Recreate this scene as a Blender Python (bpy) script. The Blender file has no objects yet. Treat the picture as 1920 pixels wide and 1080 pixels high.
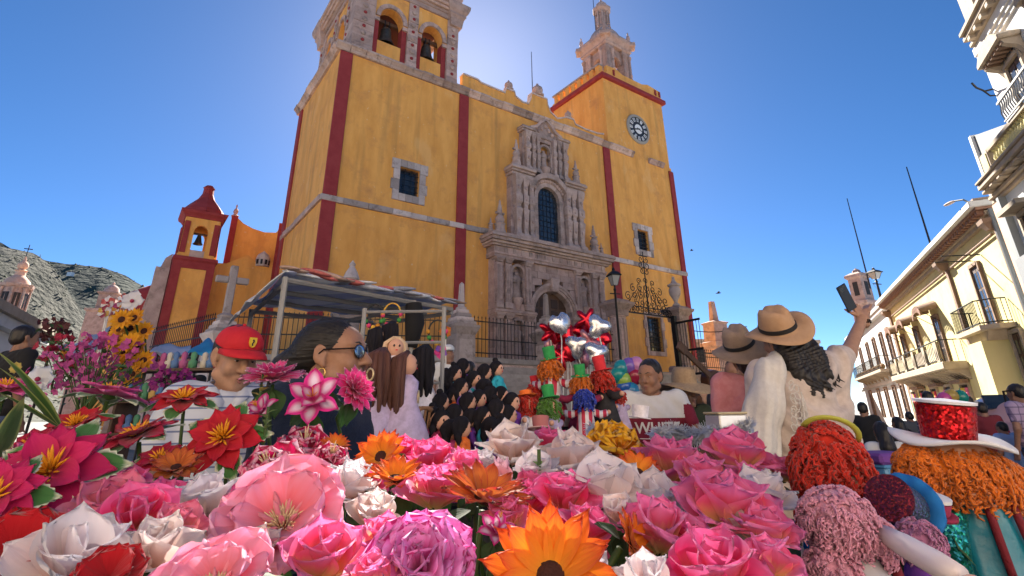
import bpy, bmesh, math, random
import numpy as np
from mathutils import Vector, Matrix, Euler, Quaternion, noise
random.seed(7)
R = math.radians
PI = math.pi
scene = bpy.context.scene
COL = scene.collection
# --- camera, sky, sun, exposure
CAM_Z = 1.25
FPX, CY, PITCH, ROLL = 988.0, 395.0, R(21.1), R(-0.7)
cam_d = bpy.data.cameras.new('camera')
cam = bpy.data.objects.new('camera', cam_d)
COL.objects.link(cam)
scene.camera = cam
cam_d.sensor_width = 36.0
cam_d.lens = 36.0 * FPX / 1920.0
cam_d.shift_y = -(540.0 - CY) / 1920.0
cam_d.clip_start = 0.05
cam_d.clip_end = 6000
FW = Vector((0, math.cos(PITCH), math.sin(PITCH)))
U0 = Vector((0, -math.sin(PITCH), math.cos(PITCH)))
R0 = Vector((1, 0, 0))
RT = R0 * math.cos(ROLL) + U0 * math.sin(ROLL)
UP = U0 * math.cos(ROLL) - R0 * math.sin(ROLL)
mw = Matrix((RT, UP, -FW)).transposed().to_4x4()
mw.translation = Vector((0, 0, CAM_Z))
cam.matrix_world = mw
SUN_AZ, SUN_EL = R(-6.5), R(36.0)            # azimuth from +Y towards +X
world = bpy.data.worlds.new('World')
scene.world = world
world.use_nodes = True
wn = world.node_tree.nodes
sky = wn.new('ShaderNodeTexSky')
sky.sky_type = 'NISHITA'
sky.sun_disc = False
sky.sun_elevation = SUN_EL
sky.sun_rotation = SUN_AZ
sky.altitude = 2000
sky.air_density = 0.66
sky.dust_density = 0.85
sky.ozone_density = 3.1
bg = wn['Background']
bg.inputs['Strength'].default_value = 0.05
hsv = wn.new('ShaderNodeHueSaturation')
hsv.inputs['Saturation'].default_value = 1.22
world.node_tree.links.new(sky.outputs[0], hsv.inputs['Color'])
world.node_tree.links.new(hsv.outputs[0], bg.inputs[0])
sun_d = bpy.data.lights.new('sun', 'SUN')
sun = bpy.data.objects.new('sun', sun_d)
COL.objects.link(sun)
sun_d.energy = 5.0
sun_d.angle = R(0.53)
sun_d.color = (1.0, 0.93, 0.82)
SDIR = Vector((math.sin(SUN_AZ) * math.cos(SUN_EL), math.cos(SUN_AZ) * math.cos(SUN_EL), math.sin(SUN_EL)))
sun.rotation_euler = SDIR.to_track_quat('Z', 'Y').to_euler()
scene.view_settings.view_transform = 'Standard'
scene.view_settings.look = 'None'
scene.view_settings.gamma = 1.0
scene.view_settings.use_curve_mapping = False
scene.view_settings.exposure = 2.0
scene.cycles.max_bounces = 8
scene.cycles.use_denoising = True
def at(px, py, Y):
 """point of the place seen at a pixel of the 1920x1080 photograph, Y metres ahead"""
 d = FW + RT * ((px - 960) / FPX) - UP * ((py - CY) / FPX)
 return Vector((0, 0, CAM_Z)) + d * (Y / d.y)
# --- materials
MATS = {}
def mat(name, col, rough=0.8, col2=None, scale=6.0, detail=5.0, lo=0.35, hi=0.65, bump=0.0, bscale=40.0, metal=0.0,
  rnd=0.0, stretch=(1, 1, 1), spec=0.5, sheen=0.0, sss=0.0, coat=0.0, bdist=0.02, trans=0.0, col3=None, scale3=1.2):
 if name in MATS:
  return MATS[name]
 m = bpy.data.materials.new(name)
 m.use_nodes = True
 nt = m.node_tree
 N, L = nt.nodes, nt.links
 b = N['Principled BSDF']
 b.inputs['Roughness'].default_value = rough
 b.inputs['Metallic'].default_value = metal
 b.inputs['Specular IOR Level'].default_value = spec
 if sheen:
  b.inputs['Sheen Weight'].default_value = sheen
 if sss:
  b.inputs['Subsurface Weight'].default_value = sss
  b.inputs['Subsurface Radius'].default_value = (0.02, 0.008, 0.004)
  b.inputs['Subsurface Scale'].default_value = 0.4
 if coat:
  b.inputs['Coat Weight'].default_value = coat
 tc = N.new('ShaderNodeTexCoord')
 mp = N.new('ShaderNodeMapping')
 mp.inputs['Scale'].default_value = stretch
 L.new(tc.outputs['Object'], mp.inputs[0])
 out = None
 if col2 is not None:
  nz = N.new('ShaderNodeTexNoise')
  nz.inputs['Scale'].default_value = scale
  nz.inputs['Detail'].default_value = detail
  nz.inputs['Roughness'].default_value = 0.65
  L.new(mp.outputs[0], nz.inputs[0])
  cr = N.new('ShaderNodeValToRGB')
  cr.color_ramp.elements[0].position = lo
  cr.color_ramp.elements[1].position = hi
  cr.color_ramp.elements[0].color = (*col, 1)
  cr.color_ramp.elements[1].color = (*col2, 1)
  L.new(nz.outputs['Fac'], cr.inputs[0])
  out = cr.outputs[0]
  if col3 is not None:
   n3 = N.new('ShaderNodeTexNoise')
   n3.inputs['Scale'].default_value = scale3
   n3.inputs['Detail'].default_value = 6
   n3.inputs['Roughness'].default_value = 0.7
   L.new(tc.outputs['Object'], n3.inputs[0])
   c3 = N.new('ShaderNodeValToRGB')
   c3.color_ramp.elements[0].position = 0.52
   c3.color_ramp.elements[1].position = 0.72
   L.new(n3.outputs['Fac'], c3.inputs[0])
   mx = N.new('ShaderNodeMixRGB')
   L.new(c3.outputs[0], mx.inputs[0])
   L.new(out, mx.inputs[1])
   mx.inputs[2].default_value = (*col3, 1)
   out = mx.outputs[0]
 if rnd:
  oi = N.new('ShaderNodeObjectInfo')
  hs = N.new('ShaderNodeHueSaturation')
  mr = N.new('ShaderNodeMapRange')
  mr.inputs['To Min'].default_value = 1 - rnd
  mr.inputs['To Max'].default_value = 1 + rnd
  L.new(oi.outputs['Random'], mr.inputs[0])
  L.new(mr.outputs[0], hs.inputs['Value'])
  if out is None:
   hs.inputs['Color'].default_value = (*col, 1)
  else:
   L.new(out, hs.inputs['Color'])
  out = hs.outputs[0]
 if out is None:
  b.inputs['Base Color'].default_value = (*col, 1)
 else:
  L.new(out, b.inputs['Base Color'])
 if bump:
  bn = N.new('ShaderNodeTexNoise')
  bn.inputs['Scale'].default_value = bscale
  bn.inputs['Detail'].default_value = 6
  L.new(mp.outputs[0], bn.inputs[0])
  bp = N.new('ShaderNodeBump')
  bp.inputs['Strength'].default_value = bump
  bp.inputs['Distance'].default_value = bdist
  L.new(bn.outputs['Fac'], bp.inputs['Height'])
  L.new(bp.outputs[0], b.inputs['Normal'])
 if trans:
  tr = N.new('ShaderNodeBsdfTranslucent')
  if out is None:
   tr.inputs[0].default_value = (*col, 1)
  else:
   L.new(out, tr.inputs[0])
  ms = N.new('ShaderNodeMixShader')
  ms.inputs[0].default_value = trans
  L.new(b.outputs[0], ms.inputs[1])
  L.new(tr.outputs[0], ms.inputs[2])
  L.new(ms.outputs[0], N['Material Output'].inputs[0])
 MATS[name] = m
 return m
# --- mesh helpers
class MB:
 def __init__(self):
  self.v, self.f, self.uv = [], [], {}
 def add(self, vs, fs):
  o = len(self.v)
  self.v += [tuple(p) for p in vs]
  self.f += [tuple(i + o for i in q) for q in fs]
  return self
 def box(self, x0, x1, y0, y1, z0, z1, M=None):
  vs = [Vector((x, y, z)) for z in (z0, z1) for y in (y0, y1) for x in (x0, x1)]
  if M is not None:
   vs = [M @ p for p in vs]
  return self.add(vs, [(0, 2, 3, 1), (4, 5, 7, 6), (0, 1, 5, 4), (2, 6, 7, 3), (0, 4, 6, 2), (1, 3, 7, 5)])
 def prism(self, poly, y0, y1, M=None):
  """closed outline in x,z pushed from y0 to y1"""
  n = len(poly)
  vs = [Vector((p[0], y0, p[1])) for p in poly] + [Vector((p[0], y1, p[1])) for p in poly]
  if M is not None:
   vs = [M @ p for p in vs]
  fs = [tuple(range(n))[::-1], tuple(range(n, 2 * n))]
  fs += [(i, (i + 1) % n, n + (i + 1) % n, n + i) for i in range(n)]
  return self.add(vs, fs)
 def slab(self, poly, z0, z1, M=None):
  """closed outline in x,y raised from z0 to z1"""
  n = len(poly)
  vs = [Vector((p[0], p[1], z0)) for p in poly] + [Vector((p[0], p[1], z1)) for p in poly]
  if M is not None:
   vs = [M @ p for p in vs]
  fs = [tuple(range(n))[::-1], tuple(range(n, 2 * n))]
  fs += [(i, (i + 1) % n, n + (i + 1) % n, n + i) for i in range(n)]
  return self.add(vs, fs)
 def tube(self, pts, r, seg=6, caps=True, flat=1.0):
  pts = [Vector(p) for p in pts]
  n = len(pts)
  rs = [r] * n if isinstance(r, (int, float)) else list(r)
  rings = []
  prev = None
  for i, p in enumerate(pts):
   t = (pts[min(i + 1, n - 1)] - pts[max(i - 1, 0)])
   if t.length < 1e-9:
    t = Vector((0, 0, 1))
   t.normalize()
   if prev is None:
    a = Vector((0, 0, 1)) if abs(t.z) < 0.9 else Vector((1, 0, 0))
    u = t.cross(a).normalized()
   else:
    u = (prev - t * prev.dot(t))
    u = u.normalized() if u.length > 1e-6 else t.orthogonal().normalized()
   prev = u
   w = t.cross(u)
   rings.append([p + (u * math.cos(2 * PI * k / seg) + w * math.sin(2 * PI * k / seg) * flat) * rs[i] for k in range(seg)])
  vs = [q for ring in rings for q in ring]
  fs = []
  for i in range(n - 1):
   for k in range(seg):
    a, b = i * seg + k, i * seg + (k + 1) % seg
    fs.append((a, b, b + seg, a + seg))
  if caps:
   fs.append(tuple(range(seg))[::-1])
   fs.append(tuple((n - 1) * seg + k for k in range(seg)))
  return self.add(vs, fs)
 def lathe(self, prof, seg=12, c=(0, 0, 0), M=None, caps=True, sq=1.0):
  c = Vector(c)
  vs, fs = [], []
  for r, z in prof:
   for k in range(seg):
    a = 2 * PI * (k + 0.5) / seg
    p = Vector((r * math.cos(a), r * math.sin(a) * sq, z))
    vs.append((M @ p if M is not None else p) + c)
  n = len(prof)
  for i in range(n - 1):
   for k in range(seg):
    a, b = i * seg + k, i * seg + (k + 1) % seg
    fs.append((a, b, b + seg, a + seg))
  if caps:
   fs.append(tuple(range(seg))[::-1])
   fs.append(tuple((n - 1) * seg + k for k in range(seg)))
  return self.add(vs, fs)
 def sqlathe(self, prof, c=(0, 0, 0)):
  """square plan mouldings: profile of (half width, z)"""
  return self.lathe([(r * math.sqrt(2), z) for r, z in prof], 4, c)
 def ell(self, c, r, seg=12, rings=8, M=None):
  c = Vector(c)
  r = (r, r, r) if isinstance(r, (int, float)) else r
  vs, fs = [], []
  for i in range(1, rings):
   th = PI * i / rings
   for k in range(seg):
    a = 2 * PI * k / seg
    p = Vector((r[0] * math.sin(th) * math.cos(a), r[1] * math.sin(th) * math.sin(a), r[2] * math.cos(th)))
    vs.append((M @ p if M is not None else p) + c)
  top, bot = Vector((0, 0, r[2])), Vector((0, 0, -r[2]))
  vs += [(M @ top if M is not None else top) + c, (M @ bot if M is not None else bot) + c]
  nt, nb = len(vs) - 2, len(vs) - 1
  for i in range(rings - 2):
   for k in range(seg):
    a, b = i * seg + k, i * seg + (k + 1) % seg
    fs.append((a, a + seg, b + seg, b))
  for k in range(seg):
   fs.append((nt, k, (k + 1) % seg))
   o = (rings - 2) * seg
   fs.append((nb, o + (k + 1) % seg, o + k))
  return self.add(vs, fs)
 def mesh(self, name, m=None, smooth=False, recalc=True):
  me = bpy.data.meshes.new(name)
  me.from_pydata(self.v, [], self.f)
  if recalc:
   bm = bmesh.new()
   bm.from_mesh(me)
   bmesh.ops.recalc_face_normals(bm, faces=bm.faces)
   bm.to_mesh(me)
   bm.free()
  if smooth:
   me.polygons.foreach_set('use_smooth', [True] * len(me.polygons))
   if smooth != 'all':
    me.set_sharp_from_angle(angle=R(40))
  if m is not None:
   me.materials.append(m)
  return me
 def build(self, name, m=None, parent=None, smooth=False, bevel=0.0, recalc=True, **kw):
  o = obj(name, self.mesh(name, m, smooth, recalc), parent, **kw)
  if bevel:
   bv = o.modifiers.new('bevel', 'BEVEL')
   bv.width = bevel
   bv.segments = 1
   bv.limit_method = 'ANGLE'
  return o
def obj(name, me, parent=None, loc=None, rot=None, scale=None, M=None):
 o = bpy.data.objects.new(name, me)
 COL.objects.link(o)
 if parent is not None:
  o.parent = parent
 if M is not None:
  o.matrix_local = M
 if loc is not None:
  o.location = loc
 if rot is not None:
  o.rotation_euler = rot
 if scale is not None:
  o.scale = (scale, scale, scale) if isinstance(scale, (int, float)) else scale
 return o
def tag(o, label=None, cat=None, group=None, kind=None):
 if label:
  o['label'] = label
 if cat:
  o['category'] = cat
 if group:
  o['group'] = group
 if kind:
  o['kind'] = kind
 return o
def thing(name, label, cat, loc=(0, 0, 0), rotz=0.0, group=None):
 o = obj(name, None, None, loc)
 o.rotation_euler = (0, 0, rotz)
 o.empty_display_size = 0.2
 return tag(o, label, cat, group)
def copy_tree(o, parent=None):
 c = o.copy()
 COL.objects.link(c)
 if parent is not None:
  c.parent = parent
 for ch in list(o.children):
  copy_tree(ch, c)
 return c
def arc(cx, cz, rx, rz, a0, a1, n):
 return [(cx + rx * math.cos(a0 + (a1 - a0) * i / n), cz + rz * math.sin(a0 + (a1 - a0) * i / n)) for i in range(n + 1)]
def arch_wall(mb, x0, x1, z0, z1, ax0, ax1, zs, zt, y0, y1, n=10, base=None, M=None):
 """wall panel x0..x1, z0..z1 with an arched opening ax0..ax1 springing at zs with crown zt, open from base"""
 base = z0 if base is None else base
 cx, rx = (ax0 + ax1) / 2, (ax1 - ax0) / 2
 top = arc(cx, zs, rx, zt - zs, PI, 0, n)
 mb.prism([(x0, z0), (ax0, z0), (ax0, zs), (ax0, z1), (x0, z1)], y0, y1, M)
 mb.prism([(ax1, z0), (x1, z0), (x1, z1), (ax1, z1), (ax1, zs)], y0, y1, M)
 for (xa, za), (xb, zb) in zip(top[:-1], top[1:]):
  mb.prism([(xa, za), (xb, zb), (xb, z1), (xa, z1)], y0, y1, M)
 if base > z0:
  mb.box(ax0, ax1, y0, y1, z0, base, M)
 return mb
def arch_ring(mb, cx, zs, r0, r1, y0, y1, n=12, rz0=None, rz1=None):
 """half ring of stone round an arch"""
 a = arc(cx, zs, r0, rz0 or r0, PI, 0, n)
 b = arc(cx, zs, r1, rz1 or r1, PI, 0, n)
 for i in range(n):
  mb.prism([a[i], a[i + 1], b[i + 1], b[i]], y0, y1)
 return mb
def hole_wall(mb, x0, x1, z0, z1, holes, y0, y1):
 """wall with rectangular holes, built cell by cell"""
 xs = sorted({x0, x1, *[h[0] for h in holes], *[h[1] for h in holes]})
 zs = sorted({z0, z1, *[h[2] for h in holes], *[h[3] for h in holes]})
 for xa, xb in zip(xs[:-1], xs[1:]):
  for za, zb in zip(zs[:-1], zs[1:]):
   mx, mz = (xa + xb) / 2, (za + zb) / 2
   if any(h[0] < mx < h[1] and h[2] < mz < h[3] for h in holes):
    continue
   o = len(mb.v)
   mb.add([(xa, y0, za), (xb, y0, za), (xb, y0, zb), (xa, y0, zb)], [(0, 1, 2, 3)])
   mb.add([(xa, y1, za), (xb, y1, za), (xb, y1, zb), (xa, y1, zb)], [(3, 2, 1, 0)])
 def rim(a, b, c, d):
  mb.add([(a, y0, c), (b, y0, d), (b, y1, d), (a, y1, c)], [(0, 1, 2, 3)])
 for (a, b, c, d) in [(x0, x1, z0, z1)] + list(holes):
  rim(a, b, c, c); rim(b, b, c, d); rim(b, a, d, d); rim(a, a, d, c)
 return mb
# --- ground, hills
M_ground = mat('cobble_bed', (0.16, 0.15, 0.14), 0.9, (0.24, 0.22, 0.2), 3.0, bump=0.6, bscale=9, bdist=0.05)
g = MB()
g.add([(-3000, -400, 0), (3000, -400, 0), (3000, 5000, 0), (-3000, 5000, 0)], [(0, 1, 2, 3)])
ground = tag(g.build('plaza_ground', M_ground), kind='structure')
def hill(name, pts, Y0, depth, seed, m, nx=220, ny=70, rough=1.0):
 """ridge through (x, z) crest points at distance Y0, falling towards us"""
 xs = [p[0] for p in pts]
 zs = [p[1] for p in pts]
 mb = MB()
 vs, fs = [], []
 for j in range(ny):
  t = j / (ny - 1)
  for i in range(nx):
   x = xs[0] + (xs[-1] - xs[0]) * i / (nx - 1)
   z = float(np.interp(x, xs, zs))
   h = z * (1 - t) ** 1.15
   y = Y0 - depth * t
   q = Vector((x * 0.012 + seed, y * 0.012, seed))
   h += noise.fractal(q, 1.0, 2.1, 5) * 9 * rough * (0.25 + 0.75 * min(1, t * 4)) * (1 - t)
   h += noise.fractal(q * 4.5, 1.0, 2.1, 4) * 1.2 * rough * (1 - t)
   vs.append((x * (1 - t * 0.12), y, max(h, -2 if t > 0.95 else h)))
 for j in range(ny - 1):
  for i in range(nx - 1):
   a = j * nx + i
   fs.append((a, a + 1, a + nx + 1, a + nx))
 mb.add(vs, fs)
 o = mb.build(name, m, smooth='all')
 rb_ = random.Random(int(seed * 10))
 bb = MB()
 for _ in range(2600):
  x, y, z = vs[rb_.randrange(len(vs))]
  r = rb_.uniform(0.7, 2.4) * Y0 / 900
  x += rb_.uniform(-4, 4)
  ring = [(x + r * math.cos(k * 1.257 + x), y + r * math.sin(k * 1.257 + x), z - 0.4 * r) for k in range(5)]
  bb.add(ring + [(x, y, z + r * rb_.uniform(.7, 1.2))], [(k, (k + 1) % 5, 5) for k in range(5)])
 tag(bb.build('hill_scrub', M_scrub, o, smooth='all', recalc=False), kind='stuff')
 return tag(o, kind='structure')
M_scrub = mat('scrub_leaves', (0.022, 0.034, 0.016), 0.95, (0.05, 0.06, 0.03), 0.2)
M_hill_far = mat('hill_scrub_far', (0.022, 0.036, 0.028), 0.95, (0.055, 0.068, 0.045), 0.035, bump=0.35, bscale=0.12, bdist=6, col3=(0.05, 0.065, 0.045), scale3=0.1)
M_hill_near = mat('hill_scrub_near', (0.04, 0.042, 0.028), 0.95, (0.085, 0.078, 0.055), 0.06, bump=0.4, bscale=0.2, bdist=5, col3=(0.028, 0.036, 0.018), scale3=0.3)
def crest(Y, ps):
 return [(p.x, p.z) for p in (at(a, b, Y) for a, b in ps)]
hill('far_hill', crest(900, [(-500, 420), (-150, 430), (0, 455), (40, 478), (110, 492), (180, 500), (230, 515), (262, 532), (330, 575), (420, 640), (560, 720), (700, 780)]), 900, 450, 3.1, M_hill_far)
hill('near_hill', crest(520, [(-600, 380), (-260, 400), (-60, 430), (0, 462), (60, 475), (100, 500), (125, 540), (160, 590), (190, 630), (230, 690), (290, 760), (420, 800)]), 520, 330, 8.4, M_hill_near, rough=0.8)
for cxp, Yh, z0 in ((150, 640, 0),):
 p = at(140, 514, 860)
 h = thing('hillside_house', 'tiny white house alone high on the far dark hillside', 'house', (p.x, p.y - 8, p.z - 6))
 M_wpaint = mat('white_paint', (0.75, 0.75, 0.74), 0.7)
 MB().box(-4, 4, -3, 3, 0, 7).build('wall', M_wpaint, h)
 MB().box(-4.3, 4.3, -3.3, 3.3, 7.01, 7.6).build('roof', mat('clay_roof', (0.3, 0.12, 0.07), 0.8), h)
# === THE CHURCH (local x along the facade, y into the church)
M_yel = mat('ochre_plaster', (0.68, 0.298, 0.058), 0.9, (0.88, 0.445, 0.115), 0.8, 9, 0.28, 0.72, bump=0.35, bscale=7, stretch=(1.6, 1.6, 0.45), col3=(0.60, 0.27, 0.08), scale3=0.7, bdist=0.03)
nt_ = M_yel.node_tree
_b = nt_.nodes['Principled BSDF']
_src = _b.inputs['Base Color'].links[0].from_socket
_tc = nt_.nodes.new('ShaderNodeTexCoord')
for _sc, _lo, _hi, _f, _c in (((1.5, 1.5, 0.09), 0.56, 0.74, 0.55, (0.40, 0.20, 0.06)), ((0.5, 0.5, 0.3), 0.6, 0.66, 0.3, (0.84, 0.52, 0.22)), ((5, 5, 4), 0.66, 0.72, 0.5, (0.78, 0.6, 0.4))):
 _m = nt_.nodes.new('ShaderNodeMapping')
 _m.inputs['Scale'].default_value = _sc
 _n = nt_.nodes.new('ShaderNodeTexNoise')
 _n.inputs['Scale'].default_value = 1.0
 _n.inputs['Detail'].default_value = 7
 _r = nt_.nodes.new('ShaderNodeMapRange')
 _r.inputs['From Min'].default_value = _lo
 _r.inputs['From Max'].default_value = _hi
 _r.inputs['To Max'].default_value = _f
 _x = nt_.nodes.new('ShaderNodeMixRGB')
 _x.inputs[2].default_value = (*_c, 1)
 for _p, _q in ((_tc.outputs['Object'], _m.inputs[0]), (_m.outputs[0], _n.inputs[0]), (_n.outputs['Fac'], _r.inputs[0]), (_r.outputs[0], _x.inputs[0]), (_src, _x.inputs[1])):
  nt_.links.new(_p, _q)
 _src = _x.outputs[0]
nt_.links.new(_src, _b.inputs['Base Color'])
M_red = mat('maroon_plaster', (0.26, 0.024, 0.026), 0.85, (0.32, 0.04, 0.04), 2.0, bump=0.3, bscale=10)
M_stone = mat('pink_stone', (0.36, 0.24, 0.20), 0.92, (0.53, 0.385, 0.33), 1.8, 8, 0.3, 0.7, bump=0.7, bscale=12, rnd=0.22, col3=(0.20, 0.15, 0.13), scale3=1.7, bdist=0.04)
M_stone2 = mat('grey_pink_stone', (0.34, 0.235, 0.195), 0.92, (0.49, 0.37, 0.32), 2.5, 8, 0.3, 0.7, bump=0.8, bscale=14, rnd=0.18, col3=(0.17, 0.135, 0.12), scale3=1.3, bdist=0.04)
M_pale = mat('pale_stone', (0.42, 0.34, 0.30), 0.9, (0.55, 0.46, 0.42), 2.2, 8, 0.3, 0.7, bump=0.6, bscale=12, rnd=0.38, col3=(0.20, 0.15, 0.13), scale3=2.4, bdist=0.03)
M_iron = mat('black_iron', (0.018, 0.018, 0.02), 0.5, metal=0.4)
M_glass = mat('dark_glass', (0.015, 0.022, 0.03), 0.12, (0.03, 0.04, 0.05), 3, spec=0.8)
M_wood = mat('dark_wood', (0.07, 0.035, 0.02), 0.6, (0.11, 0.06, 0.035), 4, bump=0.3, stretch=(1, 1, 0.2))
M_bronze = mat('dark_bronze', (0.06, 0.065, 0.06), 0.45, (0.10, 0.11, 0.10), 5, metal=0.6)
CH_A = R(35.7)
CU = Vector((math.cos(CH_A), math.sin(CH_A), 0))
CN = Vector((-math.sin(CH_A), math.cos(CH_A), 0))
O_ = at(1020, 700, 32.0)
CH_O = Vector((O_.x, O_.y, 0)) + CU * 0.4
def cw(u, w, z):
 return CH_O + CU * u + CN * w + Vector((0, 0, z))
ch = thing('church', 'tall ochre yellow church with maroon stripes, carved stone portal and two towers', 'church', CH_O, CH_A)
ZF = 3.35
wins = [(-10.15, -8.95, 12.5, 14.1), (8.95, 10.15, 12.5, 14.1), (9.0, 10.5, 5.2, 7.6)]
hole_wall(MB(), -14.1, 14.1, 0, 20.5, wins, 0.0, 0.55).build('front_wall', M_yel, ch)
MB().box(-14.1, -13.5, 0.552, 8.0, 0, 20.5).box(-13.5, -6.3, 7.4, 7.998, 0, 20.5).build('tower_side_wall', M_yel, ch)
MB().box(13.5, 14.1, 0.552, 30.0, 0, 20.5).box(-12.0, 13.49, 29.4, 29.998, 0, 18).box(-12.0, -11.4, 8.01, 29.38, 0, 16.0).build('nave_wall', M_yel, ch)
MB().box(-13.48, 13.48, 0.56, 7.38, 20.2, 20.45).box(-11.3, 13.4, 8.1, 29.3, 15.5, 15.9).build('nave_roof', mat('flat_roof', (0.3, 0.2, 0.15), 0.9), ch)
for u0, u1, z1 in ((-14.12, -13.42, 20.15), (-6.55, -5.88, 20.15), (5.98, 6.68, 20.15), (13.66, 14.12, 20.15)):
 MB().box(u0, u1, -0.13, -0.004, 0, z1).build('maroon_strip', M_red, ch, bevel=0.03)
MB().box(-14.2, -14.104, 7.3, 8.02, 0, 20.1).build('maroon_strip', M_red, ch)
MB().box(14.104, 14.2, -0.1, 0.7, 0, 20.1).build('maroon_strip', M_red, ch)
def block_row(name, x0, x1, yf, yb, z0, z1, step, m, side=False, miss=0.0, jitter=0.03, prof=None):
 """a course of weathered stones, each one a piece; side=True runs along y at x = yf..yb"""
 x = x0
 k = 0
 while x < x1 - 0.05:
  w = min(step * random.uniform(0.75, 1.3), x1 - x)
  if x1 - (x + w) < 0.2:
   w = x1 - x
  if random.random() >= miss:
   j = random.uniform(-jitter, jitter)
   a, b, zt, zb = x + 0.012, x + w - 0.012, z1 + random.uniform(-jitter, jitter) * 0.7, z0
   h = zt - zb

   sec = prof or [(0.35, 0), (0.5, 0.18), (0.52, 0.3), (0.8, 0.55), (1.0, 0.66), (1.0, 0.92), (0.9, 1.0)]
   d = yb - yf
   mb = MB()
   ring = [(yb - d * s + j, zb + h * t) for s, t in sec] + [(yb, zt), (yb, zb)]
   n = len(ring)
   if side:
    vs = [(p[0], a, p[1]) for p in ring] + [(p[0], b, p[1]) for p in ring]
   else:
    vs = [(a, p[0], p[1]) for p in ring] + [(b, p[0], p[1]) for p in ring]
   mb.add(vs, [tuple(range(n))[::-1], tuple(range(n, 2 * n))] + [(i, (i + 1) % n, n + (i + 1) % n, n + i) for i in range(n)])
   mb.build(name, m, ch)
  x += w
  k += 1
M_cornice = mat('weathered_cornice', (0.40, 0.27, 0.22), 0.92, (0.58, 0.45, 0.39), 1.4, 8, 0.3, 0.7, bump=0.7, bscale=12, rnd=0.35, col3=(0.17, 0.12, 0.10), scale3=2.0, bdist=0.04)
block_row('cornice_stone', -14.42, 9.3, -0.38, -0.002, 20.17, 20.62, 0.85, M_cornice)
block_row('cornice_stone', 11.2, 14.6, -0.32, -0.002, 20.2, 20.6, 0.8, M_stone, miss=0.25)
block_row('cornice_stone', 0.0, 8.4, -14.48, -14.102, 20.17, 20.62, 1.0, M_cornice, side=True)
block_row('string_stone', -14.22, -4.3, -0.17, -0.002, 11.2, 11.5, 1.1, M_pale, prof=[(0.8, 0), (1, 0.3), (1, 1)])
block_row('string_stone', 4.35, 14.25, -0.17, -0.002, 11.15, 11.45, 1.1, M_pale, prof=[(0.8, 0), (1, 0.3), (1, 1)])
block_row('string_stone', 0.0, 8.0, -14.24, -14.102, 11.2, 11.5, 1.2, M_stone, side=True, prof=[(0.8, 0), (1, 0.3), (1, 1)])
def church_window(x0, x1, z0, z1, bars=(3, 5), fr=0.42, stone=M_pale):
 """stone surround of separate blocks, dark pane, iron grid"""
 w = MB().box(x0, x1, 0.3, 0.34, z0, z1).build('window', M_glass, ch)
 wf = MB()
 for a, b, c, d in ((x0, x0 + 0.07, z0, z1), (x1 - 0.07, x1, z0, z1), (x0 + 0.07, x1 - 0.07, z0, z0 + 0.08), (x0 + 0.07, x1 - 0.07, z1 - 0.08, z1)):
  wf.box(a, b, 0.2, 0.297, c, d)
 wf.build('frame', M_wood, w)
 for i in range(1, bars[0]):
  x = x0 + (x1 - x0) * i / bars[0]
  MB().box(x - 0.02, x + 0.02, 0.15, 0.19, z0, z1).build('bar', M_iron, w)
 for i in range(1, bars[1]):
  z = z0 + (z1 - z0) * i / bars[1]
  MB().box(x0, x1, 0.11, 0.148, z - 0.018, z + 0.018).build('bar', M_iron, w)
 zz = z0 - fr
 k = 0
 n = max(4, int((z1 - z0 + 2 * fr) / 0.55))
 h = (z1 - z0 + 2 * fr) / n
 for i in range(n):
  e = 0.12 if i % 2 else 0.0
  for a, b in ((x0 - fr - e + 0.06, x0 - 0.004), (x1 + 0.004, x1 + fr + e - 0.06)):
   MB().box(a, b, -0.09 + random.uniform(-.015, .015), -0.002, zz + i * h + 0.008, zz + (i + 1) * h - 0.008).build('surround_stone', stone, w)
 m3 = 3
 for i in range(m3):
  a = x0 + (x1 - x0) * i / m3 + 0.008
  b = x0 + (x1 - x0) * (i + 1) / m3 - 0.008
  MB().box(a, b, -0.1, -0.002, z1 + 0.006, z1 + fr).build('surround_stone', stone, w)
  MB().box(a, b, -0.12, -0.002, z0 - fr, z0 - 0.006).build('surround_stone', stone, w)
 return w
church_window(*wins[0])
church_window(*wins[1])
church_window(*wins[2], bars=(4, 7), fr=0.3, stone=M_stone)
# --- parapet over the nave
par = [(-6.3, 20.7), (-6.3, 21.75), (-5.2, 21.75), (-4.9, 21.6), (-3.0, 21.55), (-2.9, 21.95), (-2.2, 21.95), (-2.1, 21.6), (-1.5, 21.35), (-1.0, 21.4), (-0.75, 21.95), (-0.7, 22.4), (0.7, 22.4), (0.75, 21.95), (1.0, 21.4), (1.6, 21.1), (2.5, 21.5), (3.2, 21.55), (3.35, 21.2), (4.4, 21.1), (5.6, 21.15), (6.28, 21.3), (6.28, 20.7)]
MB().prism(par, 0.05, 0.4).build('parapet', M_yel, ch)
cop = MB()
for (a, b), (c, d) in zip(par[1:-2], par[2:-1]):
 if abs(c - a) > 0.02:
  cop.prism([(a, b + 0.002), (c, d + 0.002), (c, d + 0.11), (a, b + 0.11)], -0.04, 0.48)
cop.build('coping', M_pale, ch)
for u, z, s in ((-2.55, 22.06, 1.0), (0.0, 22.5, 1.35), (2.85, 21.62, 0.9)):
 MB().lathe([(0.34 * s, 0), (0.36 * s, 0.1 * s), (0.22 * s, 0.18 * s), (0.3 * s, 0.36 * s), (0.26 * s, 0.55 * s), (0.1 * s, 0.68 * s), (0.06 * s, 0.8 * s), (0.0, 0.86 * s)], 10, (u, 0.22, z)).build('finial', M_stone, ch, smooth=True)
MB().tube([(-0.15, 0.6, 20.4), (-0.15, 0.6, 26.6)], [0.05, 0.025], 6).build('flagpole', mat('pole_metal', (0.25, 0.26, 0.28), 0.4, metal=0.7), ch)
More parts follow.
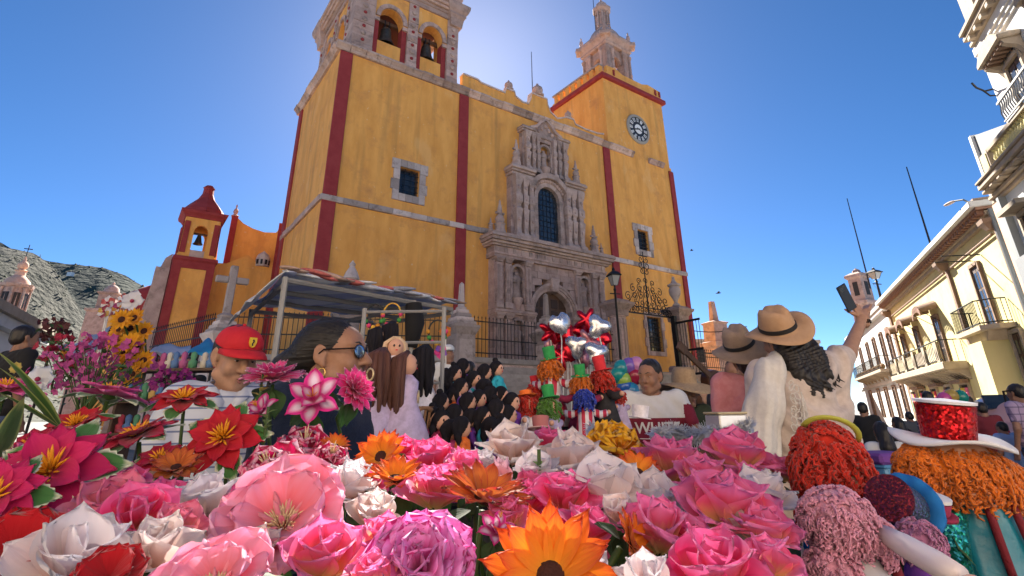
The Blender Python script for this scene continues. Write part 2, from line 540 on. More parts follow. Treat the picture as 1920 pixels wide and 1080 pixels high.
# --- clock tower
MB().box(6.75, 14.0, 0.06, 6.3, 20.46, 26.75).build('clock_tower_wall', M_yel, ch)
MB().box(6.45, 14.3, -0.25, 6.6, 26.752, 27.15).build('maroon_band', M_red, ch, bevel=0.05)
MB().box(6.7, 14.05, 0.0, 6.35, 27.152, 27.45).build('parapet', M_yel, ch)
for i in range(8):
 y = 0.32 + i * 0.76
 MB().box(6.72, 7.1, y, y + 0.46, 27.452, 28.15).build('merlon', M_yel, ch)
MB().box(6.66, 7.16, 0.28, 6.3, 28.152, 28.32).build('coping', M_pale, ch)
fp = [(7.3, 27.452), (7.3, 28.2), (8.4, 28.3), (9.2, 28.0), (11.6, 28.0), (12.4, 28.25), (14.0, 28.1), (14.0, 27.452)]
MB().prism(fp, 0.04, 0.36).build('parapet', M_yel, ch)
for x in (8.0, 13.2, 13.75):
 MB().box(x, x + 0.16, -0.06, 0.038, 27.46, 28.0).build('merlon', M_red, ch)
ck = MB().lathe([(1.33, 0), (1.36, 0.06), (1.3, 0.14), (1.12, 0.16), (1.1, 0.05), (0.0, 0.05)], 40, M=Matrix.Rotation(PI / 2, 3, 'X'), c=(10.4, 0.055, 23.1)).build('clock', mat('clock_ring', (0.33, 0.31, 0.27), 0.8), ch, smooth=True)
MB().lathe([(1.12, 0.055), (1.12, 0.09), (0.0, 0.09)], 40, M=Matrix.Rotation(PI / 2, 3, 'X'), c=(10.4, 0.055, 23.1)).build('clock_face', mat('clock_black', (0.02, 0.022, 0.025), 0.4), ck)
M_cw = mat('clock_white', (0.8, 0.8, 0.78), 0.5)
M_ck = mat('clock_ink', (0.01, 0.01, 0.01), 0.5)
ROM = ['XII', 'I', 'II', 'III', 'IV', 'V', 'VI', 'VII', 'VIII', 'IX', 'X', 'XI']
for i in range(12):
 a = PI / 2 - i * PI / 6
 Mx = Matrix.Translation((10.4 + 0.86 * math.cos(a), 0.0, 23.1 + 0.86 * math.sin(a))) @ Matrix.Rotation(-(a - PI / 2), 4, 'Y')
 MB().prism([(-0.1, -0.17), (0.1, -0.17), (0.135, 0.16), (-0.135, 0.16)], -0.052, -0.037, Mx).build('numeral_plaque', M_cw, ck)
 s = ROM[i]
 mb = MB()
 wch = 0.075
 x = -wch * (len(s) - 1) / 2
 for c_ in s:
  if c_ == 'I':
   mb.box(x - 0.012, x + 0.012, -0.062, -0.054, -0.12, 0.12, Mx)
  elif c_ == 'V':
   mb.prism([(x - 0.045, 0.12), (x - 0.02, 0.12), (x + 0.006, -0.12), (x - 0.012, -0.12)], -0.062, -0.054, Mx)
   mb.prism([(x + 0.045, 0.12), (x + 0.025, 0.12), (x + 0.007, -0.12), (x + 0.02, -0.12)], -0.062, -0.0545, Mx)
  else:
   mb.prism([(x - 0.045, 0.12), (x - 0.02, 0.12), (x + 0.045, -0.12), (x + 0.02, -0.12)], -0.062, -0.054, Mx)
   mb.prism([(x + 0.045, 0.12), (x + 0.02, 0.12), (x - 0.045, -0.12), (x - 0.02, -0.12)], -0.0635, -0.0545, Mx)
  x += wch
 mb.build('numeral', M_ck, ck)
MB().lathe([(0.44, 0.095), (0.44, 0.11), (0.0, 0.11)], 28, M=Matrix.Rotation(PI / 2, 3, 'X'), c=(10.4, 0.055, 23.1)).build('dial_center', M_cw, ck)
for ang, ln, wd, yy in ((R(196), 0.62, 0.05, -0.075), (R(-20), 0.95, 0.035, -0.085)):
 Mx = Matrix.Translation((10.4, 0, 23.1)) @ Matrix.Rotation(-ang, 4, 'Y')
 MB().prism([(-0.2, -wd), (ln * 0.75, -wd * 1.2), (ln, 0), (ln * 0.75, wd * 1.2), (-0.2, wd)], yy, yy + 0.008, Mx).build('clock_hand', M_ck, ck)
bx, by = 10.75, 3.1
MB().sqlathe([(1.75, 27.4), (1.75, 28.0), (1.55, 28.1), (1.5, 28.5)], (bx, by, 0)).build('belfry_base', M_stone, ch)
for sx in (-1, 1):
 for sy in (-1, 1):
  mb = MB().sqlathe([(0.46, 28.5), (0.46, 28.9), (0.4, 29.0), (0.4, 31.9), (0.48, 32.0), (0.5, 32.4)], (bx + sx * 1.05, by + sy * 1.05, 0))
  mb.build('belfry_pier', M_stone, ch)
  for dx, dy in ((sx * 0.42, -sy * 0.3), (-sx * 0.3, sy * 0.42), (sx * 0.42, sy * 0.42)):
   MB().lathe([(0.2, 28.6), (0.2, 28.8), (0.15, 28.9), (0.15, 29.9), (0.19, 30.0), (0.14, 30.1), (0.13, 31.6), (0.2, 31.8), (0.24, 32.0)], 10, (bx + sx * 1.05 + dx, by + sy * 1.05 + dy, 0)).build('column', M_stone, ch, smooth=True)
  MB().lathe([(0.24, 33.6), (0.26, 33.75), (0.14, 33.85), (0.2, 34.1), (0.16, 34.4), (0.06, 34.6), (0.09, 34.75), (0.0, 34.95)], 8, (bx + sx * 1.55, by + sy * 1.55, 0)).build('finial', M_stone, ch, smooth=True)
for k in range(4):
 Mx = Matrix.Translation((bx, by, 0)) @ Matrix.Rotation(k * PI / 2, 4, 'Z')
 arch_wall(MB(), -0.66, 0.66, 31.0, 32.4, -0.52, 0.52, 31.0, 31.6, -1.25, -0.95, 8, M=Mx).build('belfry_arch', M_stone, ch)
MB().sqlathe([(1.6, 32.4), (1.7, 32.55), (1.62, 32.7), (1.75, 32.9), (1.95, 33.15), (2.0, 33.4), (1.9, 33.6), (1.5, 33.62)], (bx, by, 0)).build('belfry_cornice', M_stone, ch)
for k in range(4):
 Mx = Matrix.Translation((bx, by, 0)) @ Matrix.Rotation(k * PI / 2 + PI / 4, 4, 'Z')
 MB().box(-0.5, 0.5, -2.75, -1.4, 33.0, 33.45, Mx).build('belfry_cornice', M_stone, ch, bevel=0.08)
MB().lathe([(1.55, 33.62), (1.5, 34.2), (1.25, 34.75), (0.95, 35.2), (0.75, 35.4), (0.72, 35.5)], 8, (bx, by, 0)).build('belfry_dome', M_stone, ch)
MB().lathe([(0.78, 35.5), (0.7, 35.7), (0.52, 35.9), (0.52, 37.3), (0.62, 37.45), (0.9, 37.75), (0.92, 37.95), (0.6, 38.1), (0.5, 38.6), (0.2, 38.9), (0.1, 39.0), (0.1, 39.3), (0, 39.35)], 8, (bx, by, 0)).build('lantern', M_stone, ch)
for k in range(8):
 a = k * PI / 4
 MB().lathe([(0.1, 35.8), (0.08, 36.0), (0.08, 37.2), (0.12, 37.4)], 6, (bx + 0.62 * math.cos(a), by + 0.62 * math.sin(a), 0)).build('lantern_column', M_stone2, ch)
MB().box(-0.05, 0.05, -0.05, 0.05, 39.3, 40.8, Matrix.Translation((bx, by, 0))).box(-0.4, 0.4, -0.051, 0.051, 40.1, 40.2, Matrix.Translation((bx, by, 0))).build('cross', M_iron, ch)
MB().tube([(bx - 0.75, by + .3, 33.7), (bx - 0.75, by + .3, 41.5)], 0.03, 5).build('lightning_rod', M_iron, ch)
# --- bell chamber of the left tower
x0, x1, yb0, yb1 = -13.55, -6.65, 0.15, 7.6
M_yel2 = M_yel
bell_spans = ((-12.0, -10.5), (-9.2, -7.75))
def bell_face(Mx, x0, x1, spans, near):
 W = x1 - x0
 for a, b in spans:
  MB().box(a, b, 0.25, 0.7, 20.76, 22.15, Mx).build('bell_sill', M_yel, ch)
  mb = MB()
  arch_wall(mb, a - 0.32, b + 0.32, 23.7, 25.75, a, b, 23.75, 24.65, 0.12, 0.8, 10, M=Mx)
  mb.build('spandrel', M_yel, ch)
  rg = MB()
  c = (a + b) / 2
  A = arc(c, 23.75, (b - a) / 2, 0.9, PI, 0, 10)
  B = arc(c, 23.75, (b - a) / 2 + 0.27, 1.17, PI, 0, 10)
  for i in range(10):
   MB().prism([A[i], A[i + 1], B[i + 1], B[i]], 0.0 + 0.01 * (i % 2), 0.117, Mx).build('arch_stone', M_stone, ch)
  for s, xx in ((0, a), (1, b)):
   e0, e1 = (xx - 0.3, xx) if s == 0 else (xx, xx + 0.3)
   MB().box(e0, e1, 0.2, 0.8, 20.78, 23.69, Mx).build('jamb', M_red, ch)
   MB().box(e0 - .05 * (1 - s) - 0.0, e1 + 0.05 * s, 0.08, 0.198, 23.45, 23.69, Mx).build('impost', M_stone, ch)

 piers = [x0] + [v for s in spans for v in s] + [x1]
 for a, b in zip(piers[0::2], piers[1::2]):
  a2, b2 = (a if a == x0 else a + 0.32), (b if b == x1 else b - 0.32)
  if b2 - a2 < 0.2:
   a2, b2 = a + 0.2, b - 0.2
  MB().box(a2 - 0.02, b2 + 0.02, -0.02, 0.8, 20.76, 21.3, Mx).build('pier_base', M_stone, ch, bevel=0.05)
  n = 9
  hh = (25.75 - 21.3) / n
  for i in range(n):
   j = random.uniform(-.02, .02)
   MB().box(a2, b2, 0.02 + j, 0.8, 21.305 + i * hh, 21.3 + (i + 1) * hh - 0.012, Mx).build('pier_stone', M_stone, ch)
  mb = MB()
  for i in range(n):
   MB().lathe([(0.17, 0), (0.15, 0.05), (0.07, 0.08), (0, 0.085)] if i % 2 else [(0.11, 0), (0.1, 0.04), (0.05, 0.06), (0, 0.065)], 8, M=(Mx.to_3x3() @ Matrix.Rotation(PI / 2, 3, 'X')), c=Mx @ Vector(((a2 + b2) / 2, 0.0, 21.305 + (i + 0.5) * hh))).build('carved_boss', M_stone2 if i % 2 else M_red, ch)
 MB().box(x0, x1, 0.0, 0.85, 25.752, 26.1, Mx).build('frieze', M_stone, ch)
Mf = Matrix.Translation((0, yb0, 0))
bell_face(Mf, x0, x1, bell_spans, True)
Ml = Matrix.Translation((x0 + 0.02, 0, 0)) @ Matrix.Rotation(-PI / 2, 4, 'Z')
bell_face(Ml, -yb1, -1.05, ((-6.2, -4.9), (-3.7, -2.3)), False)
MB().box(x0 + 1.0, x1 - 0.2, yb1 - 0.8, yb1 - .1, 20.76, 26.1).box(x1 - 0.9, x1, 1.0, yb1 - 0.81, 20.76, 21.9).box(x1 - 0.9, x1, 1.0, 1.9, 21.9, 26.1).box(x1 - 0.9, x1, 6.0, yb1 - .81, 21.9, 26.1).build('bell_chamber_wall', M_yel, ch)
MB().box(x0 + 0.9, x1 - 0.92, 1.0, yb1 - 0.82, 25.2, 25.74).build('bell_chamber_ceiling', mat('brown_soffit', (0.13, 0.05, 0.04), 0.9), ch)
cxm, cym, hx, hy = (x0 + x1) / 2, (yb0 + yb1) / 2, (x1 - x0) / 2, (yb1 - yb0) / 2
for e, z0_, z1_ in ((0.1, 26.1, 26.3), (0.28, 26.302, 26.5), (0.42, 26.502, 26.75), (0.55, 26.752, 27.0)):
 MB().box(x0 - e, x1 + e, yb0 - e, yb1 + e, z0_, z1_).build('cornice_course', M_stone, ch, bevel=0.05)
for sx in (-1, 1):
 for sy in (-1, 1):
  MB().sqlathe([(0.42, 25.3), (0.45, 25.6), (0.5, 25.9), (0.62, 26.1), (0.6, 26.25), (0.74, 26.45), (0.82, 26.7), (0.84, 26.95), (0.5, 27.0)], (cxm + sx * (hx - .25), cym + sy * (hy - .25), 0)).build('capital', M_stone, ch)
  MB().lathe([(0.45, 27.0), (0.5, 27.2), (0.25, 27.4), (0.4, 27.8), (0.3, 28.4), (0.1, 28.7), (0, 29)], 10, (cxm + sx * (hx - .1), cym + sy * (hy - .1), 0)).build('finial', M_stone, ch, smooth=True)
for i, u in enumerate((-12.5, -9.85, -7.2)):
 MB().lathe([(0.3, 27.0), (0.34, 27.15), (0.16, 27.3), (0.26, 27.6), (0.1, 27.95), (0, 28.1)], 8, (u, 0.3, 0)).build('finial', M_stone, ch, smooth=True)
MB().sqlathe([(2.7, 27.0), (2.7, 31.6), (3.0, 31.8), (3.2, 32.2), (2.4, 32.3)], (cxm, cym, 0)).build('upper_stage', M_stone, ch)
MB().lathe([(2.5, 32.3), (2.45, 33.2), (2.0, 34.4), (1.1, 35.3), (0.7, 35.6), (0.65, 37.2), (0.9, 37.4), (0.5, 37.9), (0.1, 38.3), (0, 38.4)], 12, (cxm, cym, 0)).build('dome', M_stone, ch, smooth=True)
def bell(u, w, zt, label, s=1.0):
 t = thing('church_bell', label, 'bell', cw(u, w, zt), CH_A, 'bells in the left tower')
 MB().lathe([(0.0, -0.22), (0.2, -0.24), (0.3, -0.35), (0.33, -0.6), (0.37, -0.95), (0.47, -1.3), (0.6, -1.5), (0.62, -1.56), (0.55, -1.55), (0.4, -1.25)], 20, caps=False).build('bell_body', M_bronze, t, smooth=True)
 MB().box(-0.95, 0.95, -0.13, 0.13, 0.0, 0.24).build('yoke', M_wood, t, bevel=0.02)
 MB().tube([(0, 0, -1.2), (0, 0, -1.72)], [0.03, 0.07], 8).build('clapper', M_iron, t)
 for x in (-0.14, 0.14):
  MB().box(x - 0.04, x + 0.04, -0.145, 0.145, -0.25, 0.28).build('strap', M_iron, t)
 t.scale = (s, s, s)
 return t
bell(-11.25, 1.1, 24.0, 'dark bronze bell in the left arch of the tall bell tower', 1.0)
bell(-8.48, 1.1, 23.95, 'dark bronze bell in the right arch of the tall bell tower', 0.95)
# --- carved portal
po = ch
random.seed(11)
def ashlar(x0, x1, z0, z1, y0, y1, course, length, holes, m, name='ashlar_block', jit=0.018, arch=None):
 """courses of separate stone blocks leaving holes free; arch = (cx, zs, r)"""
 z = z0
 n = max(1, round((z1 - z0) / course))
 h = (z1 - z0) / n
 for i in range(n):
  za, zb = z0 + i * h, z0 + (i + 1) * h
  spans = [(x0, x1)]
  cuts = [(a, b) for a, b, c, d in holes if c < zb - 0.02 and d > za + 0.02]
  if arch and za < arch[1] + arch[2]:
   dz = max(0, za - arch[1])
   hw = math.sqrt(max(0, arch[2] ** 2 - dz ** 2))
   cuts.append((arch[0] - hw, arch[0] + hw))
  for a, b in cuts:
   ns = []
   for p, q in spans:
    if b <= p or a >= q:
     ns.append((p, q))
    else:
     if a > p:
      ns.append((p, a))
     if b < q:
      ns.append((b, q))
   spans = ns
  for p, q in spans:
   k = max(1, round((q - p) / length))
   off = (0.35 if i % 2 and k > 1 else 0)
   edges = [p] + [p + (q - p) * (j + (off if 0 < j < k else 0) * 0.6) / k for j in range(1, k)] + [q]
   for a, b in zip(edges[:-1], edges[1:]):
    if b - a > 0.06:
     MB().box(a + 0.006, b - 0.006, y0 + random.uniform(-jit, jit), y1, za + 0.006, zb - 0.006).build(name, m, po)
def niche(cx, z0, zt, w, y, statue=True):
 """shell-topped recess with a standing saint on a corbel"""
 nb = MB()
 nb.box(cx - w, cx + w, y + 0.36, y + 0.4, z0, zt)
 n = nb.build('niche', M_stone2, po)
 for s in (-1, 1):
  MB().box(cx + s * (w + 0.07) - 0.07, cx + s * (w + 0.07) + 0.07, y - 0.06, y + 0.1, z0, zt - w).build('niche_jamb', M_stone2, n)
 ar = MB()
 arch_ring(ar, cx, zt - w, w + 0.003, w + 0.16, y - 0.07, y + 0.1, 8)
 ar.build('niche_arch', M_stone2, n)
 MB().lathe([(0.1, z0 - 0.75), (0.2, z0 - 0.6), (w * 0.7, z0 - 0.35), (w * 0.9, z0 - 0.2), (w * 0.95, z0 - 0.02)], 10, (cx, y + 0.1, 0)).build('corbel', M_stone, n, smooth=True)
 if statue:
  h = (zt - z0) * 0.86
  s = MB()
  s.lathe([(0.2, 0), (0.23, 0.03), (0.2, 0.12), (0.17, 0.3), (0.16, 0.5), (0.2, 0.66), (0.23, 0.76), (0.17, 0.82), (0.07, 0.85), (0.08, 0.87), (0.1, 0.92), (0.08, 0.98), (0, 1.0)], 12, (0, 0, 0), sq=0.75)
  s.tube([(-0.2, 0, 0.76), (-0.25, -0.06, 0.58), (-0.06, -0.2, 0.6)], 0.055, 6)
  s.tube([(0.2, 0, 0.76), (0.26, -0.06, 0.6), (0.2, -0.22, 0.68)], 0.055, 6)
  s.v = [(cx + a * h, y + 0.17 + b * h * 0.8, z0 + c * h) for a, b, c in s.v]
  s.build('statue', M_stone2, n, smooth='all')
 return n
PY = -0.62
DX, DR, DS = 0.0, 1.45, 6.75
nl = [(-3.05, -2.25, 7.5, 9.35), (2.25, 3.05, 7.5, 9.35), (-3.05, -2.25, 4.3, 6.2), (2.25, 3.05, 4.3, 6.2)]
ashlar(-4.3, 4.3, ZF, 9.7, PY, -0.002, 0.42, 0.85, nl, M_stone, arch=(DX, DS, DR + 0.42))
for a, b, c, d in nl:
 niche((a + b) / 2, c, d, (b - a) / 2 - 0.02, PY)
for rr, yy in ((DR, PY - 0.02), (DR + 0.16, PY - 0.1), (DR + 0.3, PY - 0.17)):
 A, B = arc(DX, DS, rr, rr, PI, 0, 15), arc(DX, DS, rr + 0.16, rr + 0.16, PI, 0, 15)
 for i in range(15):
  MB().prism([A[i], A[i + 1], B[i + 1], B[i]], yy + random.uniform(-.012, .012), -0.004).build('arch_stone', M_stone2, po)
MB().prism([(-0.24, 8.1), (0.24, 8.1), (0.34, 8.95), (-0.34, 8.95)], PY - 0.34, -0.01).build('keystone', M_stone2, po, bevel=0.05)
for s in (-1, 1):
 for i in range(8):
  z = ZF + i * 0.41
  a, b = sorted((s * DR, s * (DR + 0.44)))
  MB().box(a, b, PY - 0.12 + random.uniform(-.012, .012), -0.006, z + 0.006, z + 0.404).build('jamb_stone', M_stone2, po)
 for e, za, zb in ((0.05, 6.5, 6.58), (0.12, 6.582, 6.7), (0.07, 6.702, 6.75)):
  a, b = sorted((s * (DR - 0.02), s * (4.34)))
  MB().box(a, b, PY - 0.12 - e, -0.008, za, zb).build('impost', M_stone2, po)
for s in (-1, 1):
 for cx in (1.98, 3.42, 4.05):
  x = s * cx
  hw = 0.2
  for z0_, z1_ in ((ZF, 6.48), (6.76, 9.7)):
   MB().box(x - hw - 0.06, x + hw + 0.06, PY - 0.27, PY - 0.03, z0_, z0_ + 0.35).build('pilaster_base', M_stone2, po, bevel=0.04)
   n = 5
   for i in range(n):
    za = z0_ + 0.352 + (z1_ - z0_ - 0.65) * i / n
    zb = z0_ + 0.352 + (z1_ - z0_ - 0.65) * (i + 1) / n - 0.012
    MB().box(x - hw, x + hw, PY - 0.2 + random.uniform(-.012, .012), PY - 0.03, za, zb).build('pilaster_stone', M_stone, po)
   for dx in (-0.11, 0.0, 0.11):
    MB().box(x + dx - 0.035, x + dx + 0.035, PY - 0.245, PY - 0.21, z0_ + 0.5, z1_ - 0.45).build('flute', M_stone2, po)
   MB().sqlathe([(hw, z1_ - 0.29), (hw + 0.02, z1_ - 0.2), (hw + 0.09, z1_ - 0.1), (hw + 0.1, z1_ - 0.004)], (x, PY - 0.06, 0)).build('capital', M_stone2, po)
for e, za, zb in ((0.24, 9.702, 9.86), (0.3, 9.862, 9.98), (0.2, 9.982, 10.34)):
 for i in range(9):
  a = -4.36 - e * .4 + i * (8.72 + e * .8) / 9
  MB().box(a + 0.005, a + (8.72 + e * .8) / 9 - 0.005, PY - e + random.uniform(-.01, .01), -0.004, za, zb).build('architrave_stone', M_stone, po)
for i in range(15):
 x = -4.2 + i * 0.6
 MB().box(x - 0.11, x + 0.11, PY - 0.25, PY - 0.21, 10.0, 10.3).build('triglyph', M_stone2, po)
for e, za, zb in ((0.34, 10.342, 10.46), (0.5, 10.462, 10.6), (0.68, 10.602, 10.78), (0.8, 10.782, 10.92), (0.72, 10.922, 11.04)):
 n = 10
 for i in range(n):
  x0_ = -4.45 - e * .6
  a = x0_ + i * (-2 * x0_) / n
  MB().box(a + 0.005, a + (-2 * x0_) / n - 0.005, PY - e + random.uniform(-.015, .015), -0.004, za, zb).build('cornice_stone', M_stone2, po)
dr = MB()
dr.prism([(-DR, ZF), (-DR, DS)] + arc(DX, DS, DR, DR, PI, 0, 14)[1:-1] + [(DR, DS), (DR, ZF)], -0.16, -0.1)
door = dr.build('door', M_wood, po)
for s in (-1, 1):
 for i in range(6):
  for j in range(2):
   x = s * (0.1 + j * 0.66 + 0.33)
   z = ZF + 0.3 + i * 0.72
   if abs(x) < DR - 0.25 and z < 8.0:
    MB().box(x - 0.26, x + 0.26, -0.2, -0.162, z, z + 0.56).build('door_panel', mat('door_panel_wood', (0.045, 0.022, 0.014), 0.55), door, bevel=0.03)
for i in range(4):
 MB().box(-DR + 0.05, DR - 0.05, -0.23, -0.2, 6.6 + i * 0.02, 6.62 + i * 0.02).build('door_rail', M_wood, door)
wick = MB().box(-0.6, 0.55, -0.24, -0.205, ZF, 6.2).build('doorway_shade', mat('interior_shade', (0.012, 0.008, 0.006), 0.9), door)  # dark sheet before the door stands for the unlit interior
P2 = -0.45
arch_hole = (0.0, 14.15, 1.0)
ashlar(-2.95, 2.95, 11.04, 15.35, P2, -0.002, 0.45, 0.75, [(-1.0, 1.0, 11.3, 14.15)], M_stone, arch=arch_hole)
gl = MB()
gl.prism([(-0.9, 11.35), (-0.9, 14.15)] + arc(0, 14.15, 0.9, 0.95, PI, 0, 12)[1:-1] + [(0.9, 14.15), (0.9, 11.35)], -0.3, -0.26)
cwn = gl.build('choir_window', M_glass, po)
for i in range(1, 6):
 x = -0.9 + 1.8 * i / 6
 MB().box(x - 0.014, x + 0.014, -0.33, -0.303, 11.35, 14.15 + 0.93 * math.sqrt(max(0, 1 - (x / 0.9) ** 2))).build('bar', M_iron, cwn)
for i in range(1, 11):
 z = 11.35 + 0.36 * i
 hw = 0.9 if z < 14.15 else 0.9 * math.sqrt(max(0, 1 - ((z - 14.15) / 0.95) ** 2))
 if hw > 0.15:
  MB().box(-hw, hw, -0.355, -0.332, z - 0.014, z + 0.014).build('bar', M_iron, cwn)
A, B = arc(0, 14.15, 0.92, 0.97, PI, 0, 13), arc(0, 14.15, 1.22, 1.27, PI, 0, 13)
for i in range(13):
 MB().prism([A[i], A[i + 1], B[i + 1], B[i]], P2 - 0.14 + random.uniform(-.02, .02), -0.006).build('arch_stone', M_stone2, po)
for s in (-1, 1):
 for i in range(7):
  a, b = sorted((s * 0.92, s * 1.22))
  z = 11.3 + i * 0.407
  MB().box(a, b, P2 - 0.13 + random.uniform(-.015, .015), -0.006, z + 0.004, z + 0.4).build('jamb_stone', M_stone2, po)
def estipite(x, z0, z1, w, y):
 """tapering carved pillar: plinth, swelling shaft, block, capital"""
 h = z1 - z0
 pr = [(w * 1.2, 0), (w * 1.2, 0.07), (w * 0.8, 0.1), (w * 0.62, 0.16), (w * 0.95, 0.42), (w * 1.05, 0.46), (w * 0.7, 0.49), (w * 0.72, 0.54), (w * 1.05, 0.57), (w * 1.05, 0.68), (w * 0.75, 0.71), (w * 0.8, 0.84), (w * 1.05, 0.88), (w * 1.25, 0.96), (w * 1.25, 1.0)]
 MB().sqlathe([(r, z0 + t * h) for r, t in pr], (x, y, 0)).build('carved_pillar', M_stone2, po)
 for t in (0.3, 0.62, 0.8):
  MB().ell((x, y - w * 0.95, z0 + t * h), (w * 0.45, w * 0.25, w * 0.6), 8, 6).build('carving', M_stone, po, smooth=True)
for s in (-1, 1):
 for cx, w in ((1.55, 0.2), (2.02, 0.2), (2.6, 0.24)):
  estipite(s * cx, 11.05, 15.3, w, P2 - 0.2)
 for e, za, zb in ((0.3, 15.302, 15.5), (0.42, 15.502, 15.66), (0.55, 15.662, 15.85), (0.48, 15.852, 15.95)):
  a, b = sorted((s * 1.25, s * (2.9 + e * .5)))
  MB().box(a, b, P2 - e, -0.004, za, zb).build('cornice_stone', M_stone2, po, bevel=0.03)
ln = MB()
A, B = arc(0, 14.3, 1.45, 1.35, R(155), R(25), 10), arc(0, 14.3, 1.75, 1.7, R(155), R(25), 10)
for i in range(10):
 MB().prism([A[i], A[i + 1], B[i + 1], B[i]], P2 - 0.42, P2 - 0.02).build('curved_cornice_stone', M_stone2, po)
for k in range(14):
 a = R(150) - R(120) * k / 13
 MB().ell((1.33 * math.cos(a), P2 - 0.16, 14.2 + 1.32 * math.sin(a)), (0.13, 0.1, 0.13), 8, 5).build('carving', M_stone, po, smooth=True)
P3 = -0.36
ashlar(-1.9, 1.9, 15.96, 18.9, P3, -0.002, 0.42, 0.6, [(-0.46, 0.46, 16.55, 18.2)], M_stone2)
niche(0.0, 16.6, 18.2, 0.44, P3)
for s in (-1, 1):
 for cx, w in ((0.72, 0.14), (1.12, 0.16), (1.62, 0.2)):
  estipite(s * cx, 15.96, 18.8, w, P3 - 0.14)
 for e, za, zb in ((0.25, 18.802, 18.95), (0.36, 18.952, 19.1), (0.3, 19.102, 19.2)):
  a, b = sorted((s * 0.95, s * (1.95 + e * .4)))
  MB().box(a, b, P3 - e, -0.004, za, zb).build('cornice_stone', M_stone2, po, bevel=0.03)
MB().prism([(-1.3, 18.75), (1.3, 18.75), (1.25, 19.15), (0.75, 19.35), (0.35, 19.8), (0, 20.1), (-0.35, 19.8), (-0.75, 19.35), (-1.25, 19.15)], P3 - 0.1, -0.004).build('gable', M_stone2, po, bevel=0.03)
for s in (-1, 1):
 MB().prism([(s * 1.35, 19.1), (s * 0.78, 19.33), (s * 0.36, 19.85), (0, 20.12), (0, 20.3), (s * 0.5, 19.95), (s * 0.9, 19.5), (s * 1.4, 19.27)], P3 - 0.3, P3 - 0.102).build('gable_cornice', M_stone, po)
for k in range(5):
 MB().ell(((k - 2) * 0.3, P3 - 0.14, 19.2 + 0.25 * (2 - abs(k - 2))), (0.14, 0.1, 0.15), 8, 5).build('carving', M_stone, po, smooth=True)
PIN = [(0.36, 0), (0.36, 0.35), (0.3, 0.4), (0.3, 0.7), (0.36, 0.75), (0.24, 0.85), (0.3, 1.05), (0.22, 1.25), (0.1, 1.35), (0.16, 1.5), (0.13, 1.8), (0.06, 2.1), (0.08, 2.18), (0, 2.35)]
for x, z, s in ((-3.85, 11.05, 1.0), (3.85, 11.05, 0.95), (-2.55, 15.96, 0.85), (2.55, 15.96, 0.8), (-4.5, 11.05, 0.45), (4.5, 11.05, 0.45)):
 MB().lathe([(r * s, q * s) for r, q in PIN], 8, (x, -0.55, z)).build('pinnacle', M_stone2, po)
 MB().box(x - 0.3 * s, x + 0.3 * s, -0.62, -0.48, z + 1.38 * s, z + 1.5 * s).build('pinnacle_arm', M_stone2, po)
# --- atrium terrace, steps
M_step = mat('step_stone', (0.28, 0.25, 0.23), 0.9, (0.38, 0.34, 0.31), 2.5, bump=0.5, bscale=15, rnd=0.12)
FP = [Vector((-19.6, 5.5)), Vector((-17.6, -0.8)), Vector((-9.1, -4.9)), Vector((14.9, -4.9))]
ter = thing('church_atrium', 'raised stone terrace with steps in front of the church portal', 'terrace', CH_O, CH_A)
MB().slab([(-19.6, 5.5), (-17.6, -0.8), (-9.1, -4.9), (18, -4.9), (18, 0), (14.1, 0), (14.1, -0.15), (-14.15, -0.15), (-14.15, 8.0), (-19, 8.0)], 0.004, ZF - 0.05).build('terrace_wall', M_stone, ter)
MB().slab([(-19.5, 5.45), (-17.5, -0.75), (-9.05, -4.85), (17.9, -4.85), (17.9, -0.21), (-14.22, -0.21), (-14.25, 7.9), (-18.9, 7.9)], ZF - 0.046, ZF).build('paving', M_step, ter)
for i in range(18):
 z1 = ZF - (i + 1) * ZF / 19
 y0, y1 = -4.9 - (i + 1) * 0.36, -4.9 - i * 0.36 - 0.002
 MB().box(-8.0, -4.4, y0, y1 + 0.3, 0.004 if i > 16 else z1 - 0.3, z1).build('step', M_step, ter)
 MB().box(-0.2, 6.2, y0 - .02, y1 + 0.3, 0.004 if i > 16 else z1 - 0.3, z1 + .003).build('step', M_step, ter)
def on_local(u, w, z=ZF):
 return cw(u, w, z)
def fence_run(a, b, z0, label, h=1.95):
 """iron railing between two points of the terrace edge"""
 A, B = cw(a[0], a[1], z0), cw(b[0], b[1], z0)
 d = B - A
 L = d.length
 t = thing('iron_fence', label, 'fence', A, math.atan2(d.y, d.x))
 MB().box(0, L, -0.18, 0.18, 0, 0.22).build('kerb', M_step, t)
 for z in (0.4, 1.0, h - 0.28):
  MB().box(0, L, -0.02, 0.02, z, z + 0.045).build('rail', M_iron, t)
 n = int(L / 0.19)
 me = MB().lathe([(0.015, 0.22), (0.015, h - 0.12), (0.032, h - 0.1), (0.0, h)], 5).mesh('bar', M_iron)
 for i in range(n):
  obj('bar', me, t, ((i + 0.5) * L / n, 0, 0))
 return t
def lerp2(a, b, t):
 return (a[0] + (b[0] - a[0]) * t, a[1] + (b[1] - a[1]) * t)
fence_run((-19.6, 5.5), (-17.75, -0.3), ZF, 'black iron fence left of the stone cross pedestal')
fence_run((-17.1, -1.05), (-9.5, -4.7), ZF, 'black iron fence between the stone cross and the pale middle pedestal')
fence_run((-8.2, -4.75), (-4.6, -4.75), ZF, 'black iron fence in front of the portal between two obelisk pedestals', 2.05)
fence_run((-3.5, -4.75), (0.7, -4.75), ZF, 'black iron fence behind the red balloons', 2.05)
fence_run((7.6, -4.75), (14.6, -4.75), ZF, 'black iron fence right of the gate columns', 1.5)
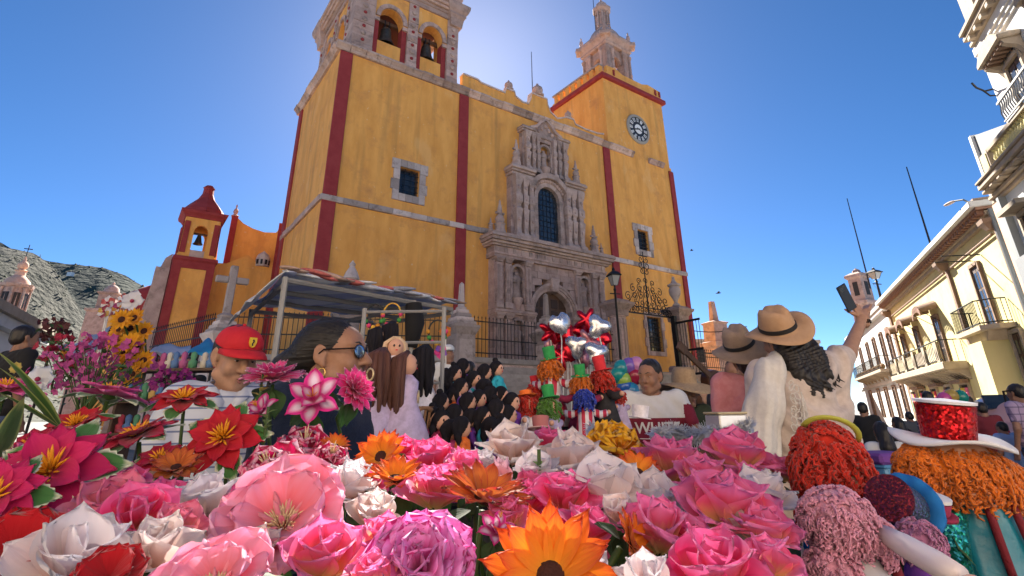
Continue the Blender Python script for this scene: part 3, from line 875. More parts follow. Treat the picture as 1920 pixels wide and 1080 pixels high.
def pedestal(u, w, top, label, s=1.0, z0=2.2, h=3.2):
 t = thing('stone_pedestal', label, 'pedestal', cw(u, w, z0), CH_A + (0.25 if u < -15 else 0))
 k = h / 3.2
 MB().sqlathe([(0.72 * s, 0), (0.72 * s, 0.5 * k), (0.6 * s, 0.6 * k), (0.58 * s, 2.2 * k), (0.62 * s, 2.25 * k), (0.72 * s, 2.42 * k), (0.78 * s, 2.5 * k), (0.78 * s, 2.6 * k)], (0, 0, 0)).build('pedestal_block', M_pale, t)
 for i in range(4):
  r = (0.6 - i * 0.1) * s
  MB().sqlathe([(r, (2.602 + i * 0.17) * k), (r + 0.03 * s, (2.66 + i * 0.17) * k), (r, (2.77 + i * 0.17) * k)]).build('stepped_cap', M_pale, t)
 for sx in (0, 1, 2, 3):
  Mx = Matrix.Rotation(sx * PI / 2, 4, 'Z')
  MB().box(-0.4 * s, 0.4 * s, -0.612 * s, -0.585 * s, 0.75 * k, 2.0 * k, Mx).build('panel', M_pale, t)
 zt = (2.602 + 4 * 0.17) * k
 if top == 'obelisk':
  MB().sqlathe([(0.2 * s, zt - .02), (0.22 * s, zt + 0.1), (0.14 * s, zt + 0.14), (0.1 * s, zt + 1.15), (0.0, zt + 1.25)]).build('obelisk', M_pale, t)
 elif top == 'cross':
  Mx = Matrix.Rotation(-0.2, 4, 'Z')
  MB().box(-0.14, 0.14, -0.14, 0.14, zt - .02, zt + 2.15, Mx).box(-0.62, -0.142, -0.12, 0.12, zt + 1.42, zt + 1.68, Mx).box(0.142, 0.62, -0.12, 0.12, zt + 1.42, zt + 1.68, Mx).build('cross', M_pale, t, bevel=0.03)
  MB().lathe([(0.3, zt - 0.01), (0.34, zt + 0.06), (0.2, zt + 0.16)], 12).build('ring', M_pale, t)
 elif top == 'lantern':
  MB().lathe([(0.3, zt - .02), (0.33, zt + 0.1), (0.25, zt + 0.15), (0.27, zt + 0.6), (0.36, zt + 0.66), (0.25, zt + 0.95), (0.1, zt + 1.2), (0.14, zt + 1.3), (0, zt + 1.5)], 8).build('stone_lantern', M_pale, t)
 return t
pedestal(-17.45, -0.75, 'cross', 'pale stone pedestal carrying a stone cross', 0.8, 2.0, 2.95)
pedestal(-8.85, -4.85, 'obelisk', 'pale stone pedestal with small obelisk left of the church steps', 0.8, 2.2, 3.25)
pedestal(-4.05, -4.85, 'obelisk', 'pale stone pedestal with small obelisk in front of the church door', 0.8, 2.2, 3.3)
pedestal(-13.2, -2.9, 'lantern', 'stone pedestal with a lantern shaped top rising behind the stall awning', 0.7, 2.4, 3.6)
def gate_column(u, w, z1, label, urn):
 t = thing('gate_column', label, 'column', cw(u, w, ZF - 0.6), CH_A)
 h = z1 - ZF + 0.6
 MB().sqlathe([(0.62, 0), (0.62, 0.9), (0.55, 1.0)]).build('plinth', M_stone, t)
 mb = MB()
 mb.lathe([(0.44, 1.0), (0.47, 1.12), (0.42, 1.2), (0.42, h - 0.9), (0.47, h - 0.85), (0.42, h - 0.8)], 16)
 mb.build('shaft', M_stone, t, smooth=True)
 for k in range(10):
  a = k * 2 * PI / 10
  MB().box(-0.055, 0.055, -0.455, -0.41, 1.25, h - 0.95, Matrix.Rotation(a, 4, 'Z')).build('flute', M_stone2, t)
 MB().sqlathe([(0.42, h - 0.8), (0.45, h - 0.5), (0.6, h - 0.3), (0.7, h - 0.2), (0.72, h - 0.08), (0.5, h), (0.46, h + 0.08)]).build('capital', M_stone2, t)
 if urn:
  MB().lathe([(0.2, h + 0.08), (0.24, h + 0.2), (0.1, h + 0.35), (0.14, h + 0.5), (0.33, h + 0.85), (0.36, h + 1.15), (0.28, h + 1.3), (0.4, h + 1.38), (0.4, h + 1.46), (0.2, h + 1.55), (0.08, h + 1.8), (0.1, h + 1.9), (0, h + 2.0)], 14).build('urn', M_pale, t, smooth=True)
 return t
gate_column(1.0, -4.8, 6.95, 'fluted stone gate column without urn, beside the black lamp post', False)
gate_column(6.2, -4.8, 7.1, 'fluted stone gate column topped by a stone urn', True)
ga = thing('iron_gate_arch', 'ornate black wrought iron arch with scrolls above the church gate', 'gate', cw(3.6, -4.8, ZF), CH_A)
MB().box(-2.1, 2.1, -0.03, 0.03, 3.1, 3.18).build('crossbar', M_iron, ga)
MB().box(-2.1, 2.1, -0.028, 0.028, 3.5, 3.55).build('crossbar', M_iron, ga)
random.seed(5)
def scroll(cx, cz, r, a0, turns=1.4, d=1, th=0.028):
 pts = []
 n = 18
 for i in range(n + 1):
  t = i / n
  rr = r * (1 - 0.8 * t)
  a = a0 + d * t * turns * 2 * PI
  pts.append((cx + rr * math.cos(a), 0, cz + rr * math.sin(a)))
 MB().tube(pts, th, 4).build('scroll', M_iron, ga)
rowsg = [(3.34, 0.17, 12, 2.0), (3.8, 0.24, 9, 1.9), (4.25, 0.25, 7, 1.6), (4.7, 0.24, 5, 1.15), (5.1, 0.2, 3, 0.6)]
for zc, r, n, hw in rowsg:
 for i in range(n):
  x = -hw + 2 * hw * i / (n - 1)
  scroll(x, zc - 0.12 * abs(x) * (zc > 3.5), r, random.uniform(0, 6.28), 1.3, 1 if x < 0 else -1)
for i in range(9):
 x = -1.8 + i * 0.45
 MB().tube([(x, 0, 3.18), (x * 0.8, 0, 3.9), (x * 0.45, 0, 4.5 + 0.4 * (1 - abs(x) / 1.8))], 0.022, 4).build('stem', M_iron, ga)
MB().tube([(0, 0, 3.2), (0, 0, 6.9)], [0.05, 0.03], 5).build('finial_rod', M_iron, ga)
for z, r in ((5.7, 0.2), (6.05, 0.26), (6.4, 0.22)):
 for s in (-1, 1):
  scroll(s * r, z, r, PI if s > 0 else 0, 1.1, s)
MB().box(-0.35, 0.35, -0.02, 0.02, 6.6, 6.66).build('cross_arm', M_iron, ga)
gl_ = thing('open_gate_leaf', 'dark iron gate leaf swung open against the right gate column', 'gate', cw(5.5, -5.0, ZF - .3), CH_A - R(95))
for z in (0.1, 1.4, 3.0):
 MB().box(0, 1.9, -0.025, 0.025, z, z + 0.12).build('rail', M_iron, gl_)
MB().box(-0.14, 0.14, -0.09, 0.09, 0, 3.5).build('stile', M_iron, gl_)
for i in range(9):
 MB().box(0.2 + i * 0.2, 0.225 + i * 0.2, -0.012, 0.012, 0.1, 3.1).build('bar', M_iron, gl_)
def street_lamp(P, h, label, m=M_iron, s=1.0, group=None):
 t = thing('street_lamp', label, 'street lamp', P, 0.3, group)
 MB().lathe([(0.18 * s, 0), (0.2 * s, 0.3), (0.12 * s, 0.5), (0.09 * s, 0.8), (0.075 * s, 1.2), (0.055 * s, h - 1.1), (0.09 * s, h - 1.05), (0.05 * s, h - 0.95), (0.05 * s, h - 0.8)], 10).build('post', m, t, smooth=True)
 MB().tube([(-0.3 * s, 0, h - 1.25), (0.3 * s, 0, h - 1.25)], 0.03 * s, 6).build('ladder_bar', m, t)
 MB().sqlathe([(0.12 * s, h - 0.8), (0.24 * s, h - 0.3)]).build('lamp_glass', mat('lamp_glass', (0.35, 0.35, 0.33), 0.2), t)
 for k in range(4):
  a = k * PI / 2 + PI / 4
  MB().tube([(0.17 * s * math.cos(a), 0.17 * s * math.sin(a), h - 0.81), (0.345 * s * math.cos(a), 0.345 * s * math.sin(a), h - 0.29)], 0.014 * s, 4).build('frame_bar', m, t)
 MB().sqlathe([(0.3 * s, h - 0.3), (0.31 * s, h - 0.25), (0.17 * s, h - 0.08), (0.06 * s, h), (0.05 * s, h + 0.12), (0, h + 0.2)]).build('lamp_cap', m, t)
 return t
p = at(1166, 700, 27.5)
street_lamp(Vector((p.x, p.y, 0)), 8.35, 'tall black lamp post in front of the left gate column')
# --- side chapel and small bell turret left of the tower
sc = thing('side_chapel', 'ochre side chapel with curved gable buttress and maroon pier left of the tower', 'chapel', cw(0, 10, 0), CH_A)
MB().prism([(-17.3, 0), (-17.3, 9.85), (-16.6, 9.9), (-15.5, 10.6), (-14.6, 10.0), (-13.4, 10.75), (-11.0, 10.9), (-11.0, 0)], 0, 0.5).build('chapel_wall', M_yel, sc)
MB().prism([(-16.45, 9.8), (-16.35, 13.3), (-15.9, 12.95), (-15.3, 12.72), (-14.6, 12.6), (-13.6, 12.75), (-13.0, 13.0), (-13.0, 9.8)], 1.2, 1.8).build('curved_buttress', M_yel, sc)
MB().prism([(-17.6, 9.8), (-17.3, 12.2), (-16.95, 12.3), (-16.8, 9.8)], 3.0, 3.6).build('curved_buttress', M_yel, sc)
MB().box(-16.65, -16.3, 1.0, 1.19, 9.8, 13.3).build('maroon_strip', M_red, sc)
MB().box(-14.0, -13.75, -0.06, -0.003, 3, 13.0).build('maroon_strip', M_red, sc)
MB().box(-13.25, -12.6, -0.3, 0.3, 10.8, 11.3).build('coping', M_red, sc)
for x, y, z in ((-16.45, 1.4, 13.3), (-17.2, 3.3, 12.3), (-13.3, 1.4, 12.9), (-18.3, 5.3, 10.8)):
 MB().lathe([(0.2, 0), (0.24, 0.12), (0.1, 0.22), (0.16, 0.42), (0.1, 0.6), (0.03, 0.66), (0.06, 0.8), (0, 0.95)], 8, (x, y, z)).build('finial', M_stone, sc, smooth=True)
MB().lathe([(0.5, 12.9), (0.55, 13.1), (0.4, 13.2), (0.3, 13.7), (0.42, 13.8), (0.2, 14.0), (0.05, 14.1), (0.08, 14.3), (0, 14.5)], 8, (-12.95, 2.2, 0)).build('red_pinnacle', M_red, sc)
MB().lathe([(0.42, 10.0), (0.42, 10.5), (0.34, 10.75), (0.1, 10.95), (0, 11.05)], 10, (-14.6, 0.1, 0)).build('small_lantern', M_pale, sc)
for k in range(4):
 a = R(-90 + (k - 1.5) * 36)
 MB().box(-0.06, 0.06, -0.03, 0.03, 10.1, 10.4, Matrix.Translation((-14.6 + 0.41 * math.cos(a), 0.1 + 0.41 * math.sin(a), 0)) @ Matrix.Rotation(a + PI / 2, 4, 'Z')).build('lantern_opening', M_iron, sc)  # black slabs on the solid lantern stand for shaded openings
bt = thing('bell_turret', 'small ochre bell turret with maroon corners and red domed cap', 'bell tower', cw(-18.3, 9.6, 0), CH_A)
MB().box(-1.0, 1.0, -1.0, 1.0, 0, 9.4).build('turret_shaft', M_yel, bt)
for s in (-1, 1):
 a, b = sorted((s * 1.02, s * 0.62))
 MB().box(a, b, -1.05, -1.003, 0, 9.4).build('maroon_strip', M_red, bt)
MB().box(-0.618, 0.618, -1.05, -1.003, 9.0, 9.4).build('maroon_strip', M_red, bt)
MB().box(-1.06, -1.003, -1.05, 1.0, 0, 9.4).build('maroon_strip', M_red, bt)
MB().sqlathe([(1.02, 9.402), (1.12, 9.5), (1.1, 9.66), (0.95, 9.7)]).build('cornice', M_red, bt)
for k in range(4):
 Mx = Matrix.Rotation(k * PI / 2, 4, 'Z')
 arch_wall(MB(), -0.86, 0.86, 9.7, 12.0, -0.36, 0.36, 11.2, 11.6, -0.9 + 0.001 * k, -0.66, 8, M=Mx).build('belfry_wall', M_yel, bt)
 for s in (-1, 1):
  a, b = sorted((s * 0.88, s * 0.6))
  MB().box(a, b, -0.97, -0.905, 9.9, 11.75, Mx).build('maroon_strip', M_red, bt)
 MB().box(-0.359, 0.359, -0.88, -0.7, 9.7, 10.1, Mx).build('sill', M_stone, bt)
MB().sqlathe([(0.95, 12.002), (1.0, 12.1), (1.16, 12.25), (1.2, 12.4), (1.05, 12.44)]).build('cornice', M_red, bt)
MB().lathe([(1.2, 12.44), (1.12, 12.7), (0.8, 13.1), (0.45, 13.5), (0.3, 13.85), (0.28, 14.2), (0.34, 14.24), (0.2, 14.4), (0, 14.45)], 8, M=Matrix.Rotation(PI / 8, 3, 'Z')).build('domed_cap', M_red, bt)
MB().box(-1.75, -1.1, -0.6, 0.9, 0, 9.0).prism([(-2.4, 0), (-1.1, 0), (-1.1, 9.9), (-1.4, 9.6), (-1.75, 8.2), (-2.1, 5)], -0.3, 0.5).build('weathered_buttress', M_stone, bt)
t = thing('church_bell', 'small bronze bell inside the arch of the little red capped turret', 'bell', cw(-18.3, 9.6, 11.25), CH_A)
MB().lathe([(0.0, 0), (0.1, -0.02), (0.14, -0.2), (0.2, -0.45), (0.27, -0.55)], 14, caps=False).build('bell_body', M_bronze, t, smooth=True)
MB().box(-0.7, 0.7, -0.05, 0.05, 0.01, 0.12).build('yoke', M_wood, t)
dm = thing('red_dome', 'low maroon dome behind the small bell turret', 'dome', cw(-19.6, 18.0, -.6), CH_A)
MB().lathe([(2.3, 0.6), (2.3, 7.6), (2.4, 7.7), (2.4, 7.9)], 16).build('drum', M_yel, dm)
MB().lathe([(2.25, 7.9), (2.0, 8.9), (1.4, 9.7), (0.6, 10.2), (0.2, 10.35), (0.2, 10.8), (0, 11)], 20).build('dome', M_red, dm, smooth=True)
# === right side of the plaza (local x away along the street, +y towards the plaza)
RB_O = Vector((18.3533, 18.8599, 0))
RB_A = math.atan2(0.90736, 0.42035)
RD = Vector((0.42035, 0.90736, 0))
RNn = Vector((-0.90736, 0.42035, 0))
def rb(s, y, z):
 return RB_O + RD * s + RNn * y + Vector((0, 0, z))
random.seed(21)
M_cream = mat('cream_plaster', (0.64, 0.56, 0.26), 0.9, (0.70, 0.62, 0.31), 0.8, bump=0.2, bscale=8, col3=(0.50, 0.42, 0.18), scale3=0.5, stretch=(1, 1, 0.5))
M_white = mat('white_plaster', (0.60, 0.59, 0.57), 0.9, (0.66, 0.65, 0.63), 0.8, bump=0.2, bscale=8, col3=(0.42, 0.40, 0.37), scale3=0.5, stretch=(1, 1, 0.5))
M_bluew = mat('bluish_white_plaster', (0.54, 0.59, 0.61), 0.9, (0.6, 0.65, 0.67), 0.8, bump=0.2, bscale=8, stretch=(1, 1, 0.5))
M_brown = mat('brown_trim', (0.20, 0.12, 0.08), 0.85, (0.28, 0.18, 0.12), 3, bump=0.3)
M_brick = mat('brick_soffit', (0.22, 0.11, 0.075), 0.9, (0.32, 0.18, 0.12), 6, bump=0.4)
M_tan = mat('tan_stone', (0.36, 0.29, 0.21), 0.9, (0.45, 0.37, 0.28), 3, bump=0.4, rnd=0.12)
M_shade = mat('dark_opening', (0.02, 0.016, 0.014), 0.6)  # near-black standing for the shade inside openings; also colours the car tyres
M_pinkp = mat('peach_plaster', (0.62, 0.38, 0.27), 0.9, (0.68, 0.45, 0.33), 2, bump=0.2)
M_greyt = mat('grey_tarp', (0.10, 0.115, 0.125), 0.7, (0.14, 0.155, 0.16), 2)
def opening(parent, s, z0, z1, w, shutters=True, frame=M_brown, y=0.0, name='window'):
 """proud frame and leaves over a flat dark panel standing for the shade inside"""
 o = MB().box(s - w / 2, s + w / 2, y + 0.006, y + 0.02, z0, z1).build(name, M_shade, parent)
 for a, b in ((s - w / 2 - 0.12, s - w / 2), (s + w / 2, s + w / 2 + 0.12)):
  MB().box(a, b, y + 0.003, y + 0.12, z0, z1 + 0.12).build('frame', frame, o)
 MB().box(s - w / 2 + 0.002, s + w / 2 - 0.002, y + 0.004, y + 0.14, z1 + 0.002, z1 + 0.14).build('lintel', frame, o)
 if shutters:
  for k in (-1, 1):
   MB().box(s + k * w * 0.25 - w * 0.22, s + k * w * 0.25 + w * 0.22, y + 0.021, y + 0.05, z0 + 0.04, z1 - 0.05).build('shutter', M_wood, o)
   for i in range(3):
    zz = z0 + 0.15 + (z1 - z0 - 0.3) * i / 3
    MB().box(s + k * w * 0.25 - w * 0.15, s + k * w * 0.25 + w * 0.15, y + 0.052, y + 0.06, zz, zz + (z1 - z0 - 0.3) / 3 - 0.1).build('pane', M_glass, o)
 return o
def railing(parent, s0, s1, d, z0, h=1.0, step=0.16, bulge=0.0, m=M_iron, name='railing'):
 """iron balcony railing round three sides; each baluster a piece"""
 r = MB().box(s0, s1, d - 0.025, d + 0.025, z0 + h - 0.05, z0 + h).build(name, m, parent)
 for a in (s0, s1):
  MB().box(a - 0.025, a + 0.025, 0.02, d - 0.026, z0 + h - 0.05, z0 + h).build('rail', m, r)
 MB().box(s0, s1, d - 0.02, d + 0.02, z0 + 0.08, z0 + 0.12).build('rail', m, r)
 n = max(2, int((s1 - s0) / step))
 pts = [(d + 0.0, z0), (d + bulge * 0.9, z0 + 0.2), (d + bulge, z0 + 0.35), (d + 0.02, z0 + h * 0.65), (d, z0 + h - 0.05)]
 me = MB().tube([(0, p[0], p[1]) for p in pts], 0.014, 4).mesh('baluster', m)
 for i in range(n + 1):
  obj('baluster', me, r, (s0 + (s1 - s0) * i / n, 0, 0))
 k = max(1, int(d / step))
 for a in (s0, s1):
  me2 = MB().tube([(0, 0, z0), (0, 0, z0 + h - 0.05)], 0.014, 4).mesh('baluster', m)
  for i in range(k):
   obj('baluster', me2, r, (a, 0.05 + (d - 0.1) * i / k, 0))
 return r
# --- cream house
yb = thing('cream_house', 'cream yellow two storey house with a long balcony, three canopied windows and brick eaves', 'house', RB_O, RB_A)
MB().box(-0.2, 22.2, -9, 0, 0, 8.35).build('wall', M_cream, yb)
for e, za, zb in ((0.18, 8.0, 8.14), (0.28, 8.142, 8.32)):
 MB().box(-0.1, 22.15, 0.002, e, za, zb).build('moulding', M_tan, yb)
MB().box(-0.2, 22.3, -9, 0.55, 8.352, 8.46).build('soffit', M_brick, yb)
for i in range(56):
 MB().box(0.0 + i * 0.4, 0.2 + i * 0.4, 0.02, 0.5, 8.2, 8.35).build('dentil', M_brick, yb)
MB().box(-0.25, 22.35, -9, 0.72, 8.462, 8.72).build('fascia', M_white, yb, bevel=0.03)
MB().box(-0.25, 22.3, -9, 0.55, 8.722, 8.8).build('roof', mat('roof_gravel', (0.3, 0.22, 0.17), 0.95), yb)
for s in (0.0, 6.9, 22.0):
 MB().box(s - 0.14, s + 0.14, 0.003, 0.12, 0, 7.55).build('pilaster', M_brown, yb)
 MB().sqlathe([(0.14, 7.55), (0.2, 7.65), (0.3, 7.8), (0.32, 7.95), (0.2, 7.98)], (s, 0.2, 0)).build('capital', M_brown, yb)
for a, b in ((0.5, 6.4), (7.3, 21.6)):
 MB().tube([(a, 0.1, 7.5), (b, 0.1, 7.5)], 0.05, 6).build('cable_pipe', M_brown, yb)
for s in (11.2, 16.0, 20.0):
 opening(yb, s, 3.5, 5.9, 0.95)
 c = MB()
 prof = [(0.95 * math.cos(a), 0.45 * math.sin(a)) for a in [PI * i / 10 for i in range(11)]]
 vs = [(s + x, 0.02, 6.35 + z) for x, z in prof] + [(s + x * 0.95, 0.85, 6.2 + z * 0.8) for x, z in prof] + [(s + x * 0.95, 0.85, 6.12 + z * 0.8) for x, z in prof] + [(s + x, 0.02, 6.27 + z) for x, z in prof]
 n = 11
 fs = []
 for i in range(n - 1):
  fs += [(i, i + 1, n + i + 1, n + i), (n + i, n + i + 1, 2 * n + i + 1, 2 * n + i), (2 * n + i, 2 * n + i + 1, 3 * n + i + 1, 3 * n + i)]
 cp = c.add(vs, fs).build('canopy', M_brown, yb)
 for i in range(10):
  x = (prof[i][0] + prof[i + 1][0]) / 2 * .95
  z = (prof[i][1] + prof[i + 1][1]) / 2 * .8
  MB().box(s + x - 0.08, s + x + 0.08, 0.855, 0.875, 5.86 + z, 6.18 + z).build('valance_tab', M_brick, cp)
 for k in (-1, 1):
  MB().tube([(s + k * 0.8, 0.05, 5.6), (s + k * 0.8, 0.8, 6.2)], 0.02, 4).build('strut', M_iron, cp)
bal = MB().box(8.2, 21.8, 0.004, 1.0, 3.05, 3.4).build('balcony', M_tan, yb, bevel=0.04)
for i in range(26):
 s = 8.45 + i * 0.52
 MB().prism([(0.003, 2.55), (0.003, 3.048), (0.85, 3.048), (0.8, 2.95), (0.35, 2.85)], -0.09, 0.09, Matrix.Translation((s, 0, 0)) @ Matrix.Rotation(PI / 2, 4, 'Z') @ Matrix.Scale(-1, 4, (0, 1, 0)) @ Matrix.Identity(4) if False else Matrix(((0, 1, 0, s), (1, 0, 0, 0), (0, 0, 1, 0), (0, 0, 0, 1)))).build('corbel', M_tan, bal)
M_balp = mat('balcony_panel', (0.62, 0.54, 0.36), 0.85, (0.7, 0.62, 0.44), 4)
for i in range(5):
 a = 8.6 + i * 2.6
 MB().box(a, a + 0.5, 0.82, 0.98, 3.402, 4.38).build('balcony_pier', M_tan, bal)
 if i < 4 or True:
  MB().box(a + 0.52, min(a + 2.58, 21.7), 0.86, 0.9, 3.46, 4.2).build('balcony_panel', M_balp if i != 1 else M_tan, bal)
railing(yb, 8.2, 21.8, 0.95, 3.4, 1.05, 0.3, 0.05)
opening(yb, 3.4, 4.3, 6.9, 0.95)
b2 = MB().slab([(1.4, 0.004), (1.4, 0.5), (1.8, 1.0), (5.0, 1.0), (5.4, 0.5), (5.4, 0.004)], 4.1, 4.28).build('balcony', M_tan, yb)
MB().prism([(2.0, 4.098), (4.8, 4.098), (4.4, 3.75), (2.4, 3.75)], 0.004, 0.7).build('corbel', M_tan, b2)
MB().box(2.5, 4.3, 0.004, 0.9, 1.3, 3.748).build('bay', M_cream, b2)
rp = [(1.45, 0.05), (1.45, 0.5), (1.85, 0.95), (4.95, 0.95), (5.35, 0.5), (5.35, 0.05)]
for z in (4.36, 5.22):
 MB().tube([(x, y, z) for x, y in rp], 0.028, 5).build('rail', M_iron, b2)
L_ = 0
for (xa, ya), (xb, yb_) in zip(rp[:-1], rp[1:]):
 dl = math.hypot(xb - xa, yb_ - ya)
 n = max(1, int(dl / 0.15))
 for i in range(n):
  x, y = xa + (xb - xa) * i / n, ya + (yb_ - ya) * i / n
  MB().tube([(x, y, 4.28), (x, y, 5.22)], 0.014, 4).build('baluster', M_iron, b2)
for s, z0, z1 in ((1.6, 1.75, 3.9), (5.75, 1.75, 3.9)):
 opening(yb, s, z0, z1, 0.9, frame=M_tan)
for s in (9.6, 12.6, 15.6, 18.6, 21.0):
 o = opening(yb, s, 0.05, 2.35, 1.25, shutters=False, frame=M_tan, name='shop_doorway')
 cols = [(0.6, 0.05, 0.08), (0.7, 0.15, 0.3), (0.1, 0.25, 0.5), (0.75, 0.5, 0.05), (0.1, 0.35, 0.2)]
 for i in range(5):
  c = random.choice(cols)
  MB().box(s - 0.6 + i * 0.24, s - 0.42 + i * 0.24, 0.022, 0.2, 0.8 + random.random() * .3, 2.2).build('hung_goods', mat('goods_%.2f_%.2f' % (c[0], c[2]), c, 0.8), o)
for s in (9.6, 14.0, 18.6):
 MB().box(s - 0.9, s + 0.9, 0.08, 0.45, 2.42, 2.58).build('shop_awning', M_brown, yb)
for s, c in ((5.75, (0.6, 0.04, 0.06)), (5.5, (0.05, 0.2, 0.4)), (1.2, (0.7, 0.35, 0.03))):
 MB().box(s - 0.12, s + 0.12, 0.13, 0.2, 1.5, 2.6).build('hanging_cloth', mat('cloth_%.2f' % c[0], c, 0.9), yb)
for a in (3.6, 2.5):
 MB().tube([(a, 0.02, 7.2), (a, 1.3, 7.3)], 0.03, 5).build('iron_bracket', M_iron, yb)
MB().tube([(-0.28, 0.16, 0), (-0.28, 0.16, 8.3)], 0.08, 8).build('drainpipe', mat('grey_pipe', (0.2, 0.22, 0.23), 0.6), yb)
# --- bluish white house beyond
wb = thing('white_house', 'bluish white two storey house beyond the cream house with brown shutters', 'house', RB_O, RB_A)
MB().box(22.25, 46, -9, -0.02, 0, 8.2).build('wall', M_bluew, wb)
MB().box(22.25, 46.2, -9, 0.3, 8.2, 8.5).build('cornice', M_white, wb, bevel=0.04)
MB().box(22.25, 46.2, -9, 0.42, 8.502, 8.75).build('fascia', M_white, wb)
for s in (24.6, 27.6, 31.3, 35.2, 40.0):
 opening(wb, s, 4.3, 7.0, 1.0, y=-0.02)
 opening(wb, s, 0.6, 2.9, 1.0, y=-0.02)
wbb = MB().box(25.8, 41.5, -0.018, 0.9, 4.0, 4.2).build('balcony', M_tan, wb)
for s in range(27, 42, 2):
 MB().prism([(0.003, 3.5), (0.003, 3.998), (0.8, 3.998), (0.7, 3.85), (0.3, 3.75)], -0.08, 0.08, Matrix(((0, 1, 0, s), (1, 0, 0, -0.018), (0, 0, 1, 0), (0, 0, 0, 1)))).build('corbel', M_tan, wbb)
railing(wb, 25.8, 41.5, 0.85, 4.2, 1.0, 0.3)
for i in range(22):
 s = 26.2 + i * 0.7
 MB().ell((s, 0.62, 4.42), (0.3, 0.18, 0.22), 8, 5).build('potted_plant', mat('terracotta_plants', (0.3, 0.12, 0.06), 0.9, (0.12, 0.13, 0.05), 8), wbb)
MB().box(22.25, 46, -0.018, 0.1, 3.2, 3.4).build('moulding', M_white, wb)
MB().box(22.3, 22.55, -0.017, 0.12, 0, 8.19).build('pilaster', M_tan, wb)
# --- tall house at the right edge
tb = thing('tall_white_house', 'tall white ornate house at the right edge with bracketed cornices and balustrade', 'house', RB_O, RB_A)
MB().box(-14, -0.95, -9, 0.2, 0, 8.5).build('wall', M_bluew, tb)
MB().box(-1.75, -0.94, 0.202, 0.3, 0, 8.2).build('peach_pilaster', M_pinkp, tb)
MB().box(-1.95, -1.752, 0.202, 0.42, 0, 8.2).build('grey_pipe', mat('grey_pipe', (0.2, 0.22, 0.23), 0.6), tb)
for e, za, zb in ((0.12, 8.2, 8.32), (0.22, 8.322, 8.45), (0.42, 8.502, 8.62), (0.55, 8.622, 8.8), (0.62, 8.802, 8.9)):
 MB().box(-14, -0.92 - e * 1.2, 0.1, 0.2 + e, za, zb).build('cornice_course', M_tan, tb, bevel=0.02)
for i in range(16):
 s = -1.9 - i * 0.7
 MB().box(s - 0.12, s + 0.12, 0.25, 0.72, 8.452, 8.5).build('bracket', M_tan, tb)
for a in (-2.15, -6.2, -10.4):
 MB().box(a - 0.72, a, 0.25, 0.6, 8.902, 9.72).build('balustrade_pier', M_tan, tb, bevel=0.03)
 MB().box(a - 0.6, a - 0.12, 0.602, 0.63, 9.05, 9.6).build('pier_panel', M_cream, tb)
for a, b in ((-6.18, -2.89), (-10.38, -6.94)):
 MB().box(a, b, 0.28, 0.58, 8.902, 9.02).build('balustrade_base', M_tan, tb)
 MB().box(a, b, 0.28, 0.6, 9.58, 9.7).build('balustrade_rail', M_tan, tb)
 n = 14
 me = MB().lathe([(0.07, 9.02), (0.1, 9.08), (0.05, 9.13), (0.1, 9.27), (0.05, 9.48), (0.09, 9.54), (0.09, 9.58)], 8).mesh('baluster', M_cream, True)
 for i in range(n):
  obj('baluster', me, tb, (a + (b - a) * (i + 0.5) / n, 0.43, 0))
MB().prism([(-3.6, 8.9), (0.7, 8.9), (0.7, 11.75), (-3.6, 10.35)], -0.6, -0.5).build('grey_screen', M_greyt, tb)
MB().box(0.72, 0.95, -0.7, -0.4, 8.85, 11.8).build('screen_post', M_white, tb)
MB().box(-14, -3.4, -9, 0.0, 8.56, 13.3).build('upper_wall', M_white, tb)
for e, za, zb in ((0.08, 12.75, 12.87), (0.14, 12.872, 13.0), (0.2, 13.0, 13.3)):
 MB().box(-14, -3.4 - e * .6, 0.003, e, za, zb).build('moulding', M_white, tb)
for e, za, zb in ((0.3, 13.302, 13.45), (0.5, 13.452, 13.62), (0.6, 13.622, 13.78)):
 MB().box(-14, -3.4 - e, -9, e, za, zb).build('roof_cornice', M_tan, tb, bevel=0.02)
for i in range(12):
 s = -4.3 - i * 0.6
 MB().box(s - 0.1, s + 0.1, 0.22, 0.48, 13.31, 13.45).build('bracket', M_tan, tb)
MB().box(-5.3, -4.3, -0.6, 0.4, 13.782, 15.2).build('roof_pier', M_tan, tb, bevel=0.05)
MB().box(-14, -5.31, -0.2, 0.2, 13.782, 14.7).build('roof_parapet', M_tan, tb)
for s in (-5.3, -8.6):
 o = opening(tb, s, 9.0, 11.6, 1.0, y=0.0, frame=M_tan)
 MB().prism([(s - 0.95, 12.0), (s + 0.95, 12.0), (s + 0.95, 12.15), (s + 0.45, 12.5), (s - 0.45, 12.5), (s - 0.95, 12.15)], 0.01, 0.6).build('window_hood', M_tan, o, bevel=0.03)
 for k in (-1, 1):
  MB().prism([(0.01, 11.4), (0.01, 11.998), (0.5, 11.998), (0.45, 11.85), (0.15, 11.7)], -0.1, 0.1, Matrix(((0, 1, 0, s + k * 0.75), (1, 0, 0, 0.003), (0, 0, 1, 0), (0, 0, 0, 1)))).build('hood_bracket', M_tan, o)
 for i in range(6):
  MB().box(s - 0.8 + i * 0.28, s - 0.66 + i * 0.28, 0.1, 0.5, 11.88, 11.998).build('dentil', M_brown, o)
o = opening(tb, -3.1, 5.2, 7.2, 1.0, y=0.2, frame=M_tan)
MB().box(-3.9, -2.3, 0.202, 0.75, 7.35, 7.5).build('window_hood', M_tan, o)
opening(tb, -3.1, 0.3, 3.5, 1.2, y=0.2, frame=M_tan)
lbk = MB().box(-4.6, -2.5, 0.202, 0.8, 4.7, 4.9).build('balcony', M_tan, tb)
MB().box(-4.6, -2.5, 0.72, 0.78, 4.902, 5.8).build('balcony_panel', mat('grey_iron_panel', (0.2, 0.21, 0.22), 0.6), lbk)
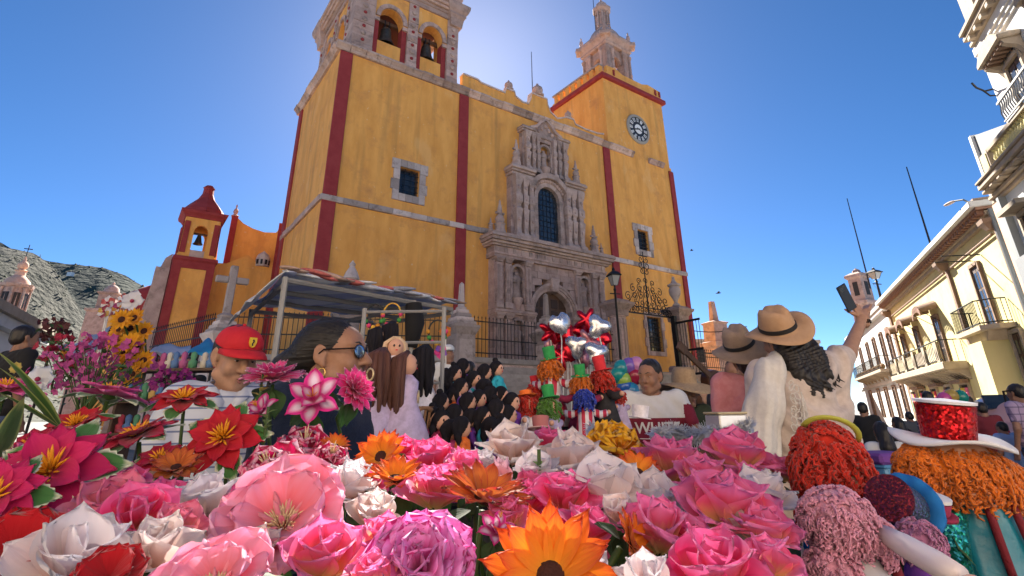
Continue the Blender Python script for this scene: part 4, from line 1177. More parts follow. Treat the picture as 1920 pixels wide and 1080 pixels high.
M_galv = mat('grey_iron', (0.23, 0.24, 0.25), 0.5)
ib = MB().box(-8.2, -4.9, 0.62, 0.66, 9.72, 9.77).build('railing', M_galv, tb)
for i in range(22):
 MB().tube([(-8.15 + i * 0.15, 0.64, 9.72), (-8.15 + i * 0.15 + 0.05, 0.67, 10.0), (-8.15 + i * 0.15 - 0.04, 0.66, 10.2), (-8.15 + i * 0.15, 0.64, 10.38)], 0.022, 4).build('baluster', M_galv, ib)
MB().box(-8.2, -4.85, 0.61, 0.67, 10.38, 10.44).build('rail', M_galv, ib)
MB().tube([(-3.42, -0.2, 11.7), (-3.3, 0.2, 11.72), (-3.45, 0.45, 11.85), (-3.66, 0.6, 11.95)], 0.035, 5).build('iron_bracket', M_iron, tb)
MB().tube([(-3.42, -0.2, 11.4), (-3.3, 0.1, 11.5), (-3.4, 0.3, 11.75)], 0.03, 5).build('iron_bracket', M_iron, tb)
lampb = thing('street_lamp', 'grey street lamp arm reaching out from the cream roof near the tall house', 'street lamp', rb(0.2, 0.5, 8.75), RB_A)
MB().tube([(0, 0, 0), (0.2, 0.12, 0.25), (0.55, 0.3, 0.35)], 0.035, 6).build('arm', mat('grey_pipe', (0.2, 0.22, 0.23), 0.6), lampb)
MB().ell((0.8, 0.4, 0.36), (0.32, 0.1, 0.06), 10, 6, Matrix.Rotation(0.4, 3, 'Z')).build('lamp_head', M_pale, lampb, smooth=True)
for px0, py0, px1, py1, Y, lab in ((1590, 372, 1624, 510, 46, 'thin tall antenna mast above the white house'), (1700, 313, 1741, 446, 34, 'thin tall antenna mast above the cream house')):
 a, b = at(px0, py0, Y), at(px1, py1, Y)
 t = thing('antenna_mast', lab, 'antenna', (b.x, b.y, b.z - 1.5))
 MB().tube([(0, 0, 0), (0, 0, a.z - b.z + 1.5)], [0.07, 0.035], 5).build('mast', M_iron, t)
 MB().tube([(0, 0, 1), (0.8, 0.3, 0)], 0.012, 4).build('guy', M_iron, t)
p = at(1617, 555, 62)
t = thing('distant_belfry', 'slim pink stone belfry rising behind the white house roof', 'belfry', (p.x, p.y, 0), 0.4)
MB().sqlathe([(1.0, 0), (1.0, p.z - 1.2), (1.2, p.z - 1.0), (1.2, p.z - 0.7), (0.8, p.z - 0.6)]).build('shaft', M_stone, t)
MB().sqlathe([(0.8, p.z - 0.6), (0.78, p.z + 2.0), (1.0, p.z + 2.2), (1.0, p.z + 2.5), (0.5, p.z + 2.8)]).build('belfry', M_stone, t)
for k in range(4):
 Mx = Matrix.Rotation(k * PI / 2, 4, 'Z')
 MB().box(-0.3, 0.3, -0.83, -0.77, p.z, p.z + 1.6, Mx).build('opening', M_shade, t)
MB().lathe([(0.5, p.z + 2.8), (0.4, p.z + 3.1), (0.1, p.z + 3.3), (0, p.z + 3.4)], 8).build('cap', M_stone, t)
p = at(1652, 560, 44)
street_lamp(Vector((p.x, p.y, p.z - 1.5)), 4.0, 'black lantern street lamp standing out against the sky above the white house', s=1.5)
p = at(1335, 700, 62)
fh = thing('far_stone_house', 'brown stone house with balcony in the gap right of the church', 'house', (p.x, p.y, 0), R(8))
M_fst = mat('far_brown_stone', (0.36, 0.26, 0.19), 0.9, (0.45, 0.34, 0.26), 1.2, bump=0.4)
MB().box(-8, 14, 0, 8, 0, 8.6).build('wall', M_fst, fh)
MB().box(-8, 14, -0.3, 8, 8.602, 9.0).build('cornice', M_tan, fh)
for x in (-1.2, 1.2, 3.6):
 opening(fh, x, 6.2, 8.0, 1.1, y=-0.14)
 fh.children[-1].location.y = 0
for i, x in enumerate((-2.6, 0.0, 2.6, 5.2)):
 MB().box(x - 0.25, x + 0.25, -0.3, -0.003, 0, 8.598).build('pilaster', M_pinkp if i == 9 else M_stone, fh)
fb = MB().box(-3.5, 6, -1.0, -0.31, 5.2, 5.5).build('balcony', M_tan, fh)
for i in range(26):
 MB().box(-3.4 + i * 0.36, -3.28 + i * 0.36, -0.95, -0.85, 5.502, 6.2).build('baluster', M_pale, fb)
MB().box(-3.5, 6, -1.0, -0.8, 6.202, 6.35).build('rail', M_pale, fb)
MB().box(-8, 6, -0.25, -0.004, 4.2, 4.5).build('band', M_red, fh)
p = at(1352, 690, 50)
t = thing('stone_gatepost', 'tall pink stone post with narrow top right of the church', 'post', (p.x, p.y, 0), R(20))
MB().sqlathe([(0.8, 0), (0.8, 6.6), (1.1, 6.8), (1.1, 7.2), (0.8, 7.3), (0.75, 8.8), (0.9, 9.0), (0.3, 9.2), (0.2, 11)]).build('post_block', M_stone, t)
t = thing('overhead_cable', 'thin dark cables strung in the gap right of the church', 'cable', at(1290, 620, 45))
for k, (y0, y1) in enumerate(((610, 612), (648, 652), (690, 692))):
 a, b = at(1255, y0, 44), at(1400, y1, 44)
 a, b = a - t.location, b - t.location
 MB().tube([a.lerp(b, i / 8) + Vector((0, 0, -0.5 * (1 - (2 * i / 8 - 1) ** 2))) for i in range(9)], 0.035, 4).build('cable', M_iron, t)
# --- left: far church spire, white house, market tarps
p = at(22, 562, 58)
sp = thing('distant_church_spire', 'distant pink baroque church spire with ball and iron cross at far left', 'church tower', (p.x, p.y, p.z * 0.45), 0.6)
sp.scale = (0.55, 0.55, 0.55)
zt = p.z
MB().sqlathe([(3.4, -zt * 0.45 / 0.55), (3.4, zt - 3.5)]).build('tower_shaft', M_stone, sp)
MB().lathe([(3.0, zt - 3.5), (3.2, zt - 3.2), (2.5, zt - 2.9), (2.4, zt + 2.2), (2.9, zt + 2.5), (3.1, zt + 3.0), (2.2, zt + 3.2)], 8).build('belfry', M_stone, sp)
for k in range(8):
 a = k * PI / 4 + PI / 8
 MB().lathe([(0.34, zt - 2.8), (0.26, zt - 2.4), (0.22, zt + 1.6), (0.4, zt + 2.2)], 6, (2.5 * math.cos(a + PI / 8), 2.5 * math.sin(a + PI / 8), 0)).build('column', M_stone2, sp)
 Mx = Matrix.Rotation(a + PI / 2 - PI / 8 + PI / 8, 4, 'Z')
 MB().box(-0.5, 0.5, -2.42, -2.2, zt - 1.8, zt + 1.2, Mx).build('opening', M_shade, sp)
MB().lathe([(2.2, zt + 3.2), (2.0, zt + 3.9), (1.3, zt + 4.6), (0.9, zt + 5.0), (0.85, zt + 5.8), (1.1, zt + 6.0), (0.6, zt + 6.3)], 10).build('dome', M_pinkp, sp, smooth=True)
MB().ell((0, 0, zt + 7.1), 0.95, 12, 8).build('ball', M_pinkp, sp, smooth=True)
MB().lathe([(0.5, zt + 7.9), (0.3, zt + 8.3), (0.15, zt + 9.0)], 8).build('spike', M_pinkp, sp)
MB().box(-0.07, 0.07, -0.07, 0.07, zt + 8.9, zt + 11.6).box(-0.7, 0.7, -0.071, 0.071, zt + 10.6, zt + 10.78).build('cross', M_iron, sp)
p = at(206, 560, 62)
t = thing('distant_pink_belfry', 'distant small pink stone belfry behind the white flower pinwheels', 'belfry', (p.x, p.y, p.z * 0.4), 0.3)
t.scale = (0.6, 0.6, 0.6)
MB().sqlathe([(2.4, -p.z * 0.4 / 0.6), (2.4, p.z - 3.0), (2.7, p.z - 2.8), (2.7, p.z - 2.4)]).build('shaft', M_stone, t)
MB().sqlathe([(1.5, p.z - 2.4), (1.45, p.z + 0.6), (1.75, p.z + 0.8), (1.75, p.z + 1.1)]).build('belfry', M_stone, t)
MB().lathe([(1.4, p.z + 1.1), (1.2, p.z + 2.0), (0.6, p.z + 2.6), (0.2, p.z + 2.8), (0.25, p.z + 3.1), (0, p.z + 3.4)], 10).build('dome', M_stone, t, smooth=True)
pe = at(96, 616, 15)
ka = at(-60, 532, 1.0).z - CAM_Z
pa = at(-60, 532, (pe.z - CAM_Z) / ka)
dv = Vector((pe.x - pa.x, pe.y - pa.y, 0))
wl = thing('white_corner_house', 'bright white low house with sloping eave behind the man in black', 'house', (pe.x, pe.y, 0), math.atan2(dv.y, dv.x))
M_lit = mat('bright_white_plaster', (0.8, 0.79, 0.76), 0.9)
MB().box(-11, 0, 0.25, 5, 0, pe.z - 0.45).build('wall', M_lit, wl)
MB().box(-11, 0.2, 0.0, 5.2, pe.z - 0.448, pe.z - 0.2).build('eave', M_white, wl)
MB().box(-11, 0.35, -0.12, 5.3, pe.z - 0.198, pe.z).build('roof_edge', M_tan, wl)
def tarp(name, label, pts, Y, cat, m, sag=0.25, poles=True, rise=0.0):
 """stall roof of sagging cloth through four pixel corners (near left, near right, far right, far left)"""
 P = [at(x, y, yy) for x, y, yy in pts]
 base = Vector(((P[0].x + P[2].x) / 2, (P[0].y + P[2].y) / 2, 0))
 t = thing(name, label, cat, base)
 n = 10
 vs = []
 for j in range(n + 1):
  for i in range(n + 1):
   u, v = i / n, j / n
   q = (P[0] * (1 - u) + P[1] * u) * (1 - v) + (P[3] * (1 - u) + P[2] * u) * v
   q = q - base
   q.z += -sag * math.sin(PI * u) * math.sin(PI * v) + rise * math.sin(PI * v) + 0.03 * math.sin(9 * u + 5 * v)
   vs.append(tuple(q))
 fs = [(j * (n + 1) + i, j * (n + 1) + i + 1, (j + 1) * (n + 1) + i + 1, (j + 1) * (n + 1) + i) for j in range(n) for i in range(n)]
 o = MB().add(vs, fs).build('cloth', m, t, smooth='all')
 sd = o.modifiers.new('thick', 'SOLIDIFY')
 sd.thickness = 0.012
 if poles:
  for q in P:
   q = q - base
   MB().tube([(q.x, q.y, 0), (q.x, q.y, q.z)], 0.025, 6).build('pole', M_iron, t)
 return t
M_tarpw = mat('white_tarp', (0.62, 0.63, 0.68), 0.7, (0.72, 0.73, 0.77), 3, trans=0.25)
M_tarpb = mat('blue_tarp', (0.02, 0.25, 0.50), 0.6, (0.03, 0.32, 0.6), 3, trans=0.25)
tarp('market_tarp', 'white market tarp sloping up behind the purple blossoms', [(95, 655, 11), (170, 670, 10), (208, 612, 12), (150, 640, 14)], 11, 'tarp', M_tarpw, 0.1)
tarp('market_tarp', 'white market tarp left of the stone cross pedestal', [(280, 660, 11), (352, 668, 11), (358, 650, 14), (300, 645, 14)], 11, 'tarp', M_tarpw, 0.2)
tarp('blue_parasol', 'bright blue stall cover behind the man in the red cap', [(350, 662, 9), (410, 664, 9), (405, 642, 11), (375, 645, 11)], 9, 'tarp', M_tarpb, -0.15)
# --- unseen houses added across the plaza; pale walls bounce sunlight onto church and flowers
random.seed(77)
for i, (x0_, x1_, h_, c_) in enumerate(((-34, -13, 10.5, mat('bounce_cream', (0.78, 0.66, 0.42), 0.9)), (-12.9, 6, 12, mat('bounce_peach', (0.76, 0.60, 0.46), 0.9)), (6.1, 20, 11, mat('bounce_white', (0.8, 0.76, 0.7), 0.9)))):
 hs_ = thing('added_plaza_house', ('cream', 'peach', 'white')[i] + ' unseen house added across the plaza to bounce sunlight', 'house', ((x0_ + x1_) / 2, -13, 0))
 w_ = (x1_ - x0_) / 2
 MB().box(-w_, w_, -8, 0, 0, h_).build('wall', c_, hs_)
 MB().box(-w_, w_, -8, 0.5, h_ + .002, h_ + 0.4).build('cornice', M_tan, hs_)
 n = int(w_ * 2 / 3)
 for k in range(n):
  x = -w_ + (k + 0.5) * 2 * w_ / n
  opening(hs_, x, 5.4, 7.8, 1.1)
  opening(hs_, x, 0.05, 2.9, 1.3)
# === people: one continuous skin per body, drawn out of a smooth distance field
class Field:
 def __init__(self):
  self.p = []
 def cap(self, a, b, ra, rb=None, k=0.02, flat=None):
  self.p.append(('c', np.array(a, float), np.array(b, float), ra, ra if rb is None else rb, k, flat))
  return self
 def ell(self, c, r, k=0.02, rot=None, sub=False):
  r = np.array((r, r, r) if isinstance(r, (int, float)) else r, float)
  Mx = np.array(rot.to_matrix()) if rot is not None else None
  self.p.append(('s' if sub else 'e', np.array(c, float), r, Mx, k))
  return self
 def chain(self, pts, rs, k=0.02):
  for (a, b, ra, rb) in zip(pts[:-1], pts[1:], rs[:-1], rs[1:]):
   self.cap(a, b, ra, rb, k)
  return self
 def bounds(self):
  lo, hi = np.full(3, 1e9), np.full(3, -1e9)
  for q in self.p:
   if q[0] == 'c':
    m = max(q[3], q[4]) + 0.01
    for e in (q[1], q[2]):
     lo, hi = np.minimum(lo, e - m), np.maximum(hi, e + m)
   elif q[0] == 'e':
    m = (q[2] if q[3] is None else np.full(3, q[2].max())) + 0.01
    lo, hi = np.minimum(lo, q[1] - m), np.maximum(hi, q[1] + m)
  return lo, hi
 def mesh(self, name, m, vox, warp=None, cut=None):
  lo, hi = self.bounds()
  lo = lo - 2.5 * vox
  n = np.ceil((hi + 2.5 * vox - lo) / vox).astype(int) + 1
  ax = [lo[i] + np.arange(n[i]) * vox for i in range(3)]
  F = np.full(tuple(n), 1.0)
  for q in self.p:
   if q[0] == 'c':
    _, a, b, ra, rb, k, flat = q
    mm = max(ra, rb) + k * 1.5 + 3 * vox
    l, h = np.minimum(a, b) - mm, np.maximum(a, b) + mm
   else:
    _, c, r, Mx, k = q
    rr = r if Mx is None else np.full(3, r.max())
    l, h = c - rr - k * 1.5 - 3 * vox, c + rr + k * 1.5 + 3 * vox
   i0 = np.clip(np.floor((l - lo) / vox).astype(int), 0, n)
   i1 = np.clip(np.ceil((h - lo) / vox).astype(int) + 1, 0, n)
   if (i1 <= i0).any():
    continue
   sl = tuple(slice(i0[i], i1[i]) for i in range(3))
   X, Y, Z = np.meshgrid(ax[0][sl[0]], ax[1][sl[1]], ax[2][sl[2]], indexing='ij')
   if q[0] == 'c':
    ab = b - a
    L2 = max(ab @ ab, 1e-9)
    t = np.clip(((X - a[0]) * ab[0] + (Y - a[1]) * ab[1] + (Z - a[2]) * ab[2]) / L2, 0, 1)
    dx, dy, dz = X - a[0] - t * ab[0], Y - a[1] - t * ab[1], Z - a[2] - t * ab[2]
    if flat:
     dy = dy / flat
    d = np.sqrt(dx * dx + dy * dy + dz * dz) - (ra + (rb - ra) * t)
    if flat:
     d = d * min(1, flat)
   else:
    dx, dy, dz = X - c[0], Y - c[1], Z - c[2]
    if Mx is not None:
     dx, dy, dz = (Mx[0, 0] * dx + Mx[1, 0] * dy + Mx[2, 0] * dz, Mx[0, 1] * dx + Mx[1, 1] * dy + Mx[2, 1] * dz, Mx[0, 2] * dx + Mx[1, 2] * dy + Mx[2, 2] * dz)
    k0 = np.sqrt((dx / r[0]) ** 2 + (dy / r[1]) ** 2 + (dz / r[2]) ** 2)
    k1 = np.sqrt((dx / r[0] ** 2) ** 2 + (dy / r[1] ** 2) ** 2 + (dz / r[2] ** 2) ** 2) + 1e-9
    d = k0 * (k0 - 1) / k1
   G = F[sl]
   kk = max(k, 1e-4)
   if q[0] == 's':
    h_ = np.clip(0.5 - 0.5 * (G + d) / kk, 0, 1)
    F[sl] = G * (1 - h_) + (-d) * h_ + kk * h_ * (1 - h_)
   else:
    h_ = np.clip(0.5 + 0.5 * (G - d) / kk, 0, 1)
    F[sl] = G * (1 - h_) + d * h_ - kk * h_ * (1 - h_)
  if warp is not None or cut is not None:
   X, Y, Z = np.meshgrid(*ax, indexing='ij')
   if warp is not None:
    F = F + warp(X, Y, Z)
   if cut is not None:
    F = np.maximum(F, cut(X, Y, Z))

  S = F < 0
  cnt = np.zeros(tuple(n - 1))
  acc = [np.zeros(tuple(n - 1)) for _ in range(3)]
  corner = [(i, j, k_) for i in (0, 1) for j in (0, 1) for k_ in (0, 1)]
  def cs(o):
   return tuple(slice(o[i], n[i] - 1 + o[i]) for i in range(3))
  for a in range(3):
   for o in corner:
    if o[a]:
     continue
    o2 = list(o); o2[a] = 1
    f0, f1 = F[cs(o)], F[cs(o2)]
    cr = (f0 < 0) != (f1 < 0)
    den = np.where(cr, f0 - f1, 1.0)
    t = np.where(cr, f0 / np.where(den == 0, 1, den), 0)
    cnt += cr
    for b in range(3):
     acc[b] += cr * (t if b == a else o[b])
  act = cnt > 0
  idx = np.full(act.shape, -1)
  idx[act] = np.arange(act.sum())
  ijk = np.argwhere(act)
  V = np.stack([(acc[b][act] / cnt[act] + ijk[:, b]) * vox + lo[b] for b in range(3)], 1)
  faces = []
  for a in range(3):
   b, c = (a + 1) % 3, (a + 2) % 3
   s0 = [slice(1, n[i] - 1) for i in range(3)]
   s1 = list(s0)
   s0[a] = slice(0, n[a] - 1)
   s1[a] = slice(1, n[a])
   A, B = S[tuple(s0)], S[tuple(s1)]
   for flip in (False, True):
    e = np.argwhere((A & ~B) if not flip else (~A & B))
    if not len(e):
     continue
    base = e.copy()
    base[:, b] += 1
    base[:, c] += 1
    q = []
    for (db, dc) in ((-1, -1), (0, -1), (0, 0), (-1, 0)):
     g2 = base.copy()
     g2[:, b] += db
     g2[:, c] += dc
     q.append(idx[g2[:, 0], g2[:, 1], g2[:, 2]])
    q = np.stack(q if not flip else q[::-1], 1)
    faces.append(q)
  Q = np.concatenate(faces)
  Q = Q[(Q >= 0).all(1)]
  me = bpy.data.meshes.new(name)
  me.vertices.add(len(V))
  me.vertices.foreach_set('co', V.astype(np.float32).ravel())
  me.loops.add(len(Q) * 4)
  me.loops.foreach_set('vertex_index', Q.astype(np.int32).ravel())
  me.polygons.add(len(Q))
  me.polygons.foreach_set('loop_start', np.arange(0, len(Q) * 4, 4, dtype=np.int32))
  me.polygons.foreach_set('use_smooth', np.ones(len(Q), bool))
  me.update(calc_edges=True)
  me.validate()
  me.materials.append(m)
  return me
def skin_mat(name, c):
 return mat(name, c, 0.5, tuple(v * 0.82 for v in c), 35, bump=0.06, bscale=220, sss=0.12, spec=0.4, bdist=0.004)
SK1 = skin_mat('warm_brown_skin', (0.36, 0.185, 0.115))
SK2 = skin_mat('tan_skin', (0.42, 0.235, 0.155))
SK3 = skin_mat('dark_tan_skin', (0.30, 0.155, 0.10))
M_hairb = mat('black_hair', (0.012, 0.010, 0.010), 0.42, (0.03, 0.026, 0.026), 60, stretch=(1, 1, 0.15), bump=0.5, bscale=150, bdist=0.004, spec=0.35)
M_hairg = mat('greying_hair', (0.02, 0.018, 0.018), 0.5, (0.09, 0.085, 0.082), 40, stretch=(0.6, 0.12, 1.4), bump=0.5, bscale=150, bdist=0.004, lo=0.55, hi=0.95, spec=0.25)
M_eye = mat('eye_white', (0.62, 0.58, 0.54), 0.25)
M_iris = mat('dark_iris', (0.02, 0.012, 0.008), 0.15)
M_lip = mat('lips', (0.30, 0.11, 0.09), 0.45)
M_shoe = mat('dark_shoe', (0.03, 0.025, 0.022), 0.5)
def put_head(F, C, Rm, s=1.0, nose=1.0, k=0.014, male=False):
 """adds skull, jaw, nose, brow, ears to a field; C head centre, Rm rotation (face towards -y)"""
 def P(x, y, z):
  return tuple(Vector(C) + Rm @ (Vector((x, y, z)) * s))
 q = Rm.to_quaternion()
 E = lambda c, r, kk=k, sub=False, rq=None: F.ell(P(*c), tuple(v * s for v in r), kk * s, (q if rq is None else q @ rq), sub)
 E((0, 0.014, 0.036), (0.076, 0.096, 0.088), 0.02)
 E((0, -0.03, -0.03), (0.061, 0.064, 0.085), 0.025)
 E((0, -0.052, 0.035), (0.055, 0.045, 0.05), 0.025)
 j = 1.12 if male else 1.0
 F.cap(P(-0.05 * j, -0.01, -0.065), P(-0.012 * j, -0.074, -0.098), 0.024 * s, 0.02 * s, 0.02 * s)
 F.cap(P(0.05 * j, -0.01, -0.065), P(0.012 * j, -0.074, -0.098), 0.024 * s, 0.02 * s, 0.02 * s)
 E((0, -0.076, -0.098), (0.022 * j, 0.02, 0.018), 0.016)
 for sx in (-1, 1):
  E((sx * 0.04, -0.066, -0.028), (0.025, 0.024, 0.026), 0.02)
  F.cap(P(sx * 0.012, -0.089, 0.031), P(sx * 0.048, -0.076, 0.033), 0.011 * s, 0.009 * s, 0.014 * s)
  E((sx * 0.031, -0.104, 0.011), (0.017, 0.02, 0.0115), 0.009, True)
  E((sx * 0.031, -0.083, 0.016), (0.0155, 0.011, 0.0065), 0.004)
  E((sx * 0.0315, -0.083, 0.0015), (0.015, 0.009, 0.0045), 0.004)

  eq = Euler((0, 0, -sx * 0.35)).to_quaternion()
  E((sx * 0.079, 0.014, 0.002), (0.010, 0.021, 0.034), 0.008, False, eq)
  E((sx * 0.0865, 0.006, 0.006), (0.006, 0.011, 0.018), 0.004, True, eq)
  E((sx * 0.074, 0.004, -0.03), (0.009, 0.010, 0.012), 0.008)
 F.cap(P(0, -0.086, 0.024), P(0, -0.111 * (1 + .03 * nose), -0.022), 0.0085 * s, 0.0125 * s * nose, 0.012 * s)
 E((0, -0.111 - 0.004 * nose, -0.026), (0.0125 * nose, 0.012, 0.0105), 0.008)
 for sx in (-1, 1):
  E((sx * 0.0125 * nose, -0.098, -0.029), (0.0085, 0.011, 0.008), 0.006)
 F.cap(P(-0.019, -0.087, -0.061), P(0.019, -0.087, -0.061), 0.0085 * s, None, 0.01 * s)
 E((0, -0.0945, -0.0585), (0.014, 0.007, 0.006), 0.006)
 F.cap(P(-0.014, -0.087, -0.074), P(0.014, -0.087, -0.074), 0.0085 * s, None, 0.009 * s)
 E((0, -0.100, -0.0665), (0.024, 0.012, 0.0016), 0.004, True)
 return P, q
def head_bits(parent, C, Rm, s=1.0, male=False, eyes=True, brow=M_hairb):
 """eyes, brows and lips as children of the body"""
 Mh = Matrix.Translation(C) @ Rm.to_4x4() @ Matrix.Scale(s, 4)
 for sx in (-1, 1):
  if eyes:
   e = MB().ell((sx * 0.031, -0.0765, 0.0085), 0.0125, 12, 8, None)
   e.v = [tuple(Mh @ Vector(p)) for p in e.v]
   eo = e.build('eye', M_eye, parent, smooth='all')
   e = MB().ell((sx * 0.031, -0.087, 0.0085), (0.0062, 0.003, 0.0062), 10, 6)
   e.v = [tuple(Mh @ Vector(p)) for p in e.v]
   e.build('iris', M_iris, eo, smooth='all')
  b = MB().tube([(sx * 0.012, -0.0985, 0.031), (sx * 0.03, -0.0955, 0.0385), (sx * 0.05, -0.082, 0.034)], [0.004, 0.0048, 0.002], 6, flat=0.7)
  b.v = [tuple(Mh @ Vector(p)) for p in b.v]
  b.build('eyebrow', brow, parent, smooth='all')
 lp = MB().tube([(-0.021, -0.0885, -0.064), (-0.008, -0.0985, -0.0595), (0, -0.0985, -0.061), (0.008, -0.0985, -0.0595), (0.021, -0.0885, -0.064)], [0.002, 0.0048, 0.0045, 0.0048, 0.002], 6)
 lp.v = [tuple(Mh @ Vector(p)) for p in lp.v]
 lp.build('lip', M_lip, parent, smooth='all')
 lp = MB().tube([(-0.018, -0.0885, -0.068), (0, -0.0985, -0.0745), (0.018, -0.0885, -0.068)], [0.002, 0.0062, 0.002], 6)
 lp.v = [tuple(Mh @ Vector(p)) for p in lp.v]
 lp.build('lip', M_lip, parent, smooth='all')
def put_hand(F, W, d, side, curl=0.5, s=1.0, up=None, k=0.006):
 """palm and five bent fingers; W wrist, d pointing along the palm, side = thumb direction"""
 d = Vector(d).normalized()
 side = Vector(side)
 side = (side - d * side.dot(d)).normalized()
 nrm = d.cross(side)
 if up is not None and nrm.dot(Vector(up)) < 0:
  nrm = -nrm
 W = Vector(W)
 F.cap(tuple(W), tuple(W + d * 0.03 * s), 0.023 * s, 0.024 * s, 0.015)
 for i in range(4):
  o = side * (0.03 - 0.02 * i) * s
  F.cap(tuple(W + d * 0.025 * s + o * 0.7), tuple(W + d * 0.085 * s + o), 0.0135 * s, 0.0115 * s, 0.012)
 for i, L in enumerate((0.068, 0.078, 0.072, 0.056)):
  p = W + d * 0.085 * s + side * (0.03 - 0.02 * i) * s
  a = curl * 0.5
  for j, f in enumerate((0.45, 0.32, 0.23)):
   v = d * math.cos(a) + nrm * math.sin(a)
   p2 = p + v * L * f * s
   F.cap(tuple(p), tuple(p2), (0.0092 - 0.0012 * j) * s, (0.0086 - 0.0012 * j) * s, k)
   p = p2
   a += curl
 p = W + d * 0.02 * s + side * 0.022 * s
 v = (d * 0.55 + side * 0.8 + nrm * 0.25 * curl).normalized()
 for j, f in enumerate((0.04, 0.03, 0.025)):
  p2 = p + v * f * s
  F.cap(tuple(p), tuple(p2), (0.0125 - 0.0018 * j) * s, (0.0112 - 0.0018 * j) * s, k + 0.003)
  p = p2
  v = (v + d * 0.35 + nrm * 0.3 * curl).normalized()
def folds(a, f, seed=0.0):
 def w(X, Y, Z):
  return a * (np.sin(f * (Z + 0.5 * X + 0.06 * np.sin(9 * X + seed) + 0.05 * np.sin(11 * Y))) * 0.6 + np.sin(f * 0.6 * (Z * 0.6 - X + 0.4 * Y) + seed) * 0.5)
 return w
def figure(label, loc, rotz=0.0, H=1.65, skin=SK2, shirt=None, trousers=None, hair=M_hairb, hairstyle='short', sleeves='short', arms=None,
     head_yaw=0.0, head_pitch=0.0, head_roll=0.0, vox=0.012, face=False, fingers=False, male=True, group=None, sit=False, shirt_name='shirt', wide=1.0, lean=0.0, fold=0.004, skirt=False, noseS=1.0, drop=0.0):
 """standing (or seated) person facing -y, soles at loc"""
 t = thing('person', label, 'person', loc, rotz, group)
 k = H / 1.65
 hx, sx_ = 0.088 * k, (0.175 if male else 0.16) * k * wide
 hipz = 0.88 * k if not sit else 0.50 * k
 dz = hipz - 0.88 * k
 cz = 1.36 * k + dz
 ly = -math.sin(lean) * 0.4
 hip = {s: (s * hx, 0, hipz) for s in (-1, 1)}
 sh = {s: (s * sx_, ly, cz) for s in (-1, 1)}
 arms = arms or {}
 el, wr = {}, {}
 for s in (-1, 1):
  e, w = arms.get(s, ((s * (sx_ + 0.06), ly + 0.03, cz - 0.28 * k), (s * (sx_ + 0.05), ly - 0.05, cz - 0.52 * k)))
  el[s], wr[s] = e, w
 if sit:
  kn = {s: (s * hx * 1.3, -0.42 * k, hipz + 0.02) for s in (-1, 1)}
  an = {s: (s * hx * 1.3, -0.40 * k, 0.09) for s in (-1, 1)}
 else:
  kn = {s: (s * hx * 1.1, -0.01, 0.47 * k) for s in (-1, 1)}
  an = {s: (s * hx * 1.15, 0.01, 0.09 * k - drop) for s in (-1, 1)}
  kn = {s: (v[0], v[1], v[2] - drop / 2) for s, v in kn.items()}
 hc = Vector((0, ly - 0.02, 1.525 * k + dz))
 Rm = (Matrix.Rotation(head_yaw, 3, 'Z') @ Matrix.Rotation(head_roll, 3, 'Y') @ Matrix.Rotation(head_pitch, 3, 'X'))
 def trunk(F, e, w=1.0):
  F.ell((0, 0, hipz + 0.04 * k), (0.165 * k * wide + e, 0.115 * k + e, 0.13 * k + e), 0.05)
  F.ell((0, ly * .4, 1.06 * k + dz), (0.145 * k * wide + e, 0.105 * k + e, 0.16 * k + e), 0.06)
  F.ell((0, ly * .9, 1.24 * k + dz), (0.165 * k * wide + e, 0.115 * k + e, 0.16 * k + e), 0.06)
  F.cap((-sx_ * 0.85, ly, cz - 0.005), (sx_ * 0.85, ly, cz - 0.005), 0.055 * k + e, None, 0.05)
  if not male:
   for s in (-1, 1):
    F.ell((s * 0.075 * k, ly - 0.085 * k, 1.23 * k + dz), 0.062 * k + e, 0.04)
 F = Field()
 trunk(F, 0)
 F.cap((0, ly + 0.015, 1.37 * k + dz), tuple(hc + Vector((0, 0.02, -0.05))), 0.058 * k, 0.054 * k, 0.03)
 for s in (-1, 1):
  F.chain([sh[s], el[s], wr[s]], [0.05 * k, 0.04 * k, 0.028 * k], 0.03)
  F.chain([hip[s], kn[s], an[s]], [0.082 * k, 0.055 * k, 0.038 * k], 0.03)
  d = Vector(wr[s]) - Vector(el[s])
  if fingers:
   put_hand(F, wr[s], d, (-s, 0, 0.2) if abs(d.normalized().x) < 0.7 else (0, 0, 1), 0.45, k)
  else:
   q = Vector(wr[s]) + d.normalized() * 0.075
   F.cap(wr[s], tuple(q), 0.033 * k, 0.028 * k, 0.02)
   for j in range(4):
    q2 = q + d.normalized() * 0.075 + Vector((0.0, (j - 1.5) * 0.02, 0))
    F.cap(tuple(q + Vector((0, (j - 1.5) * 0.018, 0))), tuple(q2), 0.011, 0.009, 0.008)
   F.cap(tuple(Vector(wr[s]) + d.normalized() * 0.02), tuple(Vector(wr[s]) + d.normalized() * 0.07 + Vector((0, -0.045, 0))), 0.012, 0.01, 0.008)
 put_head(F, hc, Rm, k, noseS, male=male)
 body = obj('body', F.mesh('body', skin, vox), t)
 if face:
  head_bits(body, hc, Rm, k, male)
 if shirt is not None:
  G = Field()
  trunk(G, 0.016)
  if not male:
   G.cap((0, ly * .4, 0.98 * k + dz), (0, 0, 0.84 * k + dz), 0.15 * k, 0.16 * k, 0.05, flat=0.75)
  for s in (-1, 1):
   a, b = Vector(sh[s]), Vector(el[s])
   G.cap(sh[s], tuple(a.lerp(b, 0.62 if sleeves == 'short' else 1.0)), 0.066 * k, 0.056 * k, 0.04)
   if sleeves == 'long':
    G.cap(el[s], tuple(Vector(el[s]).lerp(Vector(wr[s]), 0.93)), 0.053 * k, 0.042 * k, 0.03)
  zn = 1.405 * k + dz
